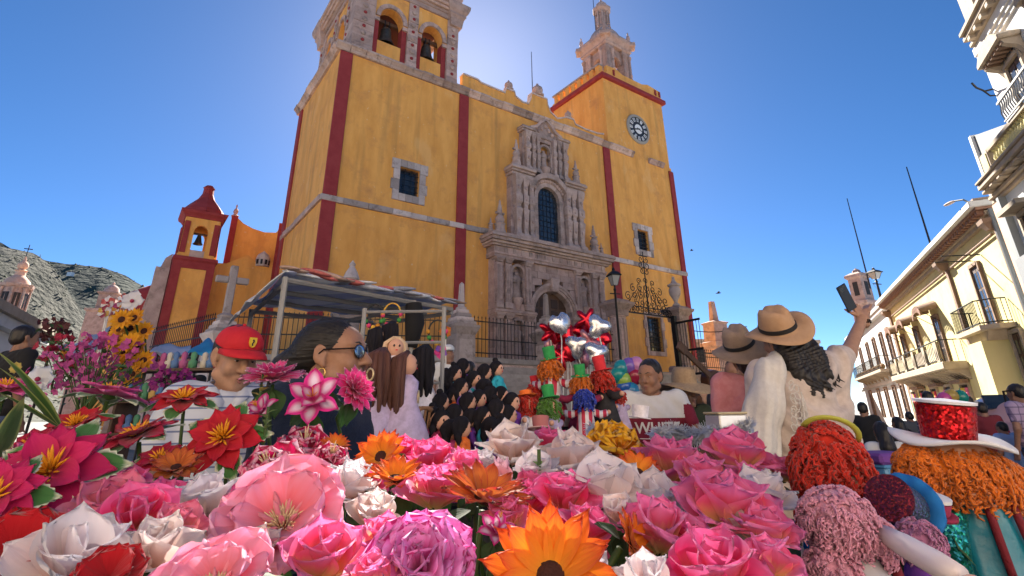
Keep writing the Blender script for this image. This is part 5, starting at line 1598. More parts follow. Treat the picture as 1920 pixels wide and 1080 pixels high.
  obj(shirt_name, G.mesh(shirt_name, shirt, min(vox, 0.012), folds(fold, 60, hash(label) % 7), lambda X, Y, Z: 0.078 * k - np.sqrt(X ** 2 + (Y - ly + 0.008) ** 2 + (np.minimum(0, Z - zn + 0.0 * k) * 2.6) ** 2)), t)
 if trousers is not None:
  G = Field()
  G.ell((0, 0, hipz + 0.04 * k), (0.17 * k * wide, 0.125 * k, 0.12 * k), 0.04)
  if skirt:
   G.cap((0, 0, hipz), (0, 0, 0.3 * k), 0.17 * k, 0.24 * k, 0.05)
  else:
   for s in (-1, 1):
    G.chain([hip[s], kn[s], an[s]], [0.095 * k, 0.072 * k, 0.058 * k], 0.02)
  obj('skirt' if skirt else 'trousers', G.mesh('trousers', trousers, 0.014, folds(0.004, 50)), t)
  for s in (-1, 1):
   MB().ell((an[s][0], an[s][1] - 0.05, 0.05 - drop), (0.05, 0.14, 0.05), 10, 6).build('shoe', M_shoe, t, smooth='all')
 if hair is not None and hairstyle != 'none':
  G = Field()
  q = Rm.to_quaternion()
  def P(x, y, z):
   return tuple(hc + Rm @ (Vector((x, y, z)) * k))
  G.ell(P(0, 0.022, 0.046), (0.083 * k, 0.1 * k, 0.088 * k), 0.02, q)
  if hairstyle == 'short':
   G.ell(P(0, 0.06, -0.005), (0.073 * k, 0.06 * k, 0.06 * k), 0.02, q)
  elif hairstyle in ('long', 'pony'):
   G.ell(P(0, 0.065, -0.01), (0.08 * k, 0.06 * k, 0.09 * k), 0.02, q)
   G.chain([P(0, 0.085, 0.0), P(0, 0.115, -0.16), P(0.01, 0.11, -0.33)], [0.075 * k, 0.08 * k, 0.045 * k] if hairstyle == 'long' else [0.045 * k, 0.04 * k, 0.025 * k], 0.03)
  elif hairstyle == 'bun':
   G.ell(P(0, 0.06, -0.005), (0.073 * k, 0.06 * k, 0.06 * k), 0.02, q)
   G.ell(P(0, 0.13, 0.06), (0.05 * k, 0.05 * k, 0.05 * k), 0.015, q)
  nrm = Rm @ Vector((0, -1, -0.62)).normalized()
  o = hc + Rm @ (Vector((0, -0.066, 0.052)) * k)
  obj('hair', G.mesh('hair', hair, min(vox, 0.01), (lambda X, Y, Z: 0.003 * np.sin(130 * X + 30 * Z) * np.cos(90 * Y)), lambda X, Y, Z: (X - o.x) * nrm.x + (Y - o.y) * nrm.y + (Z - o.z) * nrm.z), t)
 t['k'] = k
 del t['k']
 return t, body, hc, Rm, k
def sun_hat(parent, C, Rm, m, s=1.0, brim=0.19, crown=0.105, droop=0.02, band=None, pinch=True, name='hat'):
 """felt or straw hat: pinched crown, curved brim, band"""
 Mh = Matrix.Translation(C) @ Rm.to_4x4() @ Matrix.Scale(s, 4)
 seg = 40
 prof = [(brim, -0.004, 1), (brim, 0.0, 1), (brim * 0.85, 0.008, .8), (brim * 0.68, 0.008, .4), (0.1, 0.004, 0), (0.096, 0.012, 0), (0.094, 0.05, 0), (0.086, crown * 0.8, 0), (0.07, crown * 1.0, 0), (0.045, crown * 1.04, 0), (0.015, crown * 1.02, 0)]
 vs, fs = [], []
 for r, z, w in prof:
  for i in range(seg):
   a = 2 * PI * i / seg
   x, y = r * math.cos(a) * (0.92 if w == 0 else 1.0), r * math.sin(a) * 1.1
   zz = z
   if w:
    zz += w * (0.03 * math.cos(2 * a) - droop * (1 if True else 0))
   elif z > crown * 0.7 and pinch:
    zz -= 0.022 * math.exp(-(x / 0.018) ** 2) * (z / crown)
    if y < -0.02:
     x *= 0.8
   vs.append(Mh @ Vector((x, y, zz)))
 n = len(prof)
 for j in range(n - 1):
  for i in range(seg):
   a, b = j * seg + i, j * seg + (i + 1) % seg
   fs.append((a, b, b + seg, a + seg))
 fs.append(tuple((n - 1) * seg + i for i in range(seg)))
 h = MB().add(vs, fs).build(name, m, parent, smooth='all')
 if parent is not None and band is not None:
  vs = []
  for r, z in ((0.0985, 0.012), (0.0985, 0.034), (0.095, 0.036), (0.095, 0.010)):
   for i in range(seg):
    a = 2 * PI * i / seg
    vs.append(Mh @ Vector((r * 1.02 * math.cos(a) * 0.92, r * 1.02 * math.sin(a) * 1.1, z)))
  fs = [(j * seg + i, j * seg + (i + 1) % seg, ((j + 1) % 4) * seg + (i + 1) % seg, ((j + 1) % 4) * seg + i) for j in range(4) for i in range(seg)]
  MB().add(vs, fs).build('hat_band', band, h, smooth=True)
 return h
def gx(px, py_head, Y):
 """ground point under a pixel column at distance Y, and head height there"""
 p = at(px, py_head, Y)
 return Vector((p.x, p.y, 0)), p.z
def place_H(px, py_top, Y):
 p = at(px, py_top, Y)
 return Vector((p.x, p.y, 0)), p.z
def stripe_mat(name, c1, c2, freq, width, axes=('Z',), rough=0.9):
 """cloth with woven stripes along the given object axes (two axes make a plaid)"""
 m = bpy.data.materials.new(name)
 m.use_nodes = True
 N, L = m.node_tree.nodes, m.node_tree.links
 b = N['Principled BSDF']
 b.inputs['Roughness'].default_value = rough
 tc = N.new('ShaderNodeTexCoord')
 sp = N.new('ShaderNodeSeparateXYZ')
 L.new(tc.outputs['Object'], sp.inputs[0])
 col = None
 for a in axes:
  mu = N.new('ShaderNodeMath'); mu.operation = 'MULTIPLY'; mu.inputs[1].default_value = freq
  fr = N.new('ShaderNodeMath'); fr.operation = 'FRACT'
  lt = N.new('ShaderNodeMath'); lt.operation = 'LESS_THAN'; lt.inputs[1].default_value = width
  L.new(sp.outputs[a], mu.inputs[0]); L.new(mu.outputs[0], fr.inputs[0]); L.new(fr.outputs[0], lt.inputs[0])
  if len(axes) > 1:
   hf = N.new('ShaderNodeMath'); hf.operation = 'MULTIPLY'; hf.inputs[1].default_value = 0.6
   L.new(lt.outputs[0], hf.inputs[0]); lt = hf
  mx = N.new('ShaderNodeMixRGB')
  L.new(lt.outputs[0], mx.inputs[0])
  if col is None:
   mx.inputs[1].default_value = (*c1, 1)
  else:
   L.new(col, mx.inputs[1])
  mx.inputs[2].default_value = (*c2, 1)
  col = mx.outputs[0]
 L.new(col, b.inputs['Base Color'])
 MATS[name] = m
 return m
# --- the woman in navy, close on the left
random.seed(3)
M_navy = mat('navy_fleece', (0.010, 0.016, 0.036), 0.95, (0.016, 0.024, 0.05), 90, bump=0.4, bscale=200, sheen=0.05, bdist=0.004, spec=0.2)
M_stripe = stripe_mat('pale_blue_shirt', (0.52, 0.56, 0.66), (0.15, 0.19, 0.34), 24.0, 0.16)
M_redcap = mat('red_cap_cloth', (0.50, 0.008, 0.018), 0.8, (0.55, 0.012, 0.025), 40, bump=0.25, bscale=250, bdist=0.003)
def close_person(name_label, ear_px, Y, rotz, H, skin, hair_kw, **kw):
 p = at(ear_px[0], ear_px[1], Y)
 return figure(name_label, (p.x, p.y, p.z - 1.525 * H / 1.65), rotz, H, skin, **kw)
pw = at(615, 670, 1.66)
W_H = 1.50
wk = W_H / 1.65
wz = 0.0
tW, bW, hcW, RmW, kW = figure('woman in navy fleece and sunglasses, greying black hair pulled back, in profile', (pw.x, pw.y, pw.z - 1.525 * wk), R(84), W_H, SK1, shirt=None, trousers=mat('dark_skirt_cloth', (0.02, 0.022, 0.03), 0.9), skirt=True, hair=None, arms={-1: ((-0.22, 0.0, 1.0), (-0.16, -0.2, 0.9)), 1: ((0.22, 0.02, 1.0), (0.12, -0.2, 0.9))}, head_pitch=R(-3), vox=0.005, face=False, male=False, wide=1.12, noseS=1.2)
head_bits(bW, hcW, RmW, kW)
G = Field()
G.ell((0, 0.0, 0.93 * kW), (0.20, 0.155, 0.2), 0.06)
G.ell((0, 0.0, 1.1 * kW), (0.20, 0.15, 0.2), 0.06)
G.ell((0, -0.005, 1.25 * kW), (0.20, 0.145, 0.15), 0.06)
G.cap((-0.175, 0.01, 1.36 * kW), (0.175, 0.01, 1.36 * kW), 0.085, None, 0.06)
for s in (-1, 1):
 G.chain([(s * 0.18, 0.01, 1.33 * kW), (s * 0.235, 0.01, 1.0 * kW), (s * 0.15, -0.2, 0.88 * kW)], [0.085, 0.075, 0.06], 0.04)
for i in range(16):
 a = 2 * PI * i / 16
 a2 = 2 * PI * (i + 1) / 16
 c = lambda a_: (0.082 * math.cos(a_), 0.012 + 0.085 * math.sin(a_), 1.415 * kW + 0.02 * math.sin(a_))
 G.cap(c(a), c(a2), 0.028, None, 0.02)
G.ell((0, 0.105, 1.36 * kW), (0.12, 0.06, 0.07), 0.04)
obj('fleece_jacket', G.mesh('fleece_jacket', M_navy, 0.0055, lambda X, Y, Z: folds(0.005, 42, 2.0)(X, Y, Z) + 0.0035 * np.sin(75 * (Z - 0.6 * X) + 5 * Y), lambda X, Y, Z: 0.062 - np.sqrt(X ** 2 + (Y - 0.005) ** 2 + (np.minimum(0, (Z - 1.37 * kW)) * 4) ** 2)), tW)
G = Field()
qW = RmW.to_quaternion()
def PW(x, y, z):
 return tuple(hcW + RmW @ (Vector((x, y, z)) * kW))
G.ell(PW(0, 0.028, 0.046), (0.084 * kW, 0.106 * kW, 0.087 * kW), 0.02, qW)
G.ell(PW(0, 0.088, 0.012), (0.07 * kW, 0.06 * kW, 0.062 * kW), 0.03, qW)
G.ell(PW(0, 0.155, -0.018), (0.056 * kW, 0.058 * kW, 0.052 * kW), 0.03, qW)
G.cap(PW(0, 0.19, -0.03), PW(0, 0.215, -0.075), 0.03, 0.012, 0.02)
nW = RmW @ Vector((0, -0.86, -0.62)).normalized()
oW = hcW + RmW @ (Vector((0, -0.058, 0.052)) * kW)
def strands(X, Y, Z):
 th = np.arctan2(Z - PW(0, 0.14, -0.01)[2], X - PW(0, 0.14, -0.01)[0] + 1e-6)
 return 0.0016 * np.sin(75 * th + 40 * Y) + 0.0008 * np.sin(190 * th)
obj('hair', G.mesh('hair', M_hairg, 0.004, strands, lambda X, Y, Z: (X - oW.x) * nW.x + (Y - oW.y) * nW.y + (Z - oW.z) * nW.z), tW)
MB().tube([PW(0.05 * math.cos(a), 0.122, -0.008 + 0.048 * math.sin(a)) for a in [2 * PI * i / 16 for i in range(17)]], 0.008, 6).build('hair_tie', M_hairb, tW, smooth='all')
M_lens = mat('mirror_lens', (0.25, 0.38, 0.55), 0.06, metal=0.9)
gls = thing('sunglasses', 'blue mirrored sunglasses worn by the woman in navy', 'sunglasses', tW.location, tW.rotation_euler.z)
for sx in (-1, 1):
 Mx = Matrix.Translation(PW(sx * 0.033, -0.1, 0.008)) @ RmW.to_4x4() @ Matrix.Rotation(sx * 0.28, 4, 'Z') @ Matrix.Scale(kW, 4)
 e = MB().ell((0, 0, 0), (0.026, 0.004, 0.021), 16, 8)
 e.v = [tuple(Mx @ Vector(p)) for p in e.v]
 e.build('lens', M_lens, gls, smooth='all')
 MB().tube([Mx @ Vector((0.0262 * math.cos(a), 0, 0.0212 * math.sin(a))) for a in [2 * PI * i / 20 for i in range(21)]], 0.0019, 6).build('rim', M_iris, gls, smooth='all')
 MB().tube([Mx @ Vector((sx * 0.025, 0, 0.008)), PW(sx * 0.078, -0.075, 0.014), PW(sx * 0.084, 0.0, 0.016), PW(sx * 0.084, 0.02, 0.0)], 0.0024, 6).build('temple', M_iris, gls)
MB().tube([PW(-0.01, -0.108, 0.012), PW(0, -0.112, 0.016), PW(0.01, -0.108, 0.012)], 0.002, 6).build('bridge', M_iris, gls)
M_gold = mat('gold', (0.75, 0.5, 0.16), 0.25, metal=1.0)
for sx in (-1, 1):
 er = thing('earring', 'gold hoop earring on the woman in navy' if sx < 0 else 'gold hoop earring on the far ear of the woman in navy', 'earring', tW.location, tW.rotation_euler.z)
 MB().tube([PW(sx * 0.079, 0.004 + 0.012 * math.cos(a), -0.055 + 0.014 * math.sin(a)) for a in [2 * PI * i / 16 for i in range(17)]], 0.0016, 5).build('hoop', M_gold, er, smooth='all')
# --- the man in the red cap
pm = at(442, 672, 2.3)
M_H = 1.66
mk = M_H / 1.65
tM, bM, hcM, RmM, kM = figure('older man in red cap and pale blue striped polo looking down among the flowers', (pm.x, pm.y, pm.z - 1.525 * mk), R(26), M_H, SK2, shirt=M_stripe, trousers=mat('grey_cloth', (0.08, 0.085, 0.1), 0.9), hair=M_hairg, hairstyle='short', arms={-1: ((-0.24, -0.05, 1.1), (-0.12, -0.26, 1.02)), 1: ((0.24, -0.05, 1.1), (0.1, -0.28, 1.0))}, head_yaw=R(26), head_pitch=R(18), vox=0.006, face=True, fingers=True, noseS=1.25, shirt_name='polo_shirt', fold=0.005)
M_strp = mat('dark_blue_stripe', (0.07, 0.10, 0.22), 0.9)
def PM(x, y, z):
 return tuple(hcM + RmM @ (Vector((x, y, z)) * kM))
for s in (-1, 1):
 pts = [(s * 0.012, -0.1, 1.335), (s * 0.05, -0.085, 1.385), (s * 0.085, -0.01, 1.41), (s * 0.05, 0.07, 1.425), (0, 0.085, 1.43)]
 vs = []
 for i, (x, y, z) in enumerate(pts):
  o = 1.28
  vs += [(x, y, z * mk + 0.022), (x * o, y * o - 0.005, z * mk - 0.022)]
 c = MB().add(vs, [(2 * i, 2 * i + 2, 2 * i + 3, 2 * i + 1) for i in range(4)]).build('collar', M_stripe, tM, smooth='all')
 c.modifiers.new('thick', 'SOLIDIFY').thickness = 0.006
cap = thing('baseball_cap', 'red baseball cap with yellow shield badge on the older man', 'cap', tM.location, tM.rotation_euler.z)
G = Field()
G.ell(PM(0, 0.012, 0.054), (0.087 * kM, 0.105 * kM, 0.079 * kM), 0.01, RmM.to_quaternion())
G.ell(PM(0, -0.045, 0.07), (0.067 * kM, 0.054 * kM, 0.055 * kM), 0.03, RmM.to_quaternion())
nM = RmM @ Vector((0, 0.10, -1)).normalized()
oM = hcM + RmM @ Vector((0, 0, 0.044))
obj('crown', G.mesh('crown', M_redcap, 0.005, None, lambda X, Y, Z: (X - oM.x) * nM.x + (Y - oM.y) * nM.y + (Z - oM.z) * nM.z), cap)
vs = []
for i in range(13):
 a = PI + PI * i / 12
 for r0, dz in ((0.93, 0.052), (1.0, 0.05), (1.0, 0.044), (0.93, 0.044)):
  pass
n = 13
for j, (ext, dz) in enumerate(((0.0, 0.056), (0.03, 0.055), (0.06, 0.047), (0.078, 0.038))):
 for i in range(n):
  a = PI + PI * (0.08 + 0.84 * i / (n - 1))
  e = ext * math.sin(PI * i / (n - 1)) ** 0.5
  vs.append(PM(0.088 * math.cos(a), 0.0 + 0.105 * math.sin(a) - e, dz - 0.02 * abs(math.cos(a)) ** 2))
fs = [(j * n + i, j * n + i + 1, (j + 1) * n + i + 1, (j + 1) * n + i) for j in range(3) for i in range(n - 1)]
v_ = MB().add(vs, fs).build('visor', M_redcap, cap, smooth='all')
v_.modifiers.new('thick', 'SOLIDIFY').thickness = 0.005
MB().ell(PM(0, 0.012, 0.134), 0.008, 8, 6).build('button', M_redcap, cap, smooth='all')
sh_ = [(-0.014, 0.02), (0.014, 0.02), (0.015, 0.0), (0.009, -0.015), (0, -0.021), (-0.009, -0.015), (-0.015, 0.0)]
Mb = Matrix.Translation(PM(0, -0.1035, 0.088)) @ RmM.to_4x4() @ Matrix.Rotation(R(-14), 4, 'X')
bd = MB().prism(sh_, -0.0035, 0.004, Mb).build('badge', mat('badge_yellow', (0.75, 0.5, 0.03), 0.6), cap)
MB().prism([(-0.004, -0.014), (0.001, -0.012), (0.0, -0.004), (0.005, 0.003), (0.003, 0.011), (-0.001, 0.013), (-0.004, 0.008), (-0.001, 0.004), (-0.005, -0.003)], -0.0055, -0.0037, Mb).build('badge_mark', M_iris, bd)
# === other people
from mathutils.bvhtree import BVHTree
def decal_text(parent, shirt, text, size, cx, cz, m, name='printed_word', squash=1.0):
 """letters laid on the front of a garment as thin raised print"""
 cu = bpy.data.curves.new(name, 'FONT')
 cu.body = text
 cu.size = size
 cu.align_x = 'CENTER'
 cu.offset = size * 0.02
 cu.resolution_u = 3
 o = bpy.data.objects.new(name, cu)
 COL.objects.link(o)
 dg = bpy.context.evaluated_depsgraph_get()
 me = bpy.data.meshes.new_from_object(o.evaluated_get(dg))
 bpy.data.objects.remove(o)
 bm = bmesh.new()
 bm.from_mesh(me)
 bmesh.ops.triangulate(bm, faces=bm.faces)
 bmesh.ops.subdivide_edges(bm, edges=bm.edges, cuts=2, use_grid_fill=True)
 bv = BVHTree.FromPolygons([v.co for v in shirt.data.vertices], [tuple(p.vertices) for p in shirt.data.polygons])
 for v in bm.verts:
  x, z = cx + v.co.x * squash, cz + v.co.y
  h = bv.ray_cast(Vector((x, -1.0, z)), Vector((0, 1, 0)))
  v.co = Vector((x, (h[0].y if h[0] else -0.12) - 0.004, z))
 bm.to_mesh(me)
 bm.free()
 me.materials.clear()
 me.materials.append(m)
 me.name = name
 return obj(name, me, parent)
def child(t, name):
 return [c for c in t.children if c.name.split('.')[0] == name][0]
def loc_at(px, py, Y, H, sit=False):
 """base point so that the head centre falls on a pixel; the height follows the ground"""
 p = at(px, py, Y)
 return Vector((p.x, p.y, p.z - 1.525 * H / 1.65 - (-0.38 * H / 1.65 if sit else 0)))
def H_at(px, py, Y):
 """stature of a standing person whose head centre is seen at a pixel at distance Y"""
 return at(px, py, Y).z * 1.65 / 1.525
def tolocal(t, P):
 return tuple(Matrix.Rotation(-t_rot, 4, 'Z') @ (Vector(P) - t))
M_shawl = mat('cream_gauze', (0.58, 0.48, 0.43), 0.95, (0.68, 0.58, 0.53), 30, bump=0.35, bscale=160, bdist=0.003, trans=0.12)
M_lace = mat('white_lace', (0.66, 0.62, 0.58), 0.95, (0.75, 0.71, 0.67), 40, bump=0.3, bscale=160, bdist=0.003, trans=0.15)
M_felt1 = mat('tan_felt', (0.42, 0.25, 0.14), 0.9, (0.48, 0.30, 0.18), 20, bump=0.2, bscale=150, bdist=0.003)
M_felt2 = mat('grey_brown_felt', (0.27, 0.19, 0.14), 0.9, (0.33, 0.24, 0.18), 20, bump=0.2, bscale=150, bdist=0.003)
M_blackband = mat('black_band', (0.01, 0.01, 0.012), 0.7)
# ---- the woman taking the selfie
YS = 2.9
pS = at(1468, 640, YS)
Hs = 1.62
base = Vector((pS.x, pS.y, pS.z - 1.525 * Hs / 1.65))
t_rot = PI
wrS = at(1617, 598, 3.2)
elS = at(1590, 662, 3.04)
tS, bS, hcS, RmS, kS = figure('woman in cream shawl and tan hat raising her phone, back turned', base, PI, Hs, SK2, shirt=mat('cream_top', (0.6, 0.5, 0.44), 0.95), trousers=mat('denim', (0.05, 0.08, 0.16), 0.9), hair=None, arms={-1: (tolocal(base, elS), tolocal(base, wrS)), 1: ((0.22, -0.02, 1.08), (0.24, -0.25, 1.05))}, head_pitch=R(-20), head_roll=R(27), head_yaw=R(10), vox=0.0065, fingers=False, male=False, drop=base.z)
F = Field()
wl = Vector(tolocal(base, wrS))
hp = at(1599, 563, 3.22)
dl = (Vector(tolocal(base, hp)) - wl).normalized()
F.cap(tuple(wl - dl * 0.03), tuple(wl + dl * 0.01), 0.027, 0.026, 0.01)
put_hand(F, wl, dl, (0.6, 0, 1), 0.75, 0.85, up=(0.8, 0.2, 0.2))
obj('hand', F.mesh('hand', SK2, 0.004), tS)
ph = thing('mobile_phone', 'black phone held up in the raised hand of the selfie woman', 'phone', at(1587, 558, 3.17), 0)
Mx = Matrix.Rotation(R(12), 4, 'Z') @ Matrix.Rotation(R(-26), 4, 'Y') @ Matrix.Rotation(R(8), 4, 'X')
MB().box(-0.039, 0.039, -0.005, 0.005, -0.08, 0.08, Mx).build('phone_case', mat('phone_black', (0.012, 0.012, 0.014), 0.35), ph, bevel=0.004)
MB().box(-0.03, 0.0, -0.0075, -0.0052, 0.04, 0.07, Mx).build('camera_bump', M_iris, ph, bevel=0.002)
br_ = thing('bracelet', 'dark beaded bracelet on the raised wrist of the selfie woman', 'bracelet', wrS)
dW = (hp - wrS).normalized()
u_ = dW.orthogonal().normalized()
v_ = dW.cross(u_)
for j, off in enumerate((-0.03, -0.018)):
 for i in range(14):
  a = 2 * PI * i / 14
  MB().ell(u_ * 0.033 * math.cos(a) + v_ * 0.033 * math.sin(a) + dW * off, 0.0062, 6, 5).build('bead', M_iris, br_, smooth='all')
G = Field()
Ph = lambda x, y, z: tuple(hcS + RmS @ Vector((x, y, z)))
G.ell(Ph(0, 0.022, 0.04), (0.083, 0.1, 0.088), 0.02, RmS.to_quaternion())
for i, (x, L) in enumerate(((-0.07, 0.20), (-0.03, 0.24), (0.02, 0.25), (0.06, 0.22))):
 pts = [Ph(x, 0.075, 0.0)]
 for j in range(1, 6):
  q = Vector(pts[0]) + Vector((-0.012 * j + 0.012 * math.sin(j * 2 + i), 0.018 * j, -L * j / 5))
  pts.append(tuple(q))
 G.chain(pts, [0.045, 0.045, 0.042, 0.036, 0.026, 0.012], 0.02)
obj('hair', G.mesh('hair', M_hairb, 0.006, lambda X, Y, Z: 0.004 * np.sin(110 * X + 25 * np.sin(18 * Z)) + 0.002 * np.sin(260 * X), None), tS)
for i in range(26):
 x = -0.13 + 0.2 * random.random()
 p0 = Vector(Ph(x, 0.1, -0.1 - 0.06 * random.random()))
 r = random.uniform(0.01, 0.022)
 pts = [p0 + Vector((r * math.sin(j * 0.9 + i) - 0.005 * j, 0.008 * j + r * 0.5 * math.cos(j * .9 + i), -0.013 * j)) for j in range(10)]
 MB().tube(pts, [0.004] * 9 + [0.001], 5).build('curl', M_hairb, tS, smooth='all')
hatS = thing('felt_hat', 'tan felt hat with black band on the selfie woman, nearer of the two hats', 'hat', tS.location, PI, 'felt hats of the two women')
sun_hat(hatS, hcS + RmS @ Vector((0, 0.012, 0.075)), RmS, M_felt1, 0.95, 0.175, 0.125, 0.0, M_blackband)
G = Field()
shl = Vector((-0.16, 0.0, 1.355 * kS))
G.ell((0, 0.02, 1.18 * kS), (0.205, 0.135, 0.22), 0.08)
G.ell((-0.02, 0.02, 0.86 * kS), (0.245, 0.16, 0.3), 0.1)
G.cap((-0.16, 0.01, 1.35 * kS), (0.16, 0.01, 1.34 * kS), 0.06, None, 0.06)
e_ = Vector(tolocal(base, elS))
G.cap(tuple(shl), tuple(shl.lerp(e_, 0.8)), 0.07, 0.062, 0.05)
G.cap(tuple(shl.lerp(e_, 0.5)), (-0.215, 0.0, 0.8 * kS), 0.05, 0.05, 0.10)
G.cap((0.16, 0.02, 1.32 * kS), (0.24, 0.0, 0.85 * kS), 0.065, 0.07, 0.06)
def drape(X, Y, Z):
 d = np.sqrt((X + 0.14) ** 2 + (Z - 1.42 * kS) ** 2)
 return 0.0075 * np.sin(62 * d + 3 * X + 0.8 * np.sin(14 * X + 9 * Z)) + 0.007 * np.sin(31 * d - 11 * X) + 0.0022 * np.sin(130 * d + 20 * X)
obj('shawl', G.mesh('shawl', M_shawl, 0.0065, drape, lambda X, Y, Z: np.maximum(0.09 - np.sqrt(X ** 2 + (Y + 0.02) ** 2 + (np.minimum(0, Z - 1.36 * kS) * 3) ** 2), 0.68 - Z)), tS)
G = Field()
sc_pts = [(0.07, 0.03, 1.42 * kS), (0.13, 0.08, 1.36 * kS), (0.205, 0.10, 1.20 * kS), (0.285, 0.09, 1.0 * kS), (0.36, 0.07, 0.80 * kS)]
for (a, b, ra, rb) in zip(sc_pts[:-1], sc_pts[1:], [0.05, 0.075, 0.10, 0.125], [0.075, 0.10, 0.125, 0.14]):
 G.cap(a, b, ra * 0.85, rb * 0.8, 0.06)
sc_ = obj('scarf', G.mesh('scarf', M_lace, 0.0065, lambda X, Y, Z: 0.007 * np.sin(62 * (X + 0.3 * Z) + 1.2 * np.sin(8 * Z)) + 0.004 * np.sin(33 * (X + .25 * Z) + 6 * Z) + 0.0015 * np.sin(180 * (X + .3 * Z)), None), tS)
random.seed(41)
for i in range(16):
 f = i / 15
 a = Vector((0.085 + 0.085 * f, 0.155 + 0.03 * math.sin(PI * f), (1.32 - 0.46 * f) * kS))
 for jj in range(2):
  c = a + Vector((-0.02 * (jj + .3), 0.006, -0.03 * (jj + .5) + random.uniform(-.01, .01)))
  rx, rz, tl = random.uniform(.008, .013), random.uniform(.012, .02), random.uniform(-.8, .8)
  MB().tube([c + Vector((rx * math.cos(q) * math.cos(tl) - rz * math.sin(q) * math.sin(tl), 0.004 * math.sin(3 * q), rz * math.sin(q) * math.cos(tl) + rx * math.cos(q) * math.sin(tl))) for q in [2 * PI * s / 10 for s in range(11)]], 0.0026, 5).build('fringe_loop', M_lace, sc_, smooth='all')
 c = a + Vector((-0.045, 0.008, -0.065))
 sw = random.uniform(-.02, .02)
 for q in range(6):
  x = random.uniform(-.012, .012)
  L = random.uniform(.08, .15)
  MB().tube([c, c + Vector((x - 0.004 + sw * .3, 0.004, -L * .35)), c + Vector((x * 1.5 + sw, 0.002, -L * .7)), c + Vector((x * 1.2 + sw * 1.8, 0.006, -L))], [0.0022, 0.002, 0.0018, 0.0012], 4).build('tassel_thread', M_lace, sc_)
 MB().ell(c, 0.0045, 6, 5).build('knot', M_lace, sc_, smooth='all')
# ---- her companion
pC = at(1397, 668, 3.25)
Hc = 1.60
baseC = Vector((pC.x, pC.y, pC.z - 1.525 * Hc / 1.65))
tC, bC, hcC, RmC, kC = figure('woman in pink top under a grey brown hat, half hidden beside the selfie woman', baseC, PI - 0.1, Hc, SK2, shirt=mat('pink_top', (0.56, 0.20, 0.22), 0.95, (0.62, 0.26, 0.28), 20, bump=0.3, bscale=60), trousers=mat('denim', (0.05, 0.08, 0.16), 0.9), hair=M_hairb, hairstyle='long', head_pitch=R(-24), head_roll=R(24), vox=0.008, male=False, drop=baseC.z)
hatC = thing('felt_hat', 'grey brown felt hat with black band on the half hidden woman in pink', 'hat', tC.location, PI - 0.1, 'felt hats of the two women')
sun_hat(hatC, hcC + RmC @ Vector((0, 0.012, 0.075)), RmC, M_felt2, 0.95, 0.175, 0.125, 0.01, M_blackband)
# ---- the man in the two tone T-shirt
M_tee_w = mat('white_tee', (0.70, 0.69, 0.68), 0.95, (0.75, 0.74, 0.73), 30, bump=0.2, bscale=120, bdist=0.003)
M_tee_m = mat('maroon_tee', (0.20, 0.015, 0.035), 0.95, (0.24, 0.02, 0.045), 30, bump=0.2, bscale=120, bdist=0.003)
Hm = H_at(1219, 707, 4.1)
pm2 = at(1219, 707, 4.1)
tT, bT, hcT, RmT, kT = figure('man in white and maroon T-shirt printed WHITE, looking down to his right', (pm2.x, pm2.y, 0), R(-12), Hm, SK1, shirt=M_tee_w, trousers=mat('denim', (0.05, 0.08, 0.16), 0.9), hair=M_hairb, arms={-1: ((-0.27, -0.06, 1.12), (-0.1, -0.26, 1.02)), 1: ((0.29, -0.04, 1.1), (0.06, -0.30, 1.0))}, head_yaw=R(-28), head_pitch=R(8), vox=0.008, face=True, fingers=True, wide=1.08)
st = child(tT, 'shirt')
st.data.materials.append(M_tee_m)
for p_ in st.data.polygons:
 c = p_.center
 if c.z < 1.235 * kT or (abs(c.x) > 0.205 and c.z < 1.33 * kT):
  p_.material_index = 1
decal_text(st, st, 'WHITE', 0.105, 0.015, 1.135 * kT, mat('print_white', (0.75, 0.74, 0.73), 0.8), squash=0.95)
for i, (z, w) in enumerate(((1.10, 0.13), (1.075, 0.09))):
 bv = BVHTree.FromPolygons([v.co for v in st.data.vertices], [tuple(p.vertices) for p in st.data.polygons])
 pts = []
 for j in range(15):
  x = 0.015 - w + 2 * w * j / 14
  h = bv.ray_cast(Vector((x, -1, z * kT)), Vector((0, 1, 0)))
  pts.append((x, (h[0].y if h[0] else -0.12) - 0.002, z * kT))
 MB().tube(pts, 0.003, 4).build('printed_line', mat('print_white', (0.75, 0.74, 0.73), 0.8), st)
# ---- the woman in the straw hat
Hw = H_at(1283, 735, 4.3)
ps2 = at(1283, 735, 4.3)
tH, bH, hcH, RmH, kH = figure('woman in wide straw hat and dark green top looking at her phone', (ps2.x, ps2.y, 0), R(14), Hw, SK3, shirt=mat('dark_green_top', (0.035, 0.045, 0.025), 0.95, bump=0.2, bscale=100), trousers=mat('black_cloth', (0.012, 0.012, 0.014), 0.95), hair=M_hairb, sleeves='short', arms={-1: ((-0.25, -0.03, 1.08 * Hw / 1.65), (-0.02, -0.27, 1.06 * Hw / 1.65)), 1: ((0.24, -0.05, 1.08 * Hw / 1.65), (0.07, -0.28, 1.1 * Hw / 1.65))}, head_pitch=R(4), head_yaw=R(6), vox=0.008, face=True, fingers=True, male=False)
hh = thing('straw_hat', 'wide brown straw hat on the woman in dark green', 'hat', tH.location, R(14))
sun_hat(hh, hcH + RmH @ Vector((0, 0.01, 0.06)), RmH, mat('straw', (0.40, 0.27, 0.16), 0.9, (0.48, 0.34, 0.21), 60, bump=0.5, bscale=200), 1.0, 0.21, 0.12, 0.035, None, False)
p_ = tH.location
t = thing('mobile_phone', 'phone in the hands of the woman in the straw hat', 'phone', Vector(p_) + Matrix.Rotation(R(14), 3, 'Z') @ Vector((0.03, -0.35, 1.10 * kH)), R(14))
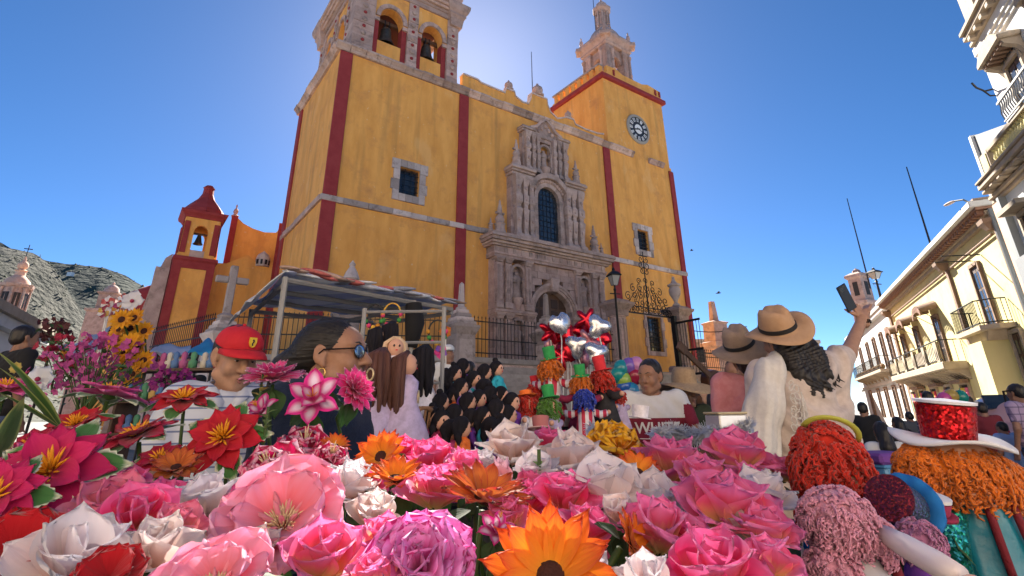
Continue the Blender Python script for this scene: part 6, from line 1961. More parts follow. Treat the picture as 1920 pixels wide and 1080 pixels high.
MB().box(-0.04, 0.04, -0.005, 0.005, -0.07, 0.07, Matrix.Rotation(R(50), 4, 'X')).build('phone_body', mat('silver_phone', (0.5, 0.5, 0.52), 0.3, metal=0.5), t, bevel=0.004)
# ---- musician with a dark stringed instrument
Hn = H_at(1385, 700, 4.6)
pn = at(1385, 700, 4.6)
tN, *_ = figure('musician in dark T-shirt holding up an instrument, left of the two hats', (pn.x, pn.y, 0), R(-60), Hn, SK3, shirt=mat('charcoal_tee', (0.04, 0.042, 0.05), 0.95), trousers=mat('black_cloth', (0.012, 0.012, 0.014), 0.95), arms={-1: ((-0.2, -0.2, 1.15), (-0.1, -0.42, 1.35)), 1: ((0.2, -0.2, 1.1), (0.1, -0.4, 1.2))}, vox=0.010, head_pitch=R(8))
t = thing('stringed_instrument', 'small dark stringed instrument held by the musician', 'instrument', at(1342, 722, 4.35), R(20))
Mi = Matrix.Rotation(R(-58), 4, 'Y') @ Matrix.Rotation(R(15), 4, 'X')
MB().prism([(0.1 * math.cos(a) * (1 - 0.25 * math.exp(-((math.sin(a)) / 0.25) ** 2)), 0.15 * math.sin(a)) for a in [2 * PI * i / 28 for i in range(28)]], -0.04, 0.04, Mi).build('sound_box', mat('dark_varnish', (0.05, 0.02, 0.012), 0.3), t, bevel=0.008)
MB().box(-0.018, 0.018, -0.05, -0.028, 0.14, 0.46, Mi).build('neck', M_wood, t)
MB().box(-0.03, 0.03, -0.055, -0.03, 0.461, 0.55, Mi).build('headstock', M_wood, t)
MB().lathe([(0.03, -0.001), (0.03, 0.001)], 14, M=(Mi.to_3x3() @ Matrix.Rotation(PI / 2, 3, 'X')), c=Mi @ Vector((0, -0.042, 0.03))).build('sound_hole', M_shade, t)
# ---- the crowd; shirt materials
M_plaid1 = stripe_mat('navy_plaid', (0.06, 0.08, 0.14), (0.28, 0.30, 0.36), 14, 0.22, ('Z', 'X'))
M_plaid2 = stripe_mat('purple_plaid', (0.34, 0.26, 0.40), (0.07, 0.05, 0.12), 12, 0.2, ('Z', 'X'))
M_black = mat('black_cloth', (0.012, 0.012, 0.014), 0.95)
M_denim = mat('denim', (0.05, 0.08, 0.16), 0.9)
M_lblue = mat('light_blue_cloth', (0.25, 0.36, 0.62), 0.95)
M_wht = mat('white_cloth', (0.68, 0.68, 0.67), 0.95)
M_maroon = mat('maroon_cloth', (0.17, 0.02, 0.03), 0.95)
M_greyc = mat('grey_cloth', (0.08, 0.085, 0.1), 0.9)
def crowd(px, py, Y, rot, label, shirt, tr=None, hs='short', H=None, sit=False, sk=SK3, male=True, vox=0.014, skirt=False, arms=None, sl='short', wide=1.0, pitch=0.0, yaw=0.0):
 h = H or H_at(px, py, Y)
 p = at(px, py, Y)
 if sit:
  h = 1.62
  loc = (p.x, p.y, p.z - (1.525 - 0.38) * h / 1.65)
 else:
  h = min(h, 1.74)
  loc = (p.x, p.y, max(0, p.z - 1.525 * h / 1.65))
 return figure(label, loc, rot, h, sk, shirt=shirt, trousers=tr or M_denim, hairstyle=hs, sit=sit, male=male, vox=vox, skirt=skirt, arms=arms, sleeves=sl, wide=wide, head_pitch=pitch, head_yaw=yaw, drop=0 if sit else loc[2])
crowd(1741, 748, 9.0, PI - 0.2, 'man in navy plaid shirt from behind, seen left of the red sequin hat', M_plaid1, sl='long')
rm_ = crowd(1908, 738, 7.2, PI + 0.25, 'man in purple plaid shirt from behind at the right edge', M_plaid2, wide=1.12)
crowd(1881, 803, 7.6, PI + 0.1, 'child in light blue shirt beside the man in purple plaid', M_lblue)
crowd(1618, 768, 8.5, PI * 0.75, 'man in black jacket just right of the cream shawl', M_black, sl='long')
crowd(1684, 795, 7.5, PI, 'long haired person in black seen from behind in the plaza', M_black, hs='long', male=False, sl='long')
crowd(1654, 812, 6.8, PI * 0.9, 'woman with long black hair and white top sitting in the plaza', M_wht, hs='long', male=False, sit=True)
crowd(1706, 782, 10.5, PI, 'grey haired man in grey shirt behind the red sequin hat', M_greyc)
crowd(1842, 768, 8.4, PI - 0.4, 'person in maroon shirt right of the red sequin hat', M_maroon, sl='long')
crowd(1816, 754, 11.0, PI, 'dark haired person just above the red sequin hat', M_greyc)
crowd(43, 636, 5.4, PI - 0.5, 'man in black T-shirt from behind at the far left', M_black, wide=1.3)
crowd(842, 668, 9.5, R(15), 'man in white cap by the pale pedestal left of the steps', M_wht, hs='none')
p = at(841, 658, 9.5)
cw_ = thing('baseball_cap', 'white cap on the man by the pale pedestal', 'cap', p)
MB().ell((0, 0.0, 0.03), (0.105, 0.115, 0.085), 14, 8).build('crown', M_wht, cw_, smooth='all')
MB().ell((0.03, -0.13, 0.0), (0.085, 0.09, 0.012), 12, 6).build('visor', M_wht, cw_, smooth='all')
crowd(352, 688, 7.5, R(30), 'dark clothed vendor under the white tarp beside the pedestal', M_black, sl='long')
crowd(1322, 748, 6.0, R(-30), 'dark haired woman behind the straw hat woman', M_greyc, hs='long', male=False, sk=SK2)
crowd(1340, 756, 5.6, R(150), 'woman with black ponytail and bare shoulder left of the cream shawl', mat('tan_cloth', (0.36, 0.26, 0.2), 0.9), hs='pony', male=False)
crowd(880, 694, 8.5, R(160), 'dark haired person in turquoise shirt below the church steps', mat('turquoise_cloth', (0.03, 0.3, 0.42), 0.9), male=False, hs='bun')
crowd(1166, 728, 5.4, R(-20), 'vendor with short dark hair left of the man in two tone T-shirt', M_greyc)
bt_ = rm_[0]
bag = thing('shoulder_bag', 'black shoulder bag on the man in purple plaid', 'bag', bt_.location, bt_.rotation_euler.z)
MB().box(-0.18, 0.12, 0.14, 0.26, 0.88, 1.12).build('bag_body', M_black, bag, bevel=0.03)
MB().tube([(-0.18, 0.2, 1.1), (-0.05, 0.16, 1.25), (0.14, 0.08, 1.46), (0.16, -0.05, 1.45), (0.02, -0.16, 1.2), (-0.14, -0.1, 1.0), (-0.19, 0.16, 1.0)], 0.014, 6).build('strap', M_black, bag)
p = at(1628, 790, 8.5)
# === stall, dolls, balloons
random.seed(19)
# ---- awning
A_, B_, C_, D_ = at(538, 507, 3.7), at(848, 566, 4.9), at(700, 592, 5.6), at(474, 570, 4.9)
aw = thing('stall_awning', 'blue and white stall awning on thin poles behind the woman in navy', 'awning', Vector((B_.x * .3 + D_.x * .7, (A_.y + C_.y) / 2, 0)))
M_awn = stripe_mat('awning_cloth', (0.74, 0.79, 0.90), (0.44, 0.51, 0.78), 3.2, 0.42, ('Y',), 0.8)
o_ = aw.location
n = 14
vs = []
for j in range(n + 1):
 for i in range(n + 1):
  u, v = i / n, j / n
  q = (A_ * (1 - u) + B_ * u) * (1 - v) + (D_ * (1 - u) + C_ * u) * v - o_
  q.z += -0.05 * math.sin(PI * v) * (0.6 + .4 * math.sin(6 * u)) + 0.012 * math.sin(20 * u + 9 * v)
  vs.append(tuple(q))
cl = MB().add(vs, [(j * (n + 1) + i, j * (n + 1) + i + 1, (j + 1) * (n + 1) + i + 1, (j + 1) * (n + 1) + i) for j in range(n) for i in range(n)]).build('roof_cloth', M_awn, aw, smooth='all')
cl.modifiers.new('thick', 'SOLIDIFY').thickness = 0.01
M_pole = mat('stall_pole', (0.30, 0.29, 0.28), 0.6, metal=0.3)
for v in (0.0, 0.3, 0.62, 1.0):
 P, Q = A_.lerp(D_, v) - o_, B_.lerp(C_, v) - o_
 P.z -= 0.07; Q.z -= 0.07
 MB().tube([P, Q], 0.02, 6).build('roof_pole', M_pole, aw)
for u in (0.0, 0.72, 1.0):
 P, Q = A_.lerp(B_, u) - o_, D_.lerp(C_, u) - o_
 P.z -= 0.1; Q.z -= 0.1
 MB().tube([P, Q], 0.02, 6).build('roof_pole', M_pole, aw)
for P in (A_, D_, A_.lerp(B_, 0.72), C_.lerp(D_, 0.28)):
 q = P - o_
 MB().tube([(q.x, q.y, 0), (q.x, q.y, q.z - .05)], 0.021, 6).build('post', M_pole, aw)
fl = []
for j in range(8):
 v = j / 7
 fl.append(A_.lerp(D_, v) - o_)
vs = []
for i, p in enumerate(fl):
 for j in range(5):
  vs.append(p + Vector((-0.05 * j - 0.01 * math.sin(i * 1.7 + j), 0, -0.045 * j * (1 + 0.12 * math.sin(i * 2.1)) + 0.01)))
MB().add(vs, [(i * 5 + j, i * 5 + j + 1, i * 5 + j + 6, i * 5 + j + 5) for i in range(7) for j in range(4)]).build('white_flap', M_tarpw, aw, smooth='all').modifiers.new('thick', 'SOLIDIFY').thickness = 0.008
cols = [(0.38, 0.10, 0.09), (0.5, 0.5, 0.54), (0.42, 0.44, 0.5), (0.2, 0.21, 0.26), (0.32, 0.22, 0.18), (0.36, 0.38, 0.46), (0.55, 0.55, 0.58)]
for i in range(26):
 u = i / 25
 q = A_.lerp(B_, u) - o_ + Vector((random.uniform(-.03, .03), 0.02, random.uniform(-.01, .03)))
 c = random.choice(cols)
 MB().ell(q, (0.07 + .11 * random.random(), 0.05, random.uniform(.012, .026)), 8, 5, Matrix.Rotation(random.uniform(.0, .35), 3, 'Y')).build('bundled_cloth', mat('bundle_%.2f' % c[0], c, 0.9, tuple(min(1, v * 1.5) for v in c), 30), aw, smooth='all')
q = A_.lerp(B_, 0.72) - o_
MB().tube([q + Vector((0, 0, -0.08)), q + Vector((0.02, 0, -0.25)), q + Vector((0, 0, -0.45))], [0.07, 0.085, 0.05], 8).build('hanging_bag', M_black, aw, smooth='all')
# ---- yarn hair
def yarn(n, R3, rc, rt, length, droop, seed, zmin=-0.25, seg=11, turns=3.0, back=0.0):
 """head of curled yarn: many small helical strands on an ellipsoid"""
 rnd = random.Random(seed)
 mb = MB()
 if zmin <= -0.7:
  mb.ell((0, 0, 0), tuple(v * 0.97 for v in R3), 16, 12)
 k = 0
 while k < n:
  z = rnd.uniform(zmin, 1.0)
  a = rnd.uniform(0, 2 * PI)
  s = math.sqrt(max(0, 1 - z * z))
  d = Vector((s * math.cos(a), s * math.sin(a), z))
  if back and d.y < -0.45 and z < 0.55:
   continue
  k += 1
  p = Vector((d.x * R3[0], d.y * R3[1], d.z * R3[2]))
  out = (d + Vector((rnd.uniform(-.5, .5), rnd.uniform(-.5, .5), rnd.uniform(-.3, .3)))).normalized()
  L = length * rnd.uniform(0.6, 1.25)
  pts = []
  ph = rnd.uniform(0, 6.28)
  u = out.orthogonal().normalized()
  w = out.cross(u)
  for j in range(seg):
   t = j / (seg - 1)
   c = p + out * (L * t * (1 - droop * t * 0.5)) + Vector((0, 0, -1)) * (L * droop * t * t)
   an = ph + turns * 2 * PI * t
   r = rc * (0.4 + 0.6 * t)
   pts.append(c + u * r * math.cos(an) + w * r * math.sin(an))
  mb.tube(pts, [rt] * (seg - 1) + [rt * 0.5], 4, caps=False)
 return mb
def top_hat(rb, rt, h, brim, m, mb_, parent, M0, scal=0.0, waves=0, name='hat', crown_top=None, band=None):
 c = MB().lathe([(rb, 0), (rt, h), (rt * 0.98, h + 0.001), (0, h + 0.002)], 28, caps=False)
 c.v = [tuple(M0 @ Vector(p)) for p in c.v]
 hat = c.build('hat_crown', m, parent, smooth=True)
 if crown_top is not None:
  c = MB().lathe([(rt * 1.03, h + 0.0025), (rt * 1.04, h + 0.006), (0, h + 0.009)], 28)
  c.v = [tuple(M0 @ Vector(p)) for p in c.v]
  c.build('hat_top', crown_top, parent, smooth=True)
 n = 48
 vs = []
 for r, z in ((rb * 0.9, 0.0), ((rb + brim) / 2, 0.0), (brim, 0.0), (brim, -0.004), ((rb + brim) / 2, -0.004), (rb * 0.9, -0.004)):
  for i in range(n):
   a = 2 * PI * i / n
   f = (r - rb * .9) / max(1e-6, brim - rb * .9)
   vs.append(tuple(M0 @ Vector((r * math.cos(a), r * math.sin(a), z + scal * f * math.sin(waves * a + .6)))))
 fs = [(j * n + i, j * n + (i + 1) % n, ((j + 1) % 6) * n + (i + 1) % n, ((j + 1) % 6) * n + i) for j in range(6) for i in range(n)]
 MB().add(vs, fs).build('hat_brim', mb_, parent, smooth='all')
 if band is not None:
  c = MB().lathe([(rb * 1.02, 0.001), (rb * 1.02 + (rt - rb) * .25, h * 0.25), (rb * 0.99 + (rt - rb) * .25, h * 0.25)], 28, caps=False)
  c.v = [tuple(M0 @ Vector(p)) for p in c.v]
  c.build('hat_band', band, parent, smooth=True)
 return hat
def glitter(name, c, sc=900, rough=0.3):
 """sequinned cloth: tiny flat mirrors each tilted its own way"""
 m = bpy.data.materials.new(name)
 m.use_nodes = True
 N, L = m.node_tree.nodes, m.node_tree.links
 b = N['Principled BSDF']
 b.inputs['Metallic'].default_value = 0.75
 b.inputs['Roughness'].default_value = rough
 tc = N.new('ShaderNodeTexCoord')
 vo = N.new('ShaderNodeTexVoronoi')
 vo.inputs['Scale'].default_value = sc
 L.new(tc.outputs['Object'], vo.inputs[0])
 mx = N.new('ShaderNodeMixRGB')
 mx.blend_type = 'MULTIPLY'
 mx.inputs[0].default_value = 0.55
 mx.inputs[1].default_value = (*c, 1)
 L.new(vo.outputs['Color'], mx.inputs[2])
 L.new(mx.outputs[0], b.inputs['Base Color'])
 ge = N.new('ShaderNodeNewGeometry')
 sub = N.new('ShaderNodeVectorMath'); sub.operation = 'SUBTRACT'; sub.inputs[1].default_value = (0.5, 0.5, 0.5)
 scl = N.new('ShaderNodeVectorMath'); scl.operation = 'SCALE'; scl.inputs['Scale'].default_value = 0.9
 add = N.new('ShaderNodeVectorMath'); add.operation = 'ADD'
 nor = N.new('ShaderNodeVectorMath'); nor.operation = 'NORMALIZE'
 L.new(vo.outputs['Color'], sub.inputs[0]); L.new(sub.outputs[0], scl.inputs[0]); L.new(ge.outputs['Normal'], add.inputs[0]); L.new(scl.outputs[0], add.inputs[1]); L.new(add.outputs[0], nor.inputs[0]); L.new(nor.outputs[0], b.inputs['Normal'])
 MATS[name] = m
 return m
def yarn_mat(name, c):
 return mat(name, c, 0.9, tuple(v * 0.7 for v in c), 60, bump=0.4, bscale=600, bdist=0.002, sheen=0.3, trans=0.15)
Y_or = yarn_mat('orange_yarn', (0.85, 0.20, 0.008))
Y_red = yarn_mat('red_yarn', (0.70, 0.025, 0.008))
Y_pink = yarn_mat('pink_yarn', (0.92, 0.42, 0.60))
Y_black = mat('black_yarn', (0.01, 0.009, 0.012), 0.85, (0.02, 0.018, 0.024), 40, stretch=(1, 1, .2), bump=0.4, bscale=300, bdist=0.002, spec=0.2)
Y_brown = mat('brown_yarn', (0.07, 0.025, 0.018), 0.75, (0.11, 0.04, 0.028), 60, stretch=(1, 1, .1), bump=0.5, bscale=400, bdist=0.002)
Y_blond = mat('blond_yarn', (0.62, 0.42, 0.25), 0.8, (0.7, 0.5, 0.32), 60, stretch=(1, 1, .1), bump=0.5, bscale=400, bdist=0.002)
Y_green = yarn_mat('green_yarn', (0.10, 0.28, 0.03))
Y_blue = yarn_mat('blue_yarn', (0.02, 0.06, 0.55))
M_dollskin = mat('doll_skin', (0.62, 0.33, 0.22), 0.7, (0.66, 0.37, 0.26), 20)
M_dcols = {'turquoise': (0.02, 0.34, 0.44), 'purple': (0.13, 0.03, 0.28), 'orange': (0.75, 0.16, 0.02), 'maroon': (0.22, 0.01, 0.05), 'black': (0.015, 0.014, 0.018), 'blue': (0.02, 0.06, 0.4), 'pink': (0.7, 0.08, 0.3), 'white': (0.66, 0.62, 0.66), 'lilac': (0.42, 0.34, 0.5), 'green': (0.02, 0.25, 0.06), 'red': (0.55, 0.02, 0.03)}
DM = {k_: mat('doll_' + k_, c, 0.85, tuple(min(1, v * 1.35 + .01) for v in c), 40, bump=0.3, bscale=150, bdist=0.003) for k_, c in M_dcols.items()}
def doll_meshes(hair_m):
 F = Field()
 F.ell((0, 0.006, 0.262), (0.038, 0.037, 0.041), 0.01)
 for s in (-1, 1):
  F.chain([(s * 0.012, 0.03, 0.262), (s * 0.034, 0.018, 0.225), (s * 0.036, 0.0, 0.17)], [0.018, 0.014, 0.009], 0.008)
 return F.mesh('doll_hair', hair_m, 0.004, None, lambda X, Y, Z: -(Y + 0.021 + 0.25 * (Z - 0.262)) + 0 * X)
HAIRM = doll_meshes(Y_black)
HEADM = MB().ell((0, 0, 0.255), (0.034, 0.034, 0.037), 14, 10).mesh('head', M_dollskin, 'all')
EYEM = MB().ell((0, 0, 0), (0.0045, 0.002, 0.006), 8, 5).mesh('eye', M_iris, 'all')
LIPM = MB().ell((0, 0, 0), (0.006, 0.002, 0.003), 8, 5).mesh('mouth', mat('doll_lip', (0.6, 0.02, 0.05), 0.5), 'all')
DRESS = {}
BUNM = MB().ell((0, 0.012, 0.305), (0.017, 0.017, 0.014), 10, 6).mesh('hair_bun', Y_black, 'all')
def dress_mesh(col):
 if col not in DRESS:
  m = DM[col]
  DRESS[col] = (MB().lathe([(0.014, 0.222), (0.03, 0.21), (0.034, 0.17), (0.028, 0.14), (0.05, 0.1), (0.075, 0.03), (0.085, 0.0), (0.07, 0.004)], 16).mesh('dress', m, 'all'),
       MB().tube([(0.028, 0, 0.205), (0.055, -0.005, 0.175), (0.06, -0.025, 0.14)], [0.013, 0.014, 0.009], 8).mesh('sleeve', m, 'all'))
 return DRESS[col]
def rag_doll(px, py, Y, rot, col, label, group='black haired cloth dolls', s=1.0, trim=None, bun=False):
 p = at(px, py, Y)
 t = thing('cloth_doll', label, 'doll', (p.x, p.y, p.z - 0.257 * s), rot, group)
 t.scale = (s, s, s)
 obj('head', HEADM, t)
 obj('hair', HAIRM, t)
 d, sl = dress_mesh(col)
 obj('dress', d, t)
 obj('sleeve', sl, t)
 o = obj('sleeve', sl, t)
 o.scale = (-1, 1, 1)
 for sx in (-1, 1):
  obj('eye', EYEM, t, (sx * 0.012, -0.0325, 0.26))
 obj('mouth', LIPM, t, (0, -0.0335, 0.243))
 if trim:
  for sx in (-1, 1):
   MB().ell((sx * 0.03, -0.005, 0.2), (0.016, 0.02, 0.014), 8, 6).build('ribbon_bow', DM[trim], t, smooth='all')
 if bun:
  obj('hair_bun', BUNM, t)
 return t
dl_list = [(690, 500, 'black', 'turquoise'), (745, 452, 'black', 'purple'), (890, 490, 'black', 'black'), (968, 468, 'turquoise', 'turquoise'), (885, 592, 'purple', 'purple'), (690, 640, 'orange', 'orange'), (600, 692, 'black', 'red'), (1000, 645, 'turquoise', 'turquoise'), (1072, 690, 'purple', 'purple'), (970, 735, 'purple', 'purple'), (880, 788, 'turquoise', 'turquoise'), (800, 800, 'purple', 'purple'), (600, 815, 'maroon', 'maroon'), (690, 770, 'orange', 'orange'), (1050, 778, 'maroon', 'maroon'), (640, 540, 'black', 'black'), (780, 690, 'maroon', 'purple'), (850, 670, 'purple', 'purple'), (545, 790, 'black', 'pink'), (740, 860, 'orange', 'orange'), (930, 860, 'purple', 'blue'), (1010, 870, 'maroon', 'pink'), (660, 880, 'pink', 'pink'), (820, 540, 'lilac', 'turquoise'), (930, 640, 'black', 'purple'), (730, 590, 'purple', 'lilac')]
rots = [1.3, 2.0, 1.6, 1.1, 1.5, 0.9, 1.7, 1.3, 1.0, 1.8, 1.2, 1.6, 0.7, 1.9, 1.4, 2.1, 1.5, 1.2, 0.8, 1.6, 1.1, 1.3, 1.7, 1.0, 1.9, 1.4]
tm_words = {'black': 'black', 'turquoise': 'turquoise', 'purple': 'purple', 'orange': 'orange', 'maroon': 'dark red', 'red': 'red', 'pink': 'pink', 'lilac': 'lilac', 'blue': 'blue'}
ORD = ('first', 'second', 'third', 'fourth', 'fifth', 'sixth', 'seventh', 'eighth', 'ninth')
for i, (X, Y_, c, tr) in enumerate(dl_list):
 px, py = 660 + X / 3.556, 560 + Y_ / 3.556
 d_ = 2.75 + (735 - py) * 0.006 + random.uniform(-.08, .08)
 row = [r_ for r_, lim in enumerate((530, 620, 700, 798, 999)) if Y_ < lim][0]
 peers = sorted(q[0] for q in dl_list if [r_ for r_, lim in enumerate((530, 620, 700, 798, 999)) if q[1] < lim][0] == row)
 lab = 'black haired cloth doll in %s dress, %s from left in the %s row' % (tm_words[c], ORD[peers.index(X)], ('top', 'second', 'third', 'fourth', 'front')[row])
 rag_doll(px, py, d_, rots[i], c, lab, 'black haired cloth dolls on the tiered display', 0.98, tr, i % 3 == 0)
tt = thing('tiered_display', 'dark cloth covered tiered display carrying the black haired dolls', 'display stand', (at(880, 800, 2.9).x - .02, 2.95, 0))
for i, (y0, y1, z1) in enumerate(((-0.42, -0.2, 0.86), (-0.198, 0.02, 0.98), (0.022, 0.22, 1.1), (0.222, 0.5, 1.2))):
 MB().box(-0.6, 0.62, y0, y1, 0.004, z1).build('tier', DM['black'], tt, bevel=0.01)
# ---- yarn haired clown dolls in the middle
MIDYARN = yarn(150, (0.042, 0.042, 0.042), 0.006, 0.0036, 0.03, 0.6, 5, -0.75)
def yarn_mesh(m):
 k_ = 'mid_' + m.name
 if k_ not in MATS:
  MATS[k_] = MIDYARN.mesh('yarn_hair', m, 'all', recalc=False)
 return MATS[k_]
M_stripeRW = stripe_mat('red_white_satin', (0.70, 0.66, 0.70), (0.5, 0.02, 0.06), 28, 0.5, ('X',), 0.5)
def clown(px, py, Y, rot, yarn_m, hatc, dressm, label, s=1.0, brimc=None, tall=0.055):
 p = at(px, py, Y)
 t = thing('clown_doll', label, 'doll', (p.x, p.y, p.z - 0.257 * s), rot)
 t.scale = (s, s, s)
 obj('head', HEADM, t)
 obj('yarn_hair', yarn_mesh(yarn_m), t, (0, 0.012, 0.255))
 for sx in (-1, 1):
  obj('eye', EYEM, t, (sx * 0.012, -0.0325, 0.262))
 MB().ell((0, -0.037, 0.252), 0.007, 8, 6).build('nose', DM['red'], t, smooth='all')
 obj('mouth', LIPM, t, (0, -0.033, 0.238), scale=(1.8, 1, 1.3))
 MB().lathe([(0.015, 0.225), (0.038, 0.21), (0.045, 0.15), (0.06, 0.1), (0.085, 0.0), (0.07, 0.002)], 18).build('dress', dressm, t, smooth='all')
 for sx in (-1, 1):
  MB().tube([(sx * 0.03, 0, 0.2), (sx * 0.075, -0.01, 0.18), (sx * 0.11, -0.02, 0.19)], [0.016, 0.02, 0.017], 8).build('sleeve', dressm, t, smooth='all')
  MB().ell((sx * 0.118, -0.022, 0.192), 0.012, 8, 6).build('hand', M_dollskin, t, smooth='all')
 if hatc:
  M0 = Matrix.Translation((0, 0.01, 0.30)) @ Matrix.Rotation(-0.15, 4, 'X') @ Matrix.Rotation(0.12, 4, 'Y')
  top_hat(0.027, 0.03, tall, 0.05, DM[hatc], DM[brimc or hatc], t, M0)
 return t
clown(1034, 690, 3.0, R(150), Y_or, 'green', M_stripeRW, 'orange yarn clown doll with green hat in red and white stripes, left one', 1.15)
clown(1088, 720, 2.9, R(190), Y_or, 'green', DM['maroon'], 'orange yarn clown doll with green hat in dark red, right one', 1.0)
clown(1132, 712, 3.0, R(110), Y_red, 'red', DM['black'], 'red yarn clown doll with tall red top hat', 1.15, tall=0.065)
clown(1096, 748, 2.75, R(170), Y_blue, None, M_stripeRW, 'blue haired clown doll without hat in striped red satin', 0.95)
clown(1034, 764, 2.6, R(75), Y_green, 'green', DM['lilac'], 'green yarn clown doll with green hat facing right', 1.0)
clown(990, 759, 2.65, R(70), Y_red, 'orange', DM['white'], 'red haired clown doll with ochre cap facing right', 1.0, tall=0.02)
clown(1160, 742, 3.2, R(60), Y_red, None, DM['lilac'], 'small clown doll in lilac shirt beside the tall red top hat', 0.9)
clown(1003, 732, 3.1, R(180), Y_red, 'red', DM['red'], 'small red clown doll with red hat behind the ochre capped one', 0.8)
cs_ = thing('display_table', 'table under the clown dolls covered with glitter cloth', 'table', (at(1080, 800, 2.9).x, 2.95, 0))
MB().box(-0.36, 0.48, -0.35, 0.4, 0.004, 0.95).build('table_cloth', DM['maroon'], cs_, bevel=0.01)
hp_ = thing('doll_hat', 'small dusty pink doll hat lying in front of the green haired doll', 'hat', at(1014, 803, 2.35))
top_hat(0.032, 0.036, 0.045, 0.055, mat('dusty_pink', (0.45, 0.15, 0.15), 0.8), mat('pale_pink_felt', (0.6, 0.4, 0.38), 0.8), hp_, Matrix.Rotation(-0.2, 4, 'X'))
hp_ = thing('doll_hat', 'small white doll hat in front of the man in two tone T-shirt', 'hat', at(1200, 782, 2.6))
top_hat(0.035, 0.04, 0.05, 0.05, DM['white'], DM['white'], hp_, Matrix.Rotation(0.15, 4, 'Y'))
# ---- rack of long haired dolls
def long_doll(px, py, Y, hairm, label, s=1.0, dress='lilac', beads=True):
 p = at(px, py, Y)
 t = thing('long_haired_doll', label, 'doll', (p.x, p.y, p.z), R(20) if hairm is Y_blond else R(95 if px == 764 else 150))
 t.scale = (s, s, s)
 MB().ell((0, 0, 0), (0.036, 0.036, 0.04), 12, 8).build('head', M_dollskin, t, smooth='all')
 for sx in (-1, 1):
  obj('eye', EYEM, t, (sx * 0.012, -0.035, 0.006))
 obj('mouth', LIPM, t, (0, -0.0355, -0.013))
 rnd = random.Random(px)
 for i in range(17):
  a = PI * (i / 16) + 0.0
  x0 = 0.04 * math.cos(a)
  y0 = 0.012 + 0.035 * math.sin(a) + rnd.uniform(-.006, .006)
  x0 += rnd.uniform(-.006, .006)
  L = rnd.uniform(0.16, 0.26)
  MB().tube([(x0 * 0.2, 0.0, 0.045), (x0, y0, 0.02), (x0 * 1.25, y0 * 1.2, -0.06), (x0 * 1.2 + rnd.uniform(-.01, .01), y0 * 1.1, -0.6 * L), (x0 * 1.0, y0 * 0.9, -L)], [0.009, 0.011, 0.011 + 0.004 * rnd.random(), 0.010, 0.003], 6).build('hair_lock', hairm, t, smooth='all')
 MB().lathe([(0.02, -0.035), (0.045, -0.06), (0.04, -0.13), (0.075, -0.2), (0.12, -0.33), (0.11, -0.33)], 18).build('dress', DM[dress], t, smooth='all')
 if beads:
  for i in range(2):
   c = (random.uniform(-.04, .04), 0.055 - 0.12 * (i % 2), -0.05 - 0.06 * i)
   MB().tube([(c[0] + 0.016 * math.cos(q), c[1] + .02, c[2] + 0.02 * math.sin(q)) for q in [2 * PI * k / 12 for k in range(13)]], 0.0035, 5).build('ring_ornament', M_gold2, t, smooth='all')
 return t
M_gold2 = mat('pale_gold_ring', (0.70, 0.55, 0.32), 0.35, metal=0.4)
long_doll(742, 652, 2.45, Y_blond, 'blond long haired doll in pale dress hanging on the rack', 1.0, 'white')
long_doll(716, 678, 2.3, Y_brown, 'brown long haired doll nearest the sunglasses of the woman in navy', 1.15, 'lilac')
long_doll(764, 684, 2.3, Y_brown, 'brown long haired doll with thick hair at the middle of the rack', 1.15, 'lilac')
long_doll(797, 668, 2.6, Y_black, 'black long haired doll at the right end of the rack', 1.1, 'white')
long_doll(708, 628, 2.6, Y_black, 'black haired doll at the top left of the rack', 0.8, 'black', False)
long_doll(736, 620, 2.65, Y_black, 'black haired doll at the top of the rack below the yellow hoop', 0.9, 'white', False)
rk = thing('doll_rack', 'metal rack from which the long haired dolls hang', 'rack', (at(745, 700, 2.75).x, 2.78, 0))
for x in (-0.2, 0.22):
 MB().tube([(x, 0, 0), (x, 0, 1.78)], 0.012, 6).build('post', M_pole, rk)
for z in (1.4, 1.6, 1.76):
 MB().tube([(-0.2, 0, z), (0.22, 0, z)], 0.008, 6).build('rail', M_pole, rk)
wk_ = thing('wicker_basket', 'tall brown wicker basket under the long haired dolls', 'basket', (at(742, 800, 2.4).x, 2.42, at(742, 830, 2.4).z - 0.1))
M_wick = mat('wicker', (0.23, 0.11, 0.05), 0.8, (0.32, 0.17, 0.08), 30, bump=0.4)
for i in range(26):
 a = 2 * PI * i / 26
 MB().tube([(0.12 * math.cos(a), 0.12 * math.sin(a), 0), (0.15 * math.cos(a), 0.15 * math.sin(a), 0.24)], 0.006, 5).build('stake', M_wick, wk_)
for z in (0.02, 0.12, 0.23):
 r = 0.12 + 0.03 * z / 0.24
 MB().tube([(r * math.cos(a), r * math.sin(a), z + 0.006 * math.sin(9 * a)) for a in [2 * PI * k / 30 for k in range(31)]], 0.009, 6).build('woven_band', M_wick, wk_, smooth='all')
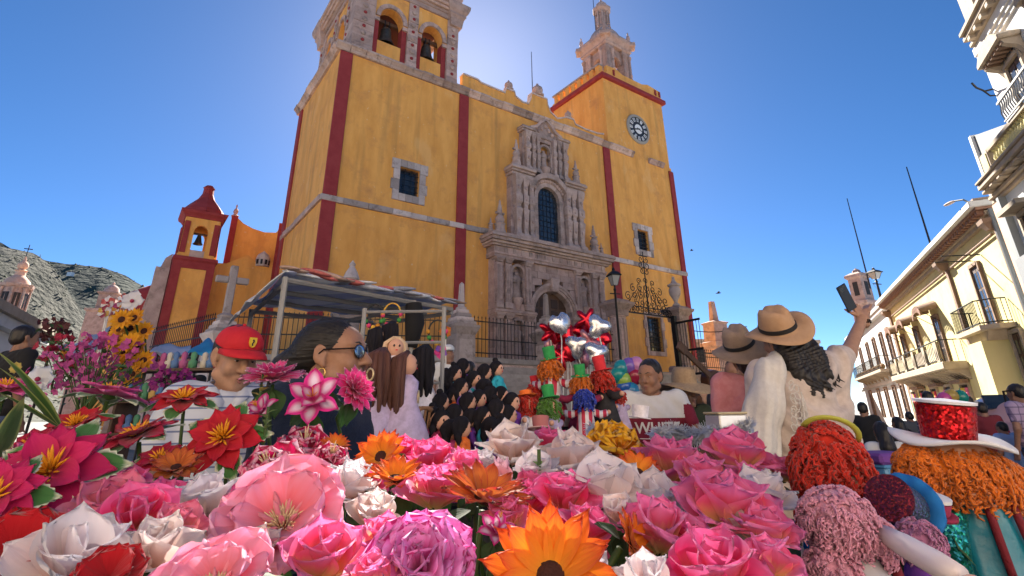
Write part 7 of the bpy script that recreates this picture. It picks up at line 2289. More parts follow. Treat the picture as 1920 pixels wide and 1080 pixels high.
for px, py, c, lab in ((702, 592, (0.02, 0.02, 0.02), 'dark flower crown hoop hanging under the awning'), (735, 590, (0.6, 0.35, 0.05), 'yellow flower crown hoop hanging under the awning'), (820, 622, (0.03, 0.03, 0.03), 'flower crown hoop with green leaves hanging in front of the fence')):
 p = at(px, py, 3.0)
 t = thing('flower_wreath', lab, 'flower wreath', p)
 m_ = mat('crown_%.2f' % c[0], c, 0.8)
 MB().tube([(0.05 * math.cos(a), 0, 0.065 * math.sin(a)) for a in [2 * PI * k / 20 for k in range(21)]], 0.005, 6).build('hoop', m_, t, smooth='all')
 for k in range(7):
  a = -PI + PI * k / 6
  MB().ell((0.05 * math.cos(a), -0.008, 0.065 * math.sin(a)), (0.013, 0.01, 0.013), 7, 5).build('small_flower', mat('cf_%d' % (k % 4), [(0.6, 0.25, 0.02), (0.05, 0.25, 0.05), (0.65, 0.05, 0.15), (0.7, 0.4, 0.05)][k % 4], 0.8), t, smooth='all')
# ---- balloons
def foil(px, py, Y, kind, m, label, s=0.16, rot=0.0, group=None):
 p = at(px, py, Y)
 t = thing('foil_balloon', label, 'balloon', p, random.uniform(-.5, .5), group)
 n = 40
 vs, fs = [], []
 rings = 6
 for sgn in (-1, 1):
  for j in range(rings + 1):
   f = j / rings
   for i in range(n):
    a = 2 * PI * i / n
    if kind == 'star':
     r = s * (0.72 + 0.28 * math.cos(5 * a))
    elif kind == 'heart':
     r = s * (0.62 + 0.22 * abs(math.sin(a - PI / 2 + PI)) ** 0.7 * (1 if math.sin(a) > -.2 else .9) + 0.18 * math.sin(a) * -1 * (math.cos(a) ** 2 < 0.12))
    else:
     r = s * (0.75 + 0.18 * math.cos(3 * a + 1))
    th = 0.33 * s * math.sqrt(max(0, 1 - f ** 2.2)) * sgn
    wr_ = 1 + 0.03 * math.sin(17 * a) * f
    vs.append((r * f * wr_ * math.cos(a + rot), th, r * f * wr_ * math.sin(a + rot)))
 for h in range(2):
  o = h * (rings + 1) * n
  for j in range(rings):
   for i in range(n):
    fs.append((o + j * n + i, o + j * n + (i + 1) % n, o + (j + 1) * n + (i + 1) % n, o + (j + 1) * n + i))
 b = MB().add(vs, fs).build('envelope', m, t, smooth='all')
 MB().tube([(0, 0, -s * 0.6), (0.02, 0.02, -s * 1.2), (0, 0.02, -s * 1.2 - 0.45)], 0.006, 4).build('stick', M_wht, t)
 return t
M_foilr = mat('red_foil', (0.50, 0.01, 0.03), 0.2, metal=0.7)
M_foils = mat('silver_foil', (0.60, 0.60, 0.64), 0.2, metal=0.75)
M_foilp = mat('patterned_foil', (0.55, 0.3, 0.35), 0.25, (0.3, 0.05, 0.08), 9, metal=0.5)
fo = [(1050, 605, 'heart', 's'), (1032, 622, 'star', 'r'), (1060, 628, 'blob', 'r'), (1100, 600, 'star', 'r'), (1090, 625, 'heart', 'r'), (1122, 612, 'blob', 's'), (1105, 640, 'star', 'p'), (1065, 655, 'blob', 'r'), (1040, 648, 'heart', 'p'), (1128, 640, 'heart', 'r'), (1118, 662, 'blob', 's'), (1082, 648, 'blob', 's'), (1052, 670, 'star', 'r'), (1100, 672, 'heart', 'p')]
FW_ = ('topmost on the left', 'leftmost in the bunch', 'left of centre below the top silver one', 'topmost on the right', 'in the upper middle', 'upper right edge', 'right of the middle', 'left of the middle, low', 'low at the left edge', 'right edge, middle height', 'low at the right edge', 'centre of the bunch', 'lowest on the left', 'lowest on the right')
nm = {'s': 'silver', 'r': 'shiny red', 'p': 'pink patterned'}
for i, (x, y, kd, c) in enumerate(fo):
 foil(x, y, 5.6 + 0.12 * (i % 5), kd, {'s': M_foils, 'r': M_foilr, 'p': M_foilp}[c], '%s %s foil balloon, %s' % (nm[c], {'blob': 'rounded'}.get(kd, kd), FW_[i]), 0.15, random.uniform(0, 6), 'foil balloons before the church door')
bc = [((1165, 690), (0.02, 0.28, 0.34), 'teal'), ((1180, 686), (0.22, 0.12, 0.5), 'violet'), ((1193, 684), (0.6, 0.25, 0.5), 'pink'), ((1170, 712), (0.35, 0.55, 0.1), 'yellow green'), ((1172, 725), (0.02, 0.12, 0.5), 'blue'), ((1190, 704), (0.35, 0.02, 0.06), 'dark red'), ((1160, 702), (0.02, 0.3, 0.3), 'sea green'), ((1184, 732), (0.03, 0.25, 0.5), 'sky blue')]
def round_balloon(px, py, Y, c, label, r=0.1):
 p = at(px, py, Y)
 t = thing('round_balloon', label, 'balloon', p)
 MB().lathe([(0.0, r * 1.05), (r * 0.5, r * 0.92), (r * 0.87, r * 0.5), (r, 0.0), (r * 0.88, -r * 0.5), (r * 0.5, -r * 0.95), (r * 0.12, -r * 1.2), (r * 0.16, -r * 1.28), (0, -r * 1.25)], 16).build('envelope', mat('balloon_%.2f_%.2f_%.2f' % c, c, 0.25, coat=0.4, trans=0.2), t, smooth='all')
 MB().tube([(0, 0, -r * 1.25), (0.01, 0, -r * 2.4), (0, 0.02, -r * 4)], 0.003, 4).build('string', M_wht, t)
 return t
for (x, y), c, w in bc:
 round_balloon(x, y, 5.2, c, '%s balloon in the bunch left of the man in two tone T-shirt' % w, 0.075)
for (x, y), c, w in [((1757, 758), (0.5, 0.03, 0.2), 'crimson'), ((1771, 748), (0.65, 0.1, 0.35), 'pink'), ((1784, 742), (0.5, 0.35, 0.08), 'ochre'), ((1802, 744), (0.02, 0.3, 0.25), 'teal green'), ((1779, 758), (0.03, 0.15, 0.6), 'blue')]:
 round_balloon(x, y, 9.8, c, '%s balloon above the red sequin hat' % w, 0.11)
# ---- tinsel
M_tin = mat('silver_tinsel', (0.66, 0.66, 0.68), 0.38, metal=0.75)
def tinsel(label, pts, r, n, seed, Y0=None):
 rnd = random.Random(seed)
 base = pts[0]
 t = thing('tinsel_garland', label, 'garland', base)
 mb = MB()
 for i in range(n):
  f = rnd.random() * (len(pts) - 1)
  k_ = min(int(f), len(pts) - 2)
  c = pts[k_].lerp(pts[k_ + 1], f - k_) - base
  d = Vector((rnd.gauss(0, 1), rnd.gauss(0, 1), rnd.gauss(0, 1))).normalized() * r * rnd.uniform(.5, 1.1)
  w = d.orthogonal().normalized() * 0.0022
  mb.add([c - w, c + w, c + d + w * .6 + Vector((0, 0, -r * .15)), c + d - w * .6 + Vector((0, 0, -r * .15))], [(0, 1, 2, 3)])
 o = mb.build('tinsel_strands', M_tin, t, recalc=False)
 o['kind'] = 'stuff'
 MB().tube([p - base for p in pts], 0.003, 4).build('cord', M_tin, t)
 return t
tinsel('silver tinsel garland in front of the woman in the straw hat', [at(1228, 815, 2.2), at(1262, 806, 2.25), at(1300, 818, 2.2), at(1330, 806, 2.15)], 0.045, 1500, 1)
tinsel('silver tinsel garland beside the orange ranunculus', [at(1108, 800, 2.3), at(1125, 812, 2.25), at(1140, 826, 2.2)], 0.04, 700, 2)
bx_ = thing('tinsel_box', 'gift box wrapped in silver tinsel before the cream shawl', 'box', at(1362, 795, 1.9), 0.2)
MB().box(-0.05, 0.05, -0.045, 0.045, -0.035, 0.03).build('box_body', M_tin, bx_, bevel=0.004)
MB().box(-0.054, 0.054, -0.049, 0.049, 0.0305, 0.038).build('lid', mat('gold_lid', (0.6, 0.5, 0.3), 0.4, metal=0.4), bx_, bevel=0.003)
tinsel('silver tinsel garland draped round the gift box', [at(1330, 806, 1.85), at(1362, 812, 1.85), at(1398, 800, 1.85), at(1404, 790, 1.9)], 0.03, 900, 3)
# ---- stool, parked car
sl_ = thing('plastic_stool', 'light blue plastic stool with purple cloth in the plaza', 'stool', (at(1656, 880, 4.6).x, 4.6, 0), 0.3)
M_plas = mat('blue_plastic', (0.12, 0.34, 0.55), 0.4)
hz = at(1656, 868, 4.6).z
MB().box(-0.17, 0.17, -0.17, 0.17, hz - 0.03, hz).build('seat', M_plas, sl_, bevel=0.015)
for sx in (-1, 1):
 for sy in (-1, 1):
  MB().tube([(sx * 0.13, sy * 0.13, hz - 0.03), (sx * 0.19, sy * 0.19, 0.0)], [0.035, 0.03], 6).build('leg', M_plas, sl_)
for k in range(4):
 Mx = Matrix.Rotation(k * PI / 2, 4, 'Z')
 hole_wall(MB(), -0.14, 0.14, hz - 0.16, hz - 0.03, [(-0.09, -0.03, hz - 0.12, hz - 0.06), (0.03, 0.09, hz - 0.12, hz - 0.06)], -0.165, -0.15).build('apron', M_plas, sl_, M=Mx)
MB().box(-0.18, 0.18, -0.16, 0.16, hz + 0.002, hz + 0.08).build('folded_cloth', mat('purple_cloth', (0.18, 0.06, 0.3), 0.9), sl_, bevel=0.02)
pc = at(1868, 790, 13.0)
car = thing('parked_car', 'pale pink small rounded car parked before the cream house', 'car', (pc.x + .3, pc.y, 0), RB_A + PI)
G = Field()
G.ell((0, 0, 0.62), (1.85, 0.76, 0.38), 0.1)
G.ell((-0.15, 0, 1.08), (1.0, 0.66, 0.46), 0.15)
M_carp = mat('pale_pink_paint', (0.52, 0.30, 0.29), 0.3, coat=0.6)
body = obj('car_body', G.mesh('car_body', M_carp, 0.05), car)
for sx in (-1.15, 1.15):
 for sy in (-0.68, 0.68):
  w = MB().lathe([(0.16, -0.09), (0.3, -0.1), (0.32, 0), (0.3, 0.1), (0.16, 0.09)], 18, M=Matrix.Rotation(PI / 2, 3, 'X'), c=(sx, sy, 0.32)).build('wheel', M_shade, car, smooth=True)
  MB().lathe([(0.0, -0.11), (0.17, -0.1), (0.17, 0.1), (0, 0.11)], 12, M=Matrix.Rotation(PI / 2, 3, 'X'), c=(sx, sy, 0.32)).build('rim', M_foils, w, smooth=True)
for sy in (-1, 1):
 for a, b in ((-0.85, -0.2), (-0.12, 0.5)):
  MB().prism([(a, 1.05), (b, 1.05), (b - .05, 1.4), (a + .12, 1.38)], sy * 0.6 - 0.04, sy * 0.6 + 0.04).build('side_window', M_glass, body)
MB().box(0.68, 0.74, -0.5, 0.5, 1.05, 1.36, Matrix.Translation((0.3, 0, 0)) @ Matrix.Rotation(R(-20), 4, 'Y')).build('windscreen', M_glass, body)
for sy in (-0.5, 0.5):
 MB().ell((1.72, sy, 0.68), (0.08, 0.11, 0.11), 10, 6).build('headlight', M_foils, body, smooth='all')
# ---- birds
for px, py, Y, lab in ((1297, 470, 60, 'dark bird flying right of the church wall, upper one'), (1347, 550, 45, 'dark bird gliding right of the church wall, lower one')):
 p = at(px, py, Y)
 t = thing('bird', lab, 'bird', p, random.uniform(-.5, .5))
 t.scale = (1.3, 1.3, 1.3)
 MB().tube([(-0.18, 0, 0), (-0.05, 0, 0.02), (0.08, 0, 0.02), (0.17, 0, 0.03)], [0.01, 0.045, 0.04, 0.012], 8).build('body', M_black, t, smooth='all')
 for s in (-1, 1):
  MB().add([(-0.05, 0, 0.03), (0.06, 0, 0.03), (0.08, s * 0.2, 0.1), (0.0, s * 0.36, 0.06), (-0.05, s * 0.2, 0.09)], [(0, 1, 2, 3, 4)]).build('wing', M_black, t).modifiers.new('thick', 'SOLIDIFY').thickness = 0.01
# === artificial flowers
random.seed(101)
def petal_mat(name, base, mid, tip, edge=None, vein=0.25, trans=0.3, p0=0.18, p1=0.6, edge_at=0.8, rough=0.6, centre=None):
 """cloth petal: colour runs from base to tip along the petal, printed rim, fine veins"""
 if name in MATS:
  return MATS[name]
 m = bpy.data.materials.new(name)
 m.use_nodes = True
 N, L = m.node_tree.nodes, m.node_tree.links
 b = N['Principled BSDF']
 b.inputs['Roughness'].default_value = rough
 b.inputs['Specular IOR Level'].default_value = 0.3
 b.inputs['Sheen Weight'].default_value = 0.25
 uv = N.new('ShaderNodeUVMap')
 sp = N.new('ShaderNodeSeparateXYZ')
 L.new(uv.outputs[0], sp.inputs[0])
 nz = N.new('ShaderNodeTexNoise')
 nz.inputs['Scale'].default_value = 1.0
 nz.inputs['Detail'].default_value = 4
 mp = N.new('ShaderNodeMapping')
 mp.inputs['Scale'].default_value = (16, 1.6, 1)
 oi = N.new('ShaderNodeObjectInfo')
 ad = N.new('ShaderNodeVectorMath')
 cb = N.new('ShaderNodeCombineXYZ')
 ml = N.new('ShaderNodeMath'); ml.operation = 'MULTIPLY'; ml.inputs[1].default_value = 37
 L.new(oi.outputs['Random'], ml.inputs[0])
 L.new(ml.outputs[0], cb.inputs[2])
 L.new(uv.outputs[0], mp.inputs[0])
 L.new(mp.outputs[0], ad.inputs[0]); L.new(cb.outputs[0], ad.inputs[1])
 L.new(ad.outputs[0], nz.inputs[0])
 sh = N.new('ShaderNodeMath'); sh.operation = 'MULTIPLY_ADD'
 sh.inputs[1].default_value = vein
 L.new(nz.outputs['Fac'], sh.inputs[0])
 sb = N.new('ShaderNodeMath'); sb.operation = 'SUBTRACT'; sb.inputs[1].default_value = vein / 2
 L.new(sp.outputs['Y'], sb.inputs[0])
 L.new(sb.outputs[0], sh.inputs[2])
 cr = N.new('ShaderNodeValToRGB')
 e = cr.color_ramp.elements
 e[0].position = p0 * 0.4; e[0].color = (*base, 1)
 e[1].position = 1.0; e[1].color = (*tip, 1)
 k = e.new(p1); k.color = (*mid, 1)
 k = e.new(p0); k.color = tuple((a * 0.6 + c * 0.4) for a, c in zip(base, mid)) + (1,)
 L.new(sh.outputs[0], cr.inputs[0])
 out = cr.outputs[0]
 if edge is not None:
  a1 = N.new('ShaderNodeMath'); a1.operation = 'SUBTRACT'; a1.inputs[1].default_value = 0.5
  a2 = N.new('ShaderNodeMath'); a2.operation = 'ABSOLUTE'
  a3 = N.new('ShaderNodeMath'); a3.operation = 'MULTIPLY'; a3.inputs[1].default_value = 2.0
  mxm = N.new('ShaderNodeMath'); mxm.operation = 'MAXIMUM'
  L.new(sp.outputs['X'], a1.inputs[0]); L.new(a1.outputs[0], a2.inputs[0]); L.new(a2.outputs[0], a3.inputs[0])
  L.new(a3.outputs[0], mxm.inputs[0]); L.new(sh.outputs[0], mxm.inputs[1])
  er = N.new('ShaderNodeMapRange')
  er.inputs['From Min'].default_value = edge_at
  er.inputs['From Max'].default_value = min(1.0, edge_at + 0.14)
  L.new(mxm.outputs[0], er.inputs[0])
  mx = N.new('ShaderNodeMixRGB')
  L.new(er.outputs[0], mx.inputs[0]); L.new(out, mx.inputs[1])
  mx.inputs[2].default_value = (*edge, 1)
  out = mx.outputs[0]
 if centre is not None:
  va = N.new('ShaderNodeVectorMath'); va.operation = 'DISTANCE'; va.inputs[1].default_value = (0.5, 0.55, 0)
  L.new(uv.outputs[0], va.inputs[0])
  er = N.new('ShaderNodeMapRange')
  er.inputs['From Min'].default_value = 0.34
  er.inputs['From Max'].default_value = 0.1
  L.new(va.outputs['Value'], er.inputs[0])
  mx = N.new('ShaderNodeMixRGB')
  L.new(er.outputs[0], mx.inputs[0]); L.new(out, mx.inputs[1])
  mx.inputs[2].default_value = (*centre, 1)
  out = mx.outputs[0]
 hs = N.new('ShaderNodeHueSaturation')
 mr = N.new('ShaderNodeMapRange')
 mr.inputs['To Min'].default_value = 0.86; mr.inputs['To Max'].default_value = 1.12
 L.new(oi.outputs['Random'], mr.inputs[0]); L.new(mr.outputs[0], hs.inputs['Value']); L.new(out, hs.inputs['Color'])
 out = hs.outputs[0]
 L.new(out, b.inputs['Base Color'])
 bp = N.new('ShaderNodeBump'); bp.inputs['Strength'].default_value = 0.25; bp.inputs['Distance'].default_value = 0.003
 L.new(nz.outputs['Fac'], bp.inputs['Height']); L.new(bp.outputs[0], b.inputs['Normal'])
 tr = N.new('ShaderNodeBsdfTranslucent')
 L.new(out, tr.inputs[0])
 ms = N.new('ShaderNodeMixShader'); ms.inputs[0].default_value = trans
 L.new(b.outputs[0], ms.inputs[1]); L.new(tr.outputs[0], ms.inputs[2]); L.new(ms.outputs[0], N['Material Output'].inputs[0])
 MATS[name] = m
 return m
def petal_mesh(name, m, W=0.5, bend=0.6, cup=0.3, ruf=0.0, rk=3, tip=0.5, wide_at=0.6, nu=8, nv=10, seed=0, base_w=0.22, serr=0.0, twist=0.0, bend2=0.0):
 """unit length petal along +x; tip: 0 pointed, 1 broad; positive bend curls it up"""
 rnd = random.Random(seed)
 ph = rnd.uniform(0, 6.28)
 vs, uvs = [], []
 x = z = 0.0
 for j in range(nv + 1):
  v = j / nv
  a = bend * v + bend2 * v * v * v
  if j:
   x += math.cos(a) / nv
   z += math.sin(a) / nv
  if v < wide_at:
   t = v / wide_at
   w = base_w + (1 - base_w) * math.sin(t * PI / 2) ** 1.1
  else:
   t = (v - wide_at) / (1 - wide_at)
   w = (1 - t ** (1.2 + 2.2 * tip)) ** (0.9 - 0.45 * tip)
   w = max(w, 0.015 + 0.1 * tip)
  for i in range(nu + 1):
   u = -1 + 2 * i / nu
   y = u * w * W
   cz = cup * W * (u * u) * (0.35 + 0.65 * math.sin(PI * min(1, v * 1.1))) * w
   rz = ruf * math.sin(rk * PI * u + ph + 1.3 * v) * v ** 1.5 * (0.4 + 0.6 * abs(u) + 0.5 * (v > .8))
   tx = -abs(u) ** 1.6 * 0.16 * v * (0.3 + tip)
   sx = serr * (1 if (i + j) % 2 else -1) * (v > 0.92 or (abs(u) > 0.97 and v > 0.45))
   nx, nz_ = -math.sin(a), math.cos(a)
   h = cz + rz + twist * u * v * W
   vs.append((x + (tx + sx) * math.cos(a) + nx * h, y + sx * u, z + (tx + sx) * math.sin(a) + nz_ * h))
   uvs.append((i / nu, v))
 fs = [(j * (nu + 1) + i, j * (nu + 1) + i + 1, (j + 1) * (nu + 1) + i + 1, (j + 1) * (nu + 1) + i) for j in range(nv) for i in range(nu)]
 me = bpy.data.meshes.new(name)
 me.from_pydata(vs, [], fs)
 me.polygons.foreach_set('use_smooth', [True] * len(fs))
 ul = me.uv_layers.new(name='UVMap')
 for l in me.loops:
  ul.data[l.index].uv = uvs[l.vertex_index]
 me.materials.append(m)
 return me
M_leafd = petal_mat('dark_cloth_leaf', (0.03, 0.07, 0.015), (0.025, 0.085, 0.02), (0.04, 0.11, 0.025), vein=0.4, trans=0.15)
M_leafv = petal_mat('variegated_leaf', (0.05, 0.15, 0.03), (0.055, 0.19, 0.04), (0.07, 0.20, 0.05), edge=(0.68, 0.72, 0.55), edge_at=0.78, vein=0.12, trans=0.15)
M_stem = mat('green_stem', (0.05, 0.10, 0.02), 0.6)
M_stam = mat('yellow_stamen', (0.80, 0.33, 0.01), 0.6)
M_cream_s = mat('cream_stamen', (0.75, 0.58, 0.36), 0.7)
M_choc = mat('dark_flower_centre', (0.03, 0.008, 0.006), 0.95, (0.055, 0.014, 0.01), 120, bump=0.8, bscale=300, bdist=0.003)
LEAF = petal_mesh('leaf', M_leafd, W=0.34, bend=-0.5, cup=0.25, ruf=0.03, tip=0.15, wide_at=0.45, base_w=0.1, seed=3)
LEAFV = petal_mesh('leaf', M_leafv, W=0.36, bend=-0.35, cup=0.2, ruf=0.03, tip=0.15, wide_at=0.45, base_w=0.1, seed=4, serr=0.02, nu=12, nv=14)
PC = {}
def PM_(key, **kw):
 if key not in PC:
  PC[key] = [petal_mesh('petal', seed=s * 7 + len(PC), **kw) for s in range(3)]
 return PC[key]
C_ = {
 'fuchsia': petal_mat('fuchsia_petal', (0.42, 0.01, 0.07), (0.60, 0.008, 0.115), (0.66, 0.015, 0.16), vein=0.3),
 'red': petal_mat('red_petal', (0.35, 0.01, 0.02), (0.58, 0.008, 0.022), (0.66, 0.012, 0.045), vein=0.3),
 'crimson': petal_mat('crimson_petal', (0.24, 0.0, 0.025), (0.46, 0.006, 0.045), (0.55, 0.01, 0.07), vein=0.3),
 'magenta': petal_mat('magenta_petal', (0.6, 0.02, 0.2), (0.70, 0.03, 0.26), (0.8, 0.16, 0.42), vein=0.4),
 'hotpink': petal_mat('hot_pink_petal', (0.45, 0.008, 0.09), (0.72, 0.018, 0.19), (0.78, 0.10, 0.35), edge=(0.8, 0.55, 0.72), edge_at=0.9, vein=0.45),
 'lily': petal_mat('striped_pink_petal', (0.45, 0.01, 0.14), (0.62, 0.02, 0.24), (0.68, 0.03, 0.3), edge=(0.70, 0.02, 0.26), edge_at=0.8, vein=0.6, centre=(0.76, 0.60, 0.72)),
 'dianthus': petal_mat('dianthus_petal', (0.35, 0.003, 0.045), (0.58, 0.006, 0.10), (0.62, 0.012, 0.14), edge=(0.80, 0.45, 0.58), edge_at=0.9, vein=0.35),
 'patch': petal_mat('patched_petal', (0.5, 0.005, 0.09), (0.62, 0.01, 0.13), (0.66, 0.015, 0.16), vein=0.2, centre=(0.80, 0.58, 0.72)),
 'hib': petal_mat('coral_pink_petal', (0.90, 0.08, 0.16), (0.93, 0.27, 0.36), (0.93, 0.46, 0.70), edge=(0.90, 0.36, 0.46), edge_at=0.95, vein=0.5, p0=0.12, p1=0.45, trans=0.45),
 'rose': petal_mat('pink_rose_petal', (0.92, 0.68, 0.28), (0.92, 0.16, 0.34), (0.92, 0.27, 0.60), vein=0.3, p0=0.34, p1=0.6, trans=0.45),
 'rose2': petal_mat('hot_rose_petal', (0.90, 0.42, 0.22), (0.92, 0.05, 0.24), (0.92, 0.22, 0.52), vein=0.28, p0=0.14, p1=0.5, trans=0.45),
 'coral': petal_mat('coral_rose_petal', (0.86, 0.50, 0.26), (0.84, 0.24, 0.32), (0.80, 0.18, 0.36), vein=0.25, p0=0.3, p1=0.6, trans=0.35),
 'white': petal_mat('white_petal', (0.88, 0.62, 0.58), (0.88, 0.78, 0.79), (0.86, 0.83, 0.88), vein=0.35, trans=0.45),
 'blush': petal_mat('blush_petal', (0.85, 0.56, 0.44), (0.86, 0.68, 0.63), (0.86, 0.80, 0.81), vein=0.25, trans=0.45),
 'bud': petal_mat('pink_bud_petal', (0.82, 0.5, 0.5), (0.82, 0.36, 0.46), (0.82, 0.60, 0.72), vein=0.2, trans=0.3),
 'orange': petal_mat('orange_petal', (0.82, 0.34, 0.02), (0.82, 0.24, 0.015), (0.74, 0.06, 0.02), vein=0.45, p1=0.55),
 'bronze': petal_mat('bronze_petal', (0.42, 0.10, 0.01), (0.66, 0.18, 0.03), (0.50, 0.05, 0.03), vein=0.45, p1=0.6, edge=(0.45, 0.03, 0.03), edge_at=0.9),
 'yellow': petal_mat('golden_petal', (0.82, 0.26, 0.01), (0.86, 0.40, 0.012), (0.86, 0.48, 0.02), vein=0.3),
 'carn': petal_mat('carnation_petal', (0.66, 0.05, 0.34), (0.86, 0.14, 0.55), (0.86, 0.36, 0.80), edge=(0.62, 0.03, 0.26), edge_at=0.93, vein=0.6),
 'velvet': petal_mat('red_velvet_petal', (0.20, 0.0, 0.004), (0.36, 0.002, 0.008), (0.42, 0.003, 0.012), vein=0.2, trans=0.05, rough=0.9),
 'sun': petal_mat('sunflower_petal', (0.60, 0.20, 0.01), (0.78, 0.38, 0.015), (0.80, 0.42, 0.02), vein=0.35),
}
FLOWER_N = [0]
def ortho(nrm, spin=0.0):
 z = Vector(nrm).normalized()
 q = z.to_track_quat('Z', 'Y')
 return q.to_matrix().to_4x4() @ Matrix.Rotation(spin, 4, 'Z')
def put_petals(t, meshes, n, L, elev, z0=0.0, r0=0.0, phase=0.0, jit=0.08, name='petal', W=1.0):
 for i in range(n):
  a = phase + 2 * PI * i / n + random.uniform(-jit, jit)
  Mx = Matrix.Translation((0, 0, z0)) @ Matrix.Rotation(a, 4, 'Z') @ Matrix.Translation((r0, 0, 0)) @ Matrix.Rotation(-(elev + random.uniform(-jit, jit)), 4, 'Y') @ Matrix.Rotation(random.uniform(-jit, jit) * 1.5, 4, 'X')
  s = L * random.uniform(0.93, 1.06)
  obj(name, meshes[(i + FLOWER_N[0]) % len(meshes)], t, M=Mx @ Matrix.Diagonal((s, s * W * random.uniform(0.92, 1.08), s, 1)))
def stamens(t, n, L, m, r, spread=0.7, thick=0.02, name='stamen', z=0.02):
 me = MB().tube([(0, 0, 0), (0.35, 0, 0.02), (0.75, 0, 0.03), (1, 0, 0)], [thick, thick * 1.6, thick * 1.4, thick * 0.3], 4).mesh(name, m, 'all')
 for i in range(n):
  f = (i + 0.5) / n
  el = PI / 2 - spread * math.sqrt(f) * 1.2
  a = i * 2.39996
  s = L * random.uniform(0.75, 1.1)
  Mx = Matrix.Translation((r * math.sqrt(f) * math.cos(a), r * math.sqrt(f) * math.sin(a), z)) @ Matrix.Rotation(a, 4, 'Z') @ Matrix.Rotation(-el, 4, 'Y') @ Matrix.Scale(s, 4)
  obj(name, me, t, M=Mx)
def flower(kind, px, py, rp, nrm, label, Y=None, colour=None, leaves=2, spin=None, name=None, cat='flower', group=None, stem=True):
 """artificial flower whose head is rp photo pixels in radius, looking along nrm"""
 FLOWER_N[0] += 1
 if Y is None:
  Y = float(np.interp(py, [690, 740, 800, 850, 900, 960, 1080], [1.18, 1.12, 1.0, 0.84, 0.7, 0.57, 0.45]))
 P = at(px, py, Y)
 dep = (P - Vector((0, 0, CAM_Z))).dot(FW)
 r = rp * dep / FPX
 if kind in ('rose', 'white'):
  r *= 1.06
  nrm = (nrm[0] * 1.3, nrm[1] * 0.55, nrm[2])
 sink = {'rose': 0.5, 'white': 0.45, 'peony': 0.45, 'hib': 0.25, 'carn': 0.2, 'bud': 1.0, 'dianthus': 0.35, 'gerbera': 0.15}.get(kind, 0.0)
 r *= {'hib': 0.9, 'carn': 0.92, 'peony': 0.86, 'daisy': 0.92, 'gerbera': 0.9, 'lotus': 0.92, 'lily': 0.9}.get(kind, 1.0)
 P = P - Vector(nrm).normalized() * r * sink
 sp_ = random.uniform(0, 6.28) if spin is None else spin
 M3 = ortho(nrm, sp_)
 t = thing(name or {'lotus': 'lotus_flower', 'rose': 'rose', 'white': 'magnolia', 'hib': 'hibiscus', 'daisy': 'daisy', 'carn': 'carnation', 'velvet': 'velvet_flower', 'bud': 'rosebud', 'peony': 'peony', 'lily': 'lily', 'dianthus': 'dianthus', 'gerbera': 'gerbera'}[kind], label, cat, P, 0, group)
 t.matrix_world = Matrix.Translation(P) @ M3
 k = kind
 if k == 'lotus':
  c = colour or 'fuchsia'
  pm = PM_('lotus' + c, m=C_[c], W=0.30, bend=-0.25, cup=0.35, ruf=0.03, tip=0.28, wide_at=0.5, base_w=0.45)
  put_petals(t, pm, 7, r, 0.12, 0, 0.02 * r, 0.0)
  put_petals(t, pm, 7, r * 0.82, 0.42, 0.03 * r, 0.0, 0.45)
  stamens(t, 22, r * 0.36, M_stam, r * 0.1, 0.9, 0.055, z=0.05 * r)
  for i in range(5):
   a = i * 2 * PI / 5 + 0.3
   Mx = Matrix.Translation((0, 0, -0.06 * r)) @ Matrix.Rotation(a, 4, 'Z') @ Matrix.Translation((0.35 * r, 0, 0)) @ Matrix.Rotation(-0.02, 4, 'Y') @ Matrix.Scale(r * 0.85, 4)
   obj('leaf', LEAFV, t, M=Mx)
 elif k == 'rose':
  c = colour or 'rose'
  po_ = PM_('roseo' + c, m=C_[c], W=0.50, bend=0.65, cup=0.42, ruf=0.03, tip=0.4, wide_at=0.6, base_w=0.26, bend2=-1.1, nu=10, nv=12)
  pi_ = PM_('rosei' + c, m=C_[c], W=0.52, bend=0.5, cup=0.7, ruf=0.025, tip=0.42, wide_at=0.6, base_w=0.3, bend2=-0.45, nu=10, nv=12)
  put_petals(t, po_, 5, r * 1.2, 0.4, 0, 0.02 * r, 0, 0.2)
  put_petals(t, pi_, 4, r * 1.18, 0.88, 0.02 * r, 0.0, 0.6, 0.18)
  put_petals(t, pi_, 3, r * 1.05, 1.25, 0.04 * r, 0.03 * r, 0.2, 0.14)
 elif k == 'white':
  c = colour or 'white'
  po_ = PM_('magno' + c, m=C_[c], W=0.44, bend=0.75, cup=0.42, ruf=0.03, tip=0.5, wide_at=0.58, base_w=0.32, bend2=-1.0, nu=10, nv=12)
  pi_ = PM_('magni' + c, m=C_[c], W=0.48, bend=0.55, cup=0.7, ruf=0.025, tip=0.5, wide_at=0.6, base_w=0.38, bend2=-0.3, nu=10, nv=12)
  put_petals(t, po_, 4, r * 1.25, 0.35, 0, 0.0, 0, 0.24)
  put_petals(t, pi_, 4, r * 1.2, 0.85, 0.02 * r, 0.0, 0.4, 0.2)
  put_petals(t, pi_, 2, r * 1.05, 1.2, 0.05 * r, 0.0, 0.9, 0.14)
 elif k == 'hib':
  pm = PM_('hib', m=C_['hib'], W=0.60, bend=0.55, cup=0.12, ruf=0.055, rk=2.4, tip=0.95, wide_at=0.72, base_w=0.2, nu=16, nv=14, bend2=-0.9, serr=0.008)
  put_petals(t, pm, 6, r * 1.08, 0.28, 0, 0.02 * r, 0.2, 0.06)
  put_petals(t, pm, 5, r * 0.8, 0.5, 0.03 * r, 0.02 * r, 0.7, 0.06)
  stamens(t, 90, r * 0.17, M_cream_s, r * 0.17, 0.75, 0.06, z=0.09 * r)
  stamens(t, 14, r * 0.34, C_['hib'], r * 0.17, 1.0, 0.08, 'inner_petal', z=0.08 * r)
 elif k == 'daisy':
  c = colour or 'orange'
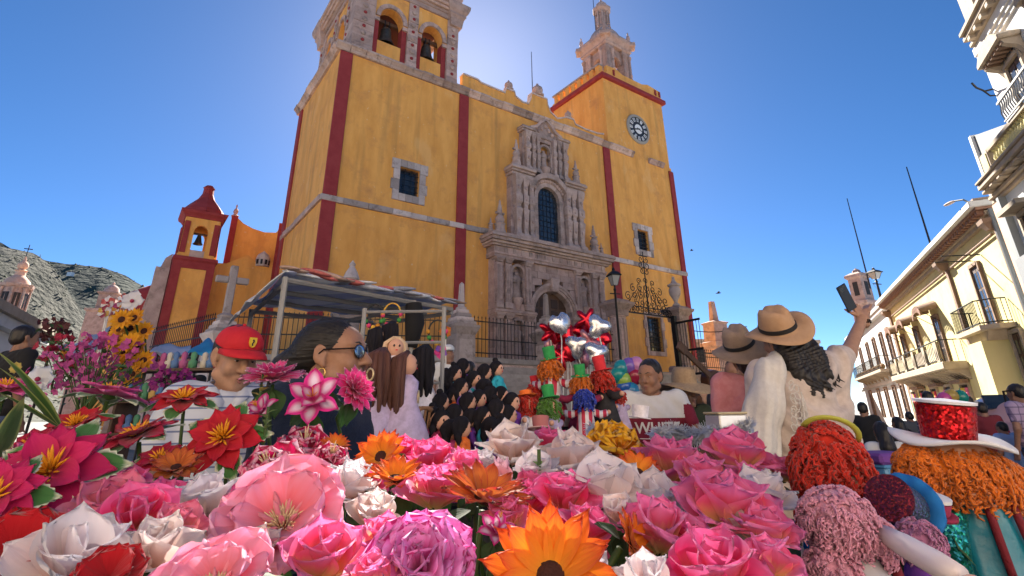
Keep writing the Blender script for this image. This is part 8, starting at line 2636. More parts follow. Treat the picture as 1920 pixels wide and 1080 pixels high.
  pm = PM_('daisy' + c, m=C_[c], W=0.19, bend=0.55, cup=0.4, ruf=0.03, tip=0.3, wide_at=0.62, base_w=0.5, bend2=-0.6)
  put_petals(t, pm, 13, r, 0.12, 0, 0.08 * r, 0.0, 0.1)
  put_petals(t, pm, 12, r * 0.9, 0.42, 0.03 * r, 0.08 * r, 0.25, 0.1)
  MB().ell((0, 0, 0.05 * r), (0.24 * r, 0.24 * r, 0.13 * r), 16, 8).build('flower_centre', M_choc, t, smooth='all')
 elif k == 'carn':
  pm = PM_('carn', m=C_['carn'], W=0.55, bend=0.6, cup=0.3, ruf=0.03, rk=2.2, tip=0.9, wide_at=0.72, base_w=0.2, nu=16, nv=12, serr=0.008, bend2=-0.9)
  for (n, L, el, z, ph) in ((8, 1.06, 0.05, 0, 0), (8, 1.04, 0.33, 0.02, 0.3), (7, 0.98, 0.58, 0.04, 0.1), (6, 0.9, 0.82, 0.06, 0.5), (5, 0.8, 1.06, 0.08, 0.2), (3, 0.66, 1.3, 0.1, 0.0)):
   put_petals(t, pm, n, r * L, el, z * r, 0.0, ph, 0.16)
 elif k == 'velvet':
  pm = PM_('velvet', m=C_['velvet'], W=0.62, bend=0.35, cup=0.1, ruf=0.03, rk=3.0, tip=0.98, wide_at=0.78, base_w=0.2, nu=18, nv=10, serr=0.012)
  put_petals(t, pm, 5, r, 0.12, 0, 0.0, 0, 0.08)
  put_petals(t, pm, 5, r * 0.85, 0.45, 0.02 * r, 0, 0.6, 0.08)
 elif k == 'bud':
  pm = PM_('bud', m=C_['bud'], W=0.36, bend=0.08, cup=1.1, ruf=0.015, tip=0.75, wide_at=0.5, base_w=0.7)
  put_petals(t, pm, 4, r * 2.1, 1.42, 0, 0.28 * r, 0, 0.05)
  put_petals(t, pm, 3, r * 2.0, 1.5, 0.02 * r, 0.12 * r, 0.5, 0.05, W=0.7)
  for i in range(4):
   Mx = Matrix.Rotation(i * PI / 2, 4, 'Z') @ Matrix.Rotation(-0.9, 4, 'Y') @ Matrix.Scale(r * 1.0, 4)
   obj('sepal', LEAF, t, M=Mx)
 elif k == 'peony':
  pm = PM_('peony', m=C_['yellow'], W=0.55, bend=0.9, cup=0.35, ruf=0.06, rk=2.6, tip=0.9, wide_at=0.72, base_w=0.25, nu=12, bend2=-0.3)
  for (n, L, el, z, ph) in ((6, 1.05, 0.0, 0, 0), (6, 1.0, 0.35, 0.02, 0.5), (5, 0.92, 0.65, 0.05, 0.2), (5, 0.8, 0.95, 0.1, 0.7), (4, 0.66, 1.2, 0.12, 0.1), (3, 0.5, 1.4, 0.16, 0.4)):
   put_petals(t, pm, n, r * L, el, z * r, 0, ph, 0.16)
 elif k == 'lily':
  pm = PM_('lily', m=C_['lily'], W=0.27, bend=0.9, cup=0.25, ruf=0.03, tip=0.45, wide_at=0.55, base_w=0.3, bend2=-1.7)
  put_petals(t, pm, 6, r * 1.1, 0.3, 0, 0.02 * r, 0, 0.1)
  put_petals(t, pm, 4, r * 0.8, 0.8, 0.02 * r, 0.0, 0.4, 0.1)
  stamens(t, 6, r * 0.4, M_stam, r * 0.04, 0.4, 0.03)
 elif k == 'dianthus':
  c = colour or 'dianthus'
  pm = PM_('dian' + c, m=C_[c], W=0.52, bend=0.5, cup=0.15, ruf=0.085, rk=3.0, tip=0.95, wide_at=0.78, base_w=0.2, nu=16, nv=10, serr=0.012)
  pt = PM_('patch', m=C_['patch'], W=0.5, bend=0.1, cup=0.15, ruf=0.03, rk=2, tip=0.9, wide_at=0.65, base_w=0.3)
  put_petals(t, pt, 5, r * 1.05, 0.0, -0.03 * r, 0.0, 0.3, 0.08)
  put_petals(t, pm, 5, r * 0.92, 0.5, 0, 0, 0, 0.1)
  put_petals(t, pm, 5, r * 0.75, 0.95, 0.04 * r, 0, 0.6, 0.1)
  stamens(t, 7, r * 0.5, M_cream_s, r * 0.05, 0.4, 0.03)
 elif k == 'gerbera':
  pm = PM_('gerb', m=C_['hotpink'], W=0.20, bend=0.45, cup=0.3, ruf=0.03, tip=0.45, wide_at=0.65, base_w=0.4, bend2=-0.5)
  put_petals(t, pm, 13, r, 0.02, 0, 0.05 * r, 0, 0.08)
  put_petals(t, pm, 11, r * 0.82, 0.35, 0.03 * r, 0.04 * r, 0.2, 0.1)
  put_petals(t, pm, 9, r * 0.62, 0.7, 0.05 * r, 0.03 * r, 0.1, 0.12)
  put_petals(t, pm, 6, r * 0.45, 1.1, 0.06 * r, 0.02 * r, 0.5, 0.12)
 for i in range(leaves):
  a = random.uniform(0, 6.28) if i else -PI / 2 - sp_
  s = r * random.uniform(0.9, 1.25)
  Mx = Matrix.Translation((0, 0, -0.25 * r)) @ Matrix.Rotation(a, 4, 'Z') @ Matrix.Translation((0.25 * r, 0, 0)) @ Matrix.Rotation(random.uniform(0.2, 0.6), 4, 'Y') @ Matrix.Scale(s, 4)
  obj('leaf', LEAF, t, M=Mx)
 if stem:
  inv = (Matrix.Translation(P) @ M3).inverted()
  q = Vector((P.x + 0.02, P.y + 0.05, max(0.86, P.z - 0.34)))
  n0 = Vector(nrm).normalized()
  pts = [P - n0 * 0.01, P - n0 * 0.05 - Vector((0, 0, 0.03)), P.lerp(q, 0.5) - Vector((0, 0, .01)), q]
  MB().tube([inv @ p_ for p_ in pts], 0.0035, 5).build('stem', M_stem, t, smooth='all')
  MB().lathe([(0.05 * r, -0.12 * r), (0.16 * r, -0.06 * r), (0.2 * r, 0.0)], 8, caps=False).build('calyx', M_stem, t, smooth='all')
 return t
FL = [
 ('lotus', 95, 885, 118, (0.15, -0.8, 0.55), 'large fuchsia star flower with orange stamens at the far left', 'fuchsia', 0.74),
 ('lotus', 418, 822, 80, (0.1, -0.85, 0.5), 'red star flower facing us under the red cap man', 'red', 0.98),
 ('lotus', 258, 818, 72, (-0.25, -0.3, 0.9), 'dark red star flower seen from the side between two star flowers', 'crimson', 0.95),
 ('lotus', 345, 750, 64, (0.05, -0.38, 0.9), 'red star flower with yellow stamens in front of the striped polo shirt', 'red', 1.12),
 ('lotus', 205, 742, 72, (0.1, 0.12, 1), 'pink star flower seen edge on over its white rimmed leaf, below the purple blossoms', 'magenta', 1.05),
 ('lotus', 143, 797, 62, (0.0, -0.5, 0.8), 'red star flower partly hidden behind the large fuchsia star', 'red', 0.98),
 ('lotus', 12, 732, 66, (0.2, -0.1, 1), 'magenta star flower cut by the left edge under the long leaves', 'magenta', 0.95),
 ('lotus', 60, 835, 50, (0.0, -0.6, 0.7), 'crimson star flower behind the top of the large fuchsia star', 'crimson', 0.9),
 ('dianthus', 20, 865, 60, (-0.2, -0.6, 0.8), 'mauve frilled flower at the left edge behind the large fuchsia star', 'magenta', 0.86),
 ('lotus', -12, 935, 95, (0.2, -0.75, 0.6), 'fuchsia star flower cut by the left edge below the large one', 'fuchsia', 0.66),
 ('gerbera', 512, 702, 66, (0.02, -0.3, 0.95), 'hot pink gerbera with white tips in front of the woman in navy', None, 1.12),
 ('lily', 588, 752, 62, (0.15, -0.85, 0.4), 'striped pink and white lily under the collar of the woman in navy', None, 1.08),
 ('gerbera', 668, 728, 52, (0.75, -0.5, 0.45), 'bright pink gerbera turned right before the chin of the woman in navy', None, 1.12),
 ('lily', 490, 775, 44, (-0.2, -0.7, 0.6), 'small magenta lily under the hot pink gerbera', None, 1.05),
 ('dianthus', 572, 832, 64, (0.25, -0.55, 0.8), 'crimson frilled flower with white edges left of the navy sleeve', None, 0.98),
 ('dianthus', 505, 878, 82, (-0.05, -0.6, 0.75), 'crimson frilled flower with white patches above the big coral hibiscus', None, 0.78),
 ('dianthus', 620, 858, 48, (0.35, -0.5, 0.8), 'small crimson frilled flower right of the white patched one', None, 0.9),
 ('hib', 527, 962, 142, (0.02, -0.62, 0.78), 'big coral pink hibiscus with cream stamens in the foreground', None, 0.56),
 ('hib', 395, 1090, 128, (-0.1, -0.55, 0.8), 'coral pink hibiscus at the bottom edge below the big one', None, 0.42),
 ('carn', 787, 1062, 122, (0.05, -0.75, 0.65), 'large magenta carnation at the bottom centre', None, 0.46),
 ('daisy', 1032, 1085, 140, (0.02, -0.86, 0.45), 'large orange daisy with dark centre facing us at the bottom', 'orange', 0.46),
 ('velvet', 30, 1035, 92, (0.3, -0.7, 0.6), 'dark red velvet flower in the bottom left corner', None, 0.48),
 ('velvet', 205, 1085, 70, (0.1, -0.6, 0.75), 'dark red velvet flower at the bottom edge beside the white magnolia', None, 0.44),
 ('rose', 205, 952, 88, (0.1, -0.5, 0.85), 'coral pink rose right of the large fuchsia star', 'coral', 0.62),
 ('rose', 305, 940, 62, (0.2, -0.4, 0.9), 'pink rose behind the coral rose', 'rose2', 0.68),
 ('rose', 258, 968, 72, (0.25, -0.75, 0.5), 'open pink rose overlapping the coral rose', 'rose2', 0.58),
 ('white', 380, 935, 66, (-0.2, -0.4, 0.9), 'white magnolia left of the big coral hibiscus', 'white', 0.68),
 ('white', 290, 1030, 78, (0.1, -0.45, 0.9), 'peach white magnolia left of the bottom hibiscus', 'blush', 0.5),
 ('white', 135, 1040, 98, (0.25, -0.4, 0.9), 'white magnolia between the two velvet flowers', 'white', 0.47),
 ('white', 660, 905, 62, (0.2, -0.35, 0.9), 'white magnolia right behind the big coral hibiscus', 'white', 0.72),
 ('white', 700, 960, 55, (0.1, -0.4, 0.9), 'pale pink magnolia left of the magenta carnation', 'blush', 0.6),
 ('rose', 610, 1040, 86, (0.1, -0.5, 0.85), 'pink rose with yellow base between hibiscus and carnation', 'rose', 0.48),
 ('rose', 700, 1075, 60, (0.0, -0.4, 0.9), 'pink rose at the bottom edge left of the carnation', 'rose', 0.44),
 ('daisy', 742, 902, 66, (0.15, -0.25, 0.95), 'bright orange daisy seen from the side above the carnation', 'orange', 0.72),
 ('daisy', 715, 858, 56, (-0.1, -0.8, 0.5), 'orange daisy with a dark leaf before the navy sleeve', 'orange', 0.85),
 ('daisy', 628, 838, 32, (0.3, -0.4, 0.85), 'small orange daisy beside the navy sleeve', 'orange', 0.98),
 ('rose', 808, 858, 62, (0.0, -0.45, 0.9), 'magenta pink rose below the black haired dolls', 'rose2', 0.86),
 ('rose', 752, 845, 40, (0.0, -0.4, 0.9), 'small magenta rose between the orange daisies', 'rose2', 0.9),
 ('rose', 815, 915, 66, (0.05, -0.45, 0.9), 'pink rose above the magenta carnation', 'rose', 0.68),
 ('daisy', 908, 938, 95, (0.2, -0.2, 0.98), 'bronze daisy seen from the side in the centre', 'bronze', 0.62),
 ('bud', 890, 905, 26, (-0.05, -0.15, 1), 'pale pink rosebud in the centre, left one', None, 0.72),
 ('bud', 940, 886, 27, (0.05, -0.15, 1), 'pale pink rosebud in the centre, right one', None, 0.74),
 ('white', 960, 838, 66, (0.0, -0.4, 0.9), 'blush white magnolia below the green haired doll', 'blush', 0.9),
 ('rose', 1035, 830, 46, (0.1, -0.4, 0.9), 'small hot pink rose left of the golden peony', 'rose2', 0.95),
 ('white', 1072, 858, 68, (0.05, -0.4, 0.9), 'white magnolia under the golden peony', 'blush', 0.82),
 ('white', 1005, 885, 52, (-0.1, -0.4, 0.9), 'white magnolia behind the bronze daisy', 'white', 0.76),
 ('peony', 1155, 825, 74, (0.05, -0.5, 0.85), 'golden yellow ruffled peony behind the white magnolias', None, 0.92),
 ('daisy', 1195, 888, 52, (0.1, -0.5, 0.8), 'orange daisy under the golden peony', 'orange', 0.8),
 ('white', 1138, 915, 82, (0.1, -0.5, 0.85), 'large white magnolia right of the pink roses', 'white', 0.68),
 ('rose', 1062, 925, 66, (0.1, -0.5, 0.85), 'hot pink rose above the large orange daisy', 'rose2', 0.66),
 ('rose', 985, 935, 48, (0.0, -0.4, 0.9), 'hot pink rose behind the bronze daisy', 'rose2', 0.68),
 ('rose', 1262, 865, 72, (0.0, -0.35, 0.92), 'pink rose with pale base right of the golden peony', 'rose', 0.86),
 ('rose', 1385, 848, 70, (0.1, -0.4, 0.9), 'pink rose before the cream shawl', 'rose', 0.86),
 ('rose', 1315, 888, 56, (0.0, -0.4, 0.9), 'pink rose behind the large open pink rose', 'rose', 0.78),
 ('white', 1228, 935, 70, (0.0, -0.45, 0.9), 'white magnolia between two pink roses', 'white', 0.68),
 ('rose', 1362, 945, 98, (0.0, -0.5, 0.85), 'large open pink rose with yellow base right of centre', 'rose', 0.62),
 ('rose', 1240, 990, 84, (0.05, -0.5, 0.85), 'pink rose with yellow base right of the thin orange daisy', 'rose', 0.56),
 ('white', 1430, 925, 66, (0.1, -0.4, 0.9), 'white magnolia left of the red curled doll', 'white', 0.7),
 ('rose', 1435, 990, 66, (0.15, -0.4, 0.9), 'mauve pink rose left of the pink curled doll', 'rose', 0.58),
 ('rose', 1345, 1070, 106, (0.0, -0.5, 0.85), 'large pink rose at the bottom edge right of centre', 'rose2', 0.45),
 ('daisy', 1182, 1020, 60, (0.85, -0.4, 0.4), 'thin orange daisy turned away beside the large daisy', 'orange', 0.54),
 ('white', 1215, 1092, 66, (0.0, -0.5, 0.85), 'white magnolia at the bottom edge right of the large daisy', 'white', 0.44),
 ('white', 1165, 960, 46, (-0.2, -0.5, 0.8), 'small white magnolia behind the thin orange daisy', 'blush', 0.6),
 ('rose', 1470, 880, 38, (0.2, -0.4, 0.9), 'small mauve rose beside the red curled doll', 'rose', 0.84),
 ('rose', 1100, 985, 60, (0.1, -0.5, 0.8), 'hot pink rose behind the large orange daisy', 'rose2', 0.58),
 ('lily', 930, 1000, 46, (0.2, -0.6, 0.7), 'pink lily between the carnation and the large daisy', None, 0.55),
 ('rose', 330, 985, 60, (0.1, -0.4, 0.9), 'pink rose low between the peach magnolia and the big hibiscus', 'coral', 0.56),
 ('rose', 160, 985, 60, (0.0, -0.4, 0.9), 'coral rose low behind the white magnolia at the left', 'coral', 0.58),
 ('rose', 455, 930, 44, (-0.1, -0.4, 0.9), 'dark pink rose behind the left of the big hibiscus', 'rose2', 0.72),
 ('daisy', 330, 880, 50, (0.2, -0.5, 0.8), 'rusty daisy in the shade under the red star flowers', 'bronze', 0.86),
 ('rose', 235, 905, 48, (0.1, -0.4, 0.9), 'pink rose in the shade above the coral rose', 'rose2', 0.78),
 ('lotus', 300, 860, 50, (0.0, -0.5, 0.8), 'crimson star flower low in the shade of the red star flowers', 'crimson', 0.92),
 ('rose', 555, 885, 44, (0.1, -0.4, 0.9), 'hot pink rose behind the right of the white patched flower', 'rose2', 0.84),
 ('rose', 690, 905, 40, (0.1, -0.4, 0.9), 'mauve rose between the white magnolia and the orange daisy', 'rose', 0.76),
 ('rose', 870, 875, 46, (0.1, -0.4, 0.9), 'pink rose left of the rosebuds', 'rose', 0.8),
 ('white', 905, 870, 40, (0.1, -0.4, 0.9), 'small white magnolia behind the rosebuds', 'white', 0.84),
 ('rose', 1000, 905, 40, (0.1, -0.4, 0.9), 'small pink rose under the sprig near the rosebuds', 'rose', 0.74),
 ('white', 1110, 870, 44, (0.1, -0.4, 0.9), 'small blush magnolia below the left of the golden peony', 'blush', 0.82),
 ('white', 1180, 930, 48, (0.1, -0.4, 0.9), 'white magnolia between the large white one and the pink rose', 'white', 0.7),
 ('rose', 1300, 930, 50, (0.1, -0.4, 0.9), 'pink rose low behind the large open rose', 'rose', 0.72),
 ('rose', 1300, 1010, 54, (0.1, -0.4, 0.9), 'hot pink rose between the yellow based roses', 'rose2', 0.56),
 ('rose', 1405, 900, 46, (0.1, -0.4, 0.9), 'pink rose above the left of the white magnolia by the red curled doll', 'rose', 0.78),
 ('rose', 1440, 1050, 70, (0.1, -0.4, 0.9), 'mauve rose low beside the pink curled doll', 'rose', 0.48),
 ('white', 1395, 990, 50, (0.0, -0.4, 0.9), 'white magnolia low between the roses on the right', 'white', 0.6),
 ('rose', 950, 965, 50, (0.0, -0.4, 0.9), 'pink rose low behind the large orange daisy at its left', 'rose', 0.6),
 ('rose', 720, 1000, 50, (-0.1, -0.4, 0.9), 'pink rose low at the left of the carnation', 'rose', 0.54),
 ('white', 470, 1030, 54, (0.0, -0.4, 0.9), 'blush magnolia low under the big hibiscus', 'blush', 0.52),
 ('white', 1100, 1060, 50, (0.2, -0.4, 0.9), 'small white magnolia at the lower right of the large orange daisy', 'white', 0.5),
 ('white', 430, 1000, 56, (0.0, -0.4, 0.9), 'pale pink magnolia in the shadow of the big hibiscus', 'blush', 0.58),
]
for (k, x, y, r, n, lab, c, Y) in FL:
 flower(k, x, y, r, n, lab, Y, c, leaves=0 if k == 'lotus' else 3)
def sprig(px, py, Y, label, m1, n=9, s=0.02):
 P = at(px, py, Y)
 t = thing('leafy_sprig', label, 'sprig', P)
 lm = petal_mesh('leaf', m1, W=0.4, bend=-0.3, cup=0.3, tip=0.4, wide_at=0.55, nu=4, nv=5)
 for i in range(n):
  a = i * 2.4
  z = 0.012 * (i - n / 2)
  Mx = Matrix.Translation((0, 0, z * .7)) @ Matrix.Rotation(a, 4, 'Z') @ Matrix.Rotation(-0.5, 4, 'Y') @ Matrix.Scale(s * random.uniform(.8, 1.2), 4)
  obj('leaf', lm, t, M=Mx)
 MB().tube([(0, 0, 0.04), (0, 0, -0.05), (0.01, 0.02, -0.28)], 0.0025, 5).build('stem', M_stem, t)
 return t
sprig(488, 738, 1.1, 'sprig of small yellow blossoms under the hot pink gerbera', petal_mat('yellow_sprig', (0.6, 0.45, 0.05), (0.7, 0.55, 0.1), (0.65, 0.55, 0.15)))
sprig(497, 808, 1.0, 'light green leafy sprig above the crimson frilled flower', petal_mat('green_sprig', (0.3, 0.42, 0.08), (0.22, 0.38, 0.08), (0.15, 0.3, 0.06)))
sprig(1012, 908, 0.74, 'light green leafy sprig beside the right rosebud', petal_mat('green_sprig', (0.3, 0.42, 0.08), (0.22, 0.38, 0.08), (0.15, 0.3, 0.06)), 7, 0.014)
M_blade = petal_mat('long_leaf_blade', (0.06, 0.14, 0.02), (0.05, 0.14, 0.025), (0.09, 0.2, 0.03), edge=(0.35, 0.42, 0.1), edge_at=0.72, vein=0.2)
bl = thing('long_leaf_plant', 'long green blades with yellow edges crossing the far left', 'plant', at(110, 830, 0.84))
for (x0, y0, x1, y1, w) in ((112, 800, -30, 655, 0.075), (108, 800, -40, 735, 0.05), (-8, 860, 45, 752, 0.07), (108, 800, -20, 690, 0.045)):
 a, b = at(x0, y0, 0.84), at(x1, y1, 0.72)
 d = b - a
 me = petal_mesh('blade', M_blade, W=w, bend=0.35, cup=0.5, tip=0.1, wide_at=0.3, base_w=0.5, nu=6, nv=14, bend2=-0.5)
 q = d.to_track_quat('X', 'Z').to_matrix().to_4x4()
 obj('leaf_blade', me, bl, M=Matrix.Translation(a - bl.location) @ q @ Matrix.Scale(d.length, 4))
MB().tube([at(108, 800, .84) - bl.location, Vector((0, 0.03, -0.06)), Vector((0.02, 0.08, -0.24))], 0.004, 5).build('stem', M_stem, bl)
tb_ = thing('flower_table', 'dark cloth covered table under the artificial flowers', 'table', (0.02, 0.85, 0))
MB().box(-0.85, 0.85, -0.52, 0.34, 0.86, 0.9).build('table_top', M_wood, tb_)
MB().box(-0.86, 0.86, -0.525, 0.345, 0.45, 0.858).build('table_skirt', DM['black'], tb_)
for sx in (-0.78, 0.78):
 for sy in (-0.46, 0.28):
  MB().box(sx - 0.03, sx + 0.03, sy - 0.03, sy + 0.03, 0, 0.449).build('leg', M_wood, tb_)
und = MB()
rnd = random.Random(9)
uvl = []
for i in range(900):
 y = rnd.uniform(0.40, 1.15)
 x = rnd.uniform(-0.95, 0.62) * min(1.0, 0.35 + y)
 ztop = CAM_Z + float(np.interp(y, [0.4, 0.6, 0.85, 1.15], [-0.20, -0.17, -0.155, -0.12]))
 z = rnd.uniform(0.95, ztop)
 d = Vector((rnd.gauss(0, 1), rnd.gauss(0, 1) - .3, rnd.gauss(0, .7) + .3)).normalized()
 w = d.orthogonal().normalized()
 nn = d.cross(w)
 L = rnd.uniform(0.03, 0.06)
 c = Vector((x, y, z))
 und.add([c, c + d * L * .45 + w * L * .24 + nn * L * .06, c + d * L + nn * -L * .1, c + d * L * .45 - w * L * .24 + nn * L * .06, c + d * L * .5], [(0, 1, 4), (1, 2, 4), (2, 3, 4), (3, 0, 4)])
uo = und.build('leaf_undergrowth', mat('undergrowth_leaf', (0.02, 0.05, 0.012), 0.7, (0.035, 0.075, 0.02), 12), None, recalc=False)
tag(uo, kind='stuff', label='dense dark green cloth leaves packed between the flower stems', cat='foliage')
# --- left background: sunflowers, blossoms, pinwheels
random.seed(55)
sunm = PM_('sun', m=C_['sun'], W=0.2, bend=0.2, cup=0.3, ruf=0.02, tip=0.2, wide_at=0.5, base_w=0.5, nu=4, nv=5)
sf = [(650, 738, 'topmost left'), (720, 730, 'topmost right'), (698, 786, 'upper middle'), (615, 846, 'leftmost'), (688, 860, 'centre'), (738, 886, 'right of centre'), (684, 932, 'lower centre'), (766, 956, 'lower right'), (690, 990, 'near the bottom'), (712, 1032, 'bottom'), (770, 800, 'upper right edge'), (640, 790, 'upper left'), (660, 905, 'behind the centre'), (745, 1010, 'bottom right')]
for X, Y_, w in sf:
 px, py = X / 2.843, 340 + Y_ / 2.843
 P = at(px, py, 3.4 + random.uniform(-.1, .1))
 t = thing('sunflower', 'yellow sunflower with dark centre in the tall bunch, %s one' % w, 'flower', P, 0, 'sunflowers in the tall bunch')
 M3 = ortho((random.uniform(-.3, .3), -1, random.uniform(0, .35)), random.uniform(0, 6))
 t.matrix_world = Matrix.Translation(P) @ M3
 r = 15.5 * 3.3 / FPX
 put_petals(t, sunm, 12, r * 1.2, 0.15, 0, 0.25 * r, 0, 0.1)
 put_petals(t, sunm, 10, r, 0.35, 0.005, 0.25 * r, 0.2, 0.1)
 MB().ell((0, 0, 0.004), (0.44 * r, 0.44 * r, 0.22 * r), 12, 6).build('flower_centre', M_choc, t, smooth='all')
 inv = (Matrix.Translation(P) @ M3).inverted()
 q = at(240, 720, 3.5)
 MB().tube([inv @ P, inv @ (P.lerp(q, 0.4) + Vector((0, .08, 0))), inv @ q], 0.006, 5).build('stem', M_stem, t)
BLOS = {}
def blossom_bunch(label, cpx, Y, n, seed, col, spread, s=0.014, m_leaf=None, nleaf=30):
 """spray of small five petalled blossoms on thin twigs; each blossom a piece"""
 rnd = random.Random(seed)
 c0 = at(cpx[0], cpx[1], Y)
 t = thing('blossom_bunch', label, 'flower bunch', c0)
 key = 'blossom_%.2f_%.2f' % (col[0], col[2])
 if key not in BLOS:
  mb = MB()
  for i in range(5):
   a = i * 2 * PI / 5
   d = Vector((math.cos(a), math.sin(a), 0.25))
   w = Vector((-math.sin(a), math.cos(a), 0)) * 0.42
   mb.add([(0, 0, 0), d * 0.55 + w, d * 1.05 + Vector((0, 0, .05)), d * 0.55 - w], [(0, 1, 2, 3)])
  BLOS[key] = mb.mesh('blossom', mat(key, col, 0.7, tuple(v * 0.6 for v in col), 30, trans=0.25, rnd=0.2), recalc=False)
 for i in range(n):
  f = rnd.random()
  x = rnd.gauss(0, 0.5) * spread[0]
  z = spread[1] * (rnd.random() ** 0.8 - 0.5) - abs(x) * 0.25
  p = Vector((x, rnd.gauss(0, .4) * spread[0], z))
  d = Vector((rnd.gauss(0, 1), rnd.gauss(0, 1) - 0.8, rnd.gauss(0, .8)))
  M3 = ortho(d, rnd.uniform(0, 6))
  obj('blossom', BLOS[key], t, M=Matrix.Translation(p) @ M3 @ Matrix.Scale(s * rnd.uniform(.7, 1.25), 4))
  if i % 5 == 0:
   MB().tube([p, p * 0.5 + Vector((0, 0, -spread[1] * .3)), Vector((0, 0, -spread[1] * 0.9))], 0.003, 4).build('twig', M_stem, t)
 lm = MB().add([(0, 0, 0), (0.5, 0.2, 0.05), (1, 0, -0.1), (0.5, -0.2, 0.05)], [(0, 1, 2, 3)]).mesh('leaf', M_leafp, recalc=False)
 for i in range(nleaf):
  p = Vector((rnd.gauss(0, .4) * spread[0], rnd.gauss(0, .3) * spread[0], rnd.uniform(-.7, .3) * spread[1]))
  obj('leaf', lm, t, M=Matrix.Translation(p) @ ortho((rnd.gauss(0, 1), rnd.gauss(0, 1), 1), rnd.uniform(0, 6)) @ Matrix.Scale(0.06, 4))
 return t
M_leafp = mat('bouquet_leaf', (0.03, 0.08, 0.025), 0.7, (0.05, 0.11, 0.03), 15)
blossom_bunch('tall bunch of purple pink blossoms left of the sunflowers', (182, 682), 3.3, 210, 1, (0.62, 0.10, 0.36), (0.24, 0.36), 0.024)
blossom_bunch('dark red flower bunch at the top beside the man in black', (104, 618), 3.6, 45, 2, (0.10, 0.02, 0.03), (0.10, 0.16), 0.024)
blossom_bunch('mixed red flower bunch right of the man in black', (118, 665), 3.4, 70, 3, (0.42, 0.02, 0.06), (0.13, 0.26), 0.024, nleaf=60)
blossom_bunch('green and white flower bunch right below the purple blossoms', (215, 705), 3.1, 40, 4, (0.30, 0.05, 0.18), (0.16, 0.2), 0.02, nleaf=70)
blossom_bunch('magenta flower bunch under the white market tarp', (322, 705), 4.5, 60, 5, (0.40, 0.03, 0.25), (0.16, 0.14), 0.03)
yf = thing('small_yellow_flower', 'single small yellow flower between the man in black and the purple blossoms', 'flower', at(121, 665, 3.2))
put_petals(yf, sunm, 8, 0.035, 0.5, 0, 0.004)
def pinwheel(px, py, Y, cols, label, r, n=5, stick=True):
 P = at(px, py, Y)
 t = thing('pinwheel', label, 'pinwheel', P)
 t.matrix_world = Matrix.Translation(P) @ ortho((0.1, -1, 0.1), random.uniform(0, 6))
 for i in range(n):
  m_ = petal_mat('pinwheel_%.2f_%.2f_%.2f' % cols[i % len(cols)], *[cols[i % len(cols)]] * 3, vein=0.05)
  pm = petal_mesh('vane', m_, W=0.42, bend=0.3, cup=0.3, tip=0.8, wide_at=0.65, nu=5, nv=6, twist=0.3)
  obj('vane', pm, t, M=Matrix.Rotation(2 * PI * i / n, 4, 'Z') @ Matrix.Scale(r, 4))
 MB().ell((0, 0, 0.01), r * 0.16, 8, 6).build('hub', DM['maroon'], t, smooth='all')
 if stick:
  inv = (t.matrix_world.copy() if False else (Matrix.Translation(P) @ t.matrix_world.to_3x3().to_4x4())).inverted()
  MB().tube([inv @ (P + Vector((0, 0.02, 0))), inv @ (P + Vector((0.02, 0.03, -0.5)))], 0.005, 5).build('stick', M_wht, t)
 return t
W_ = (0.72, 0.72, 0.76)
pinwheel(249, 565, 3.6, [W_], 'large white flower pinwheel above the sunflowers', 0.085, 5)
pinwheel(203, 568, 3.7, [W_, (0.5, 0.1, 0.1)], 'white and red pinwheel left of the large white one', 0.055, 6)
pinwheel(222, 578, 3.7, [(0.6, 0.3, 0.05), W_, (0.4, 0.05, 0.2)], 'orange and white pinwheel left of the large white one', 0.05, 6)
pinwheel(196, 585, 3.6, [(0.35, 0.05, 0.1), (0.6, 0.4, 0.1), W_], 'multicoloured pinwheel above the purple blossoms', 0.05, 6)
pinwheel(232, 560, 3.8, [(0.45, 0.12, 0.1), W_], 'small red pinwheel left behind the large white one', 0.045, 5)
pinwheel(826, 660, 4.2, [(0.75, 0.06, 0.3), (0.25, 0.1, 0.5)], 'pink and purple pinwheel left of the man in white cap', 0.06, 5)
pinwheel(835, 622, 4.4, [(0.65, 0.2, 0.03), (0.6, 0.05, 0.03)], 'orange pinwheel before the pale pedestal', 0.06, 5)
pinwheel(30, 690, 1.9, [(0.62, 0.48, 0.12)], 'pale yellow ring shaped pinwheel at the far left', 0.022, 8, False)
pinwheel(75, 712, 1.6, [(0.66, 0.68, 0.72)], 'white spread pinwheel at the far left beside the pale yellow one', 0.045, 7, False)
random.seed(8)
gs = thing('toy_shelf', 'shelf of small colourful toys under the white tarp', 'shelf', (at(322, 690, 6.5).x, 6.6, 0))
for z in (0.6, 1.1, 1.45, 1.8):
 MB().box(-0.55, 0.6, -0.15, 0.25, z - 0.03, z).build('shelf_board', M_wood, gs)
for sx in (-0.55, 0.57):
 MB().box(sx, sx + 0.03, -0.149, 0.249, 0, 2.0).build('shelf_side', M_wood, gs)
cc = [(0.55, 0.35, 0.1), (0.5, 0.05, 0.08), (0.6, 0.55, 0.45), (0.1, 0.2, 0.4), (0.45, 0.1, 0.25), (0.1, 0.3, 0.15)]
for z in (1.1, 1.45, 1.8):
 for i in range(11):
  c = random.choice(cc)
  MB().lathe([(0.04, 0), (0.05, 0.08), (0.025, 0.1), (0.035, 0.14), (0.03, 0.18), (0, 0.2)], 8, (-0.48 + i * 0.1, -0.05 + random.uniform(-.05, .05), z + 0.001)).build('small_toy', mat('toy_%.2f_%.2f' % (c[0], c[2]), c, 0.7), gs, smooth='all')
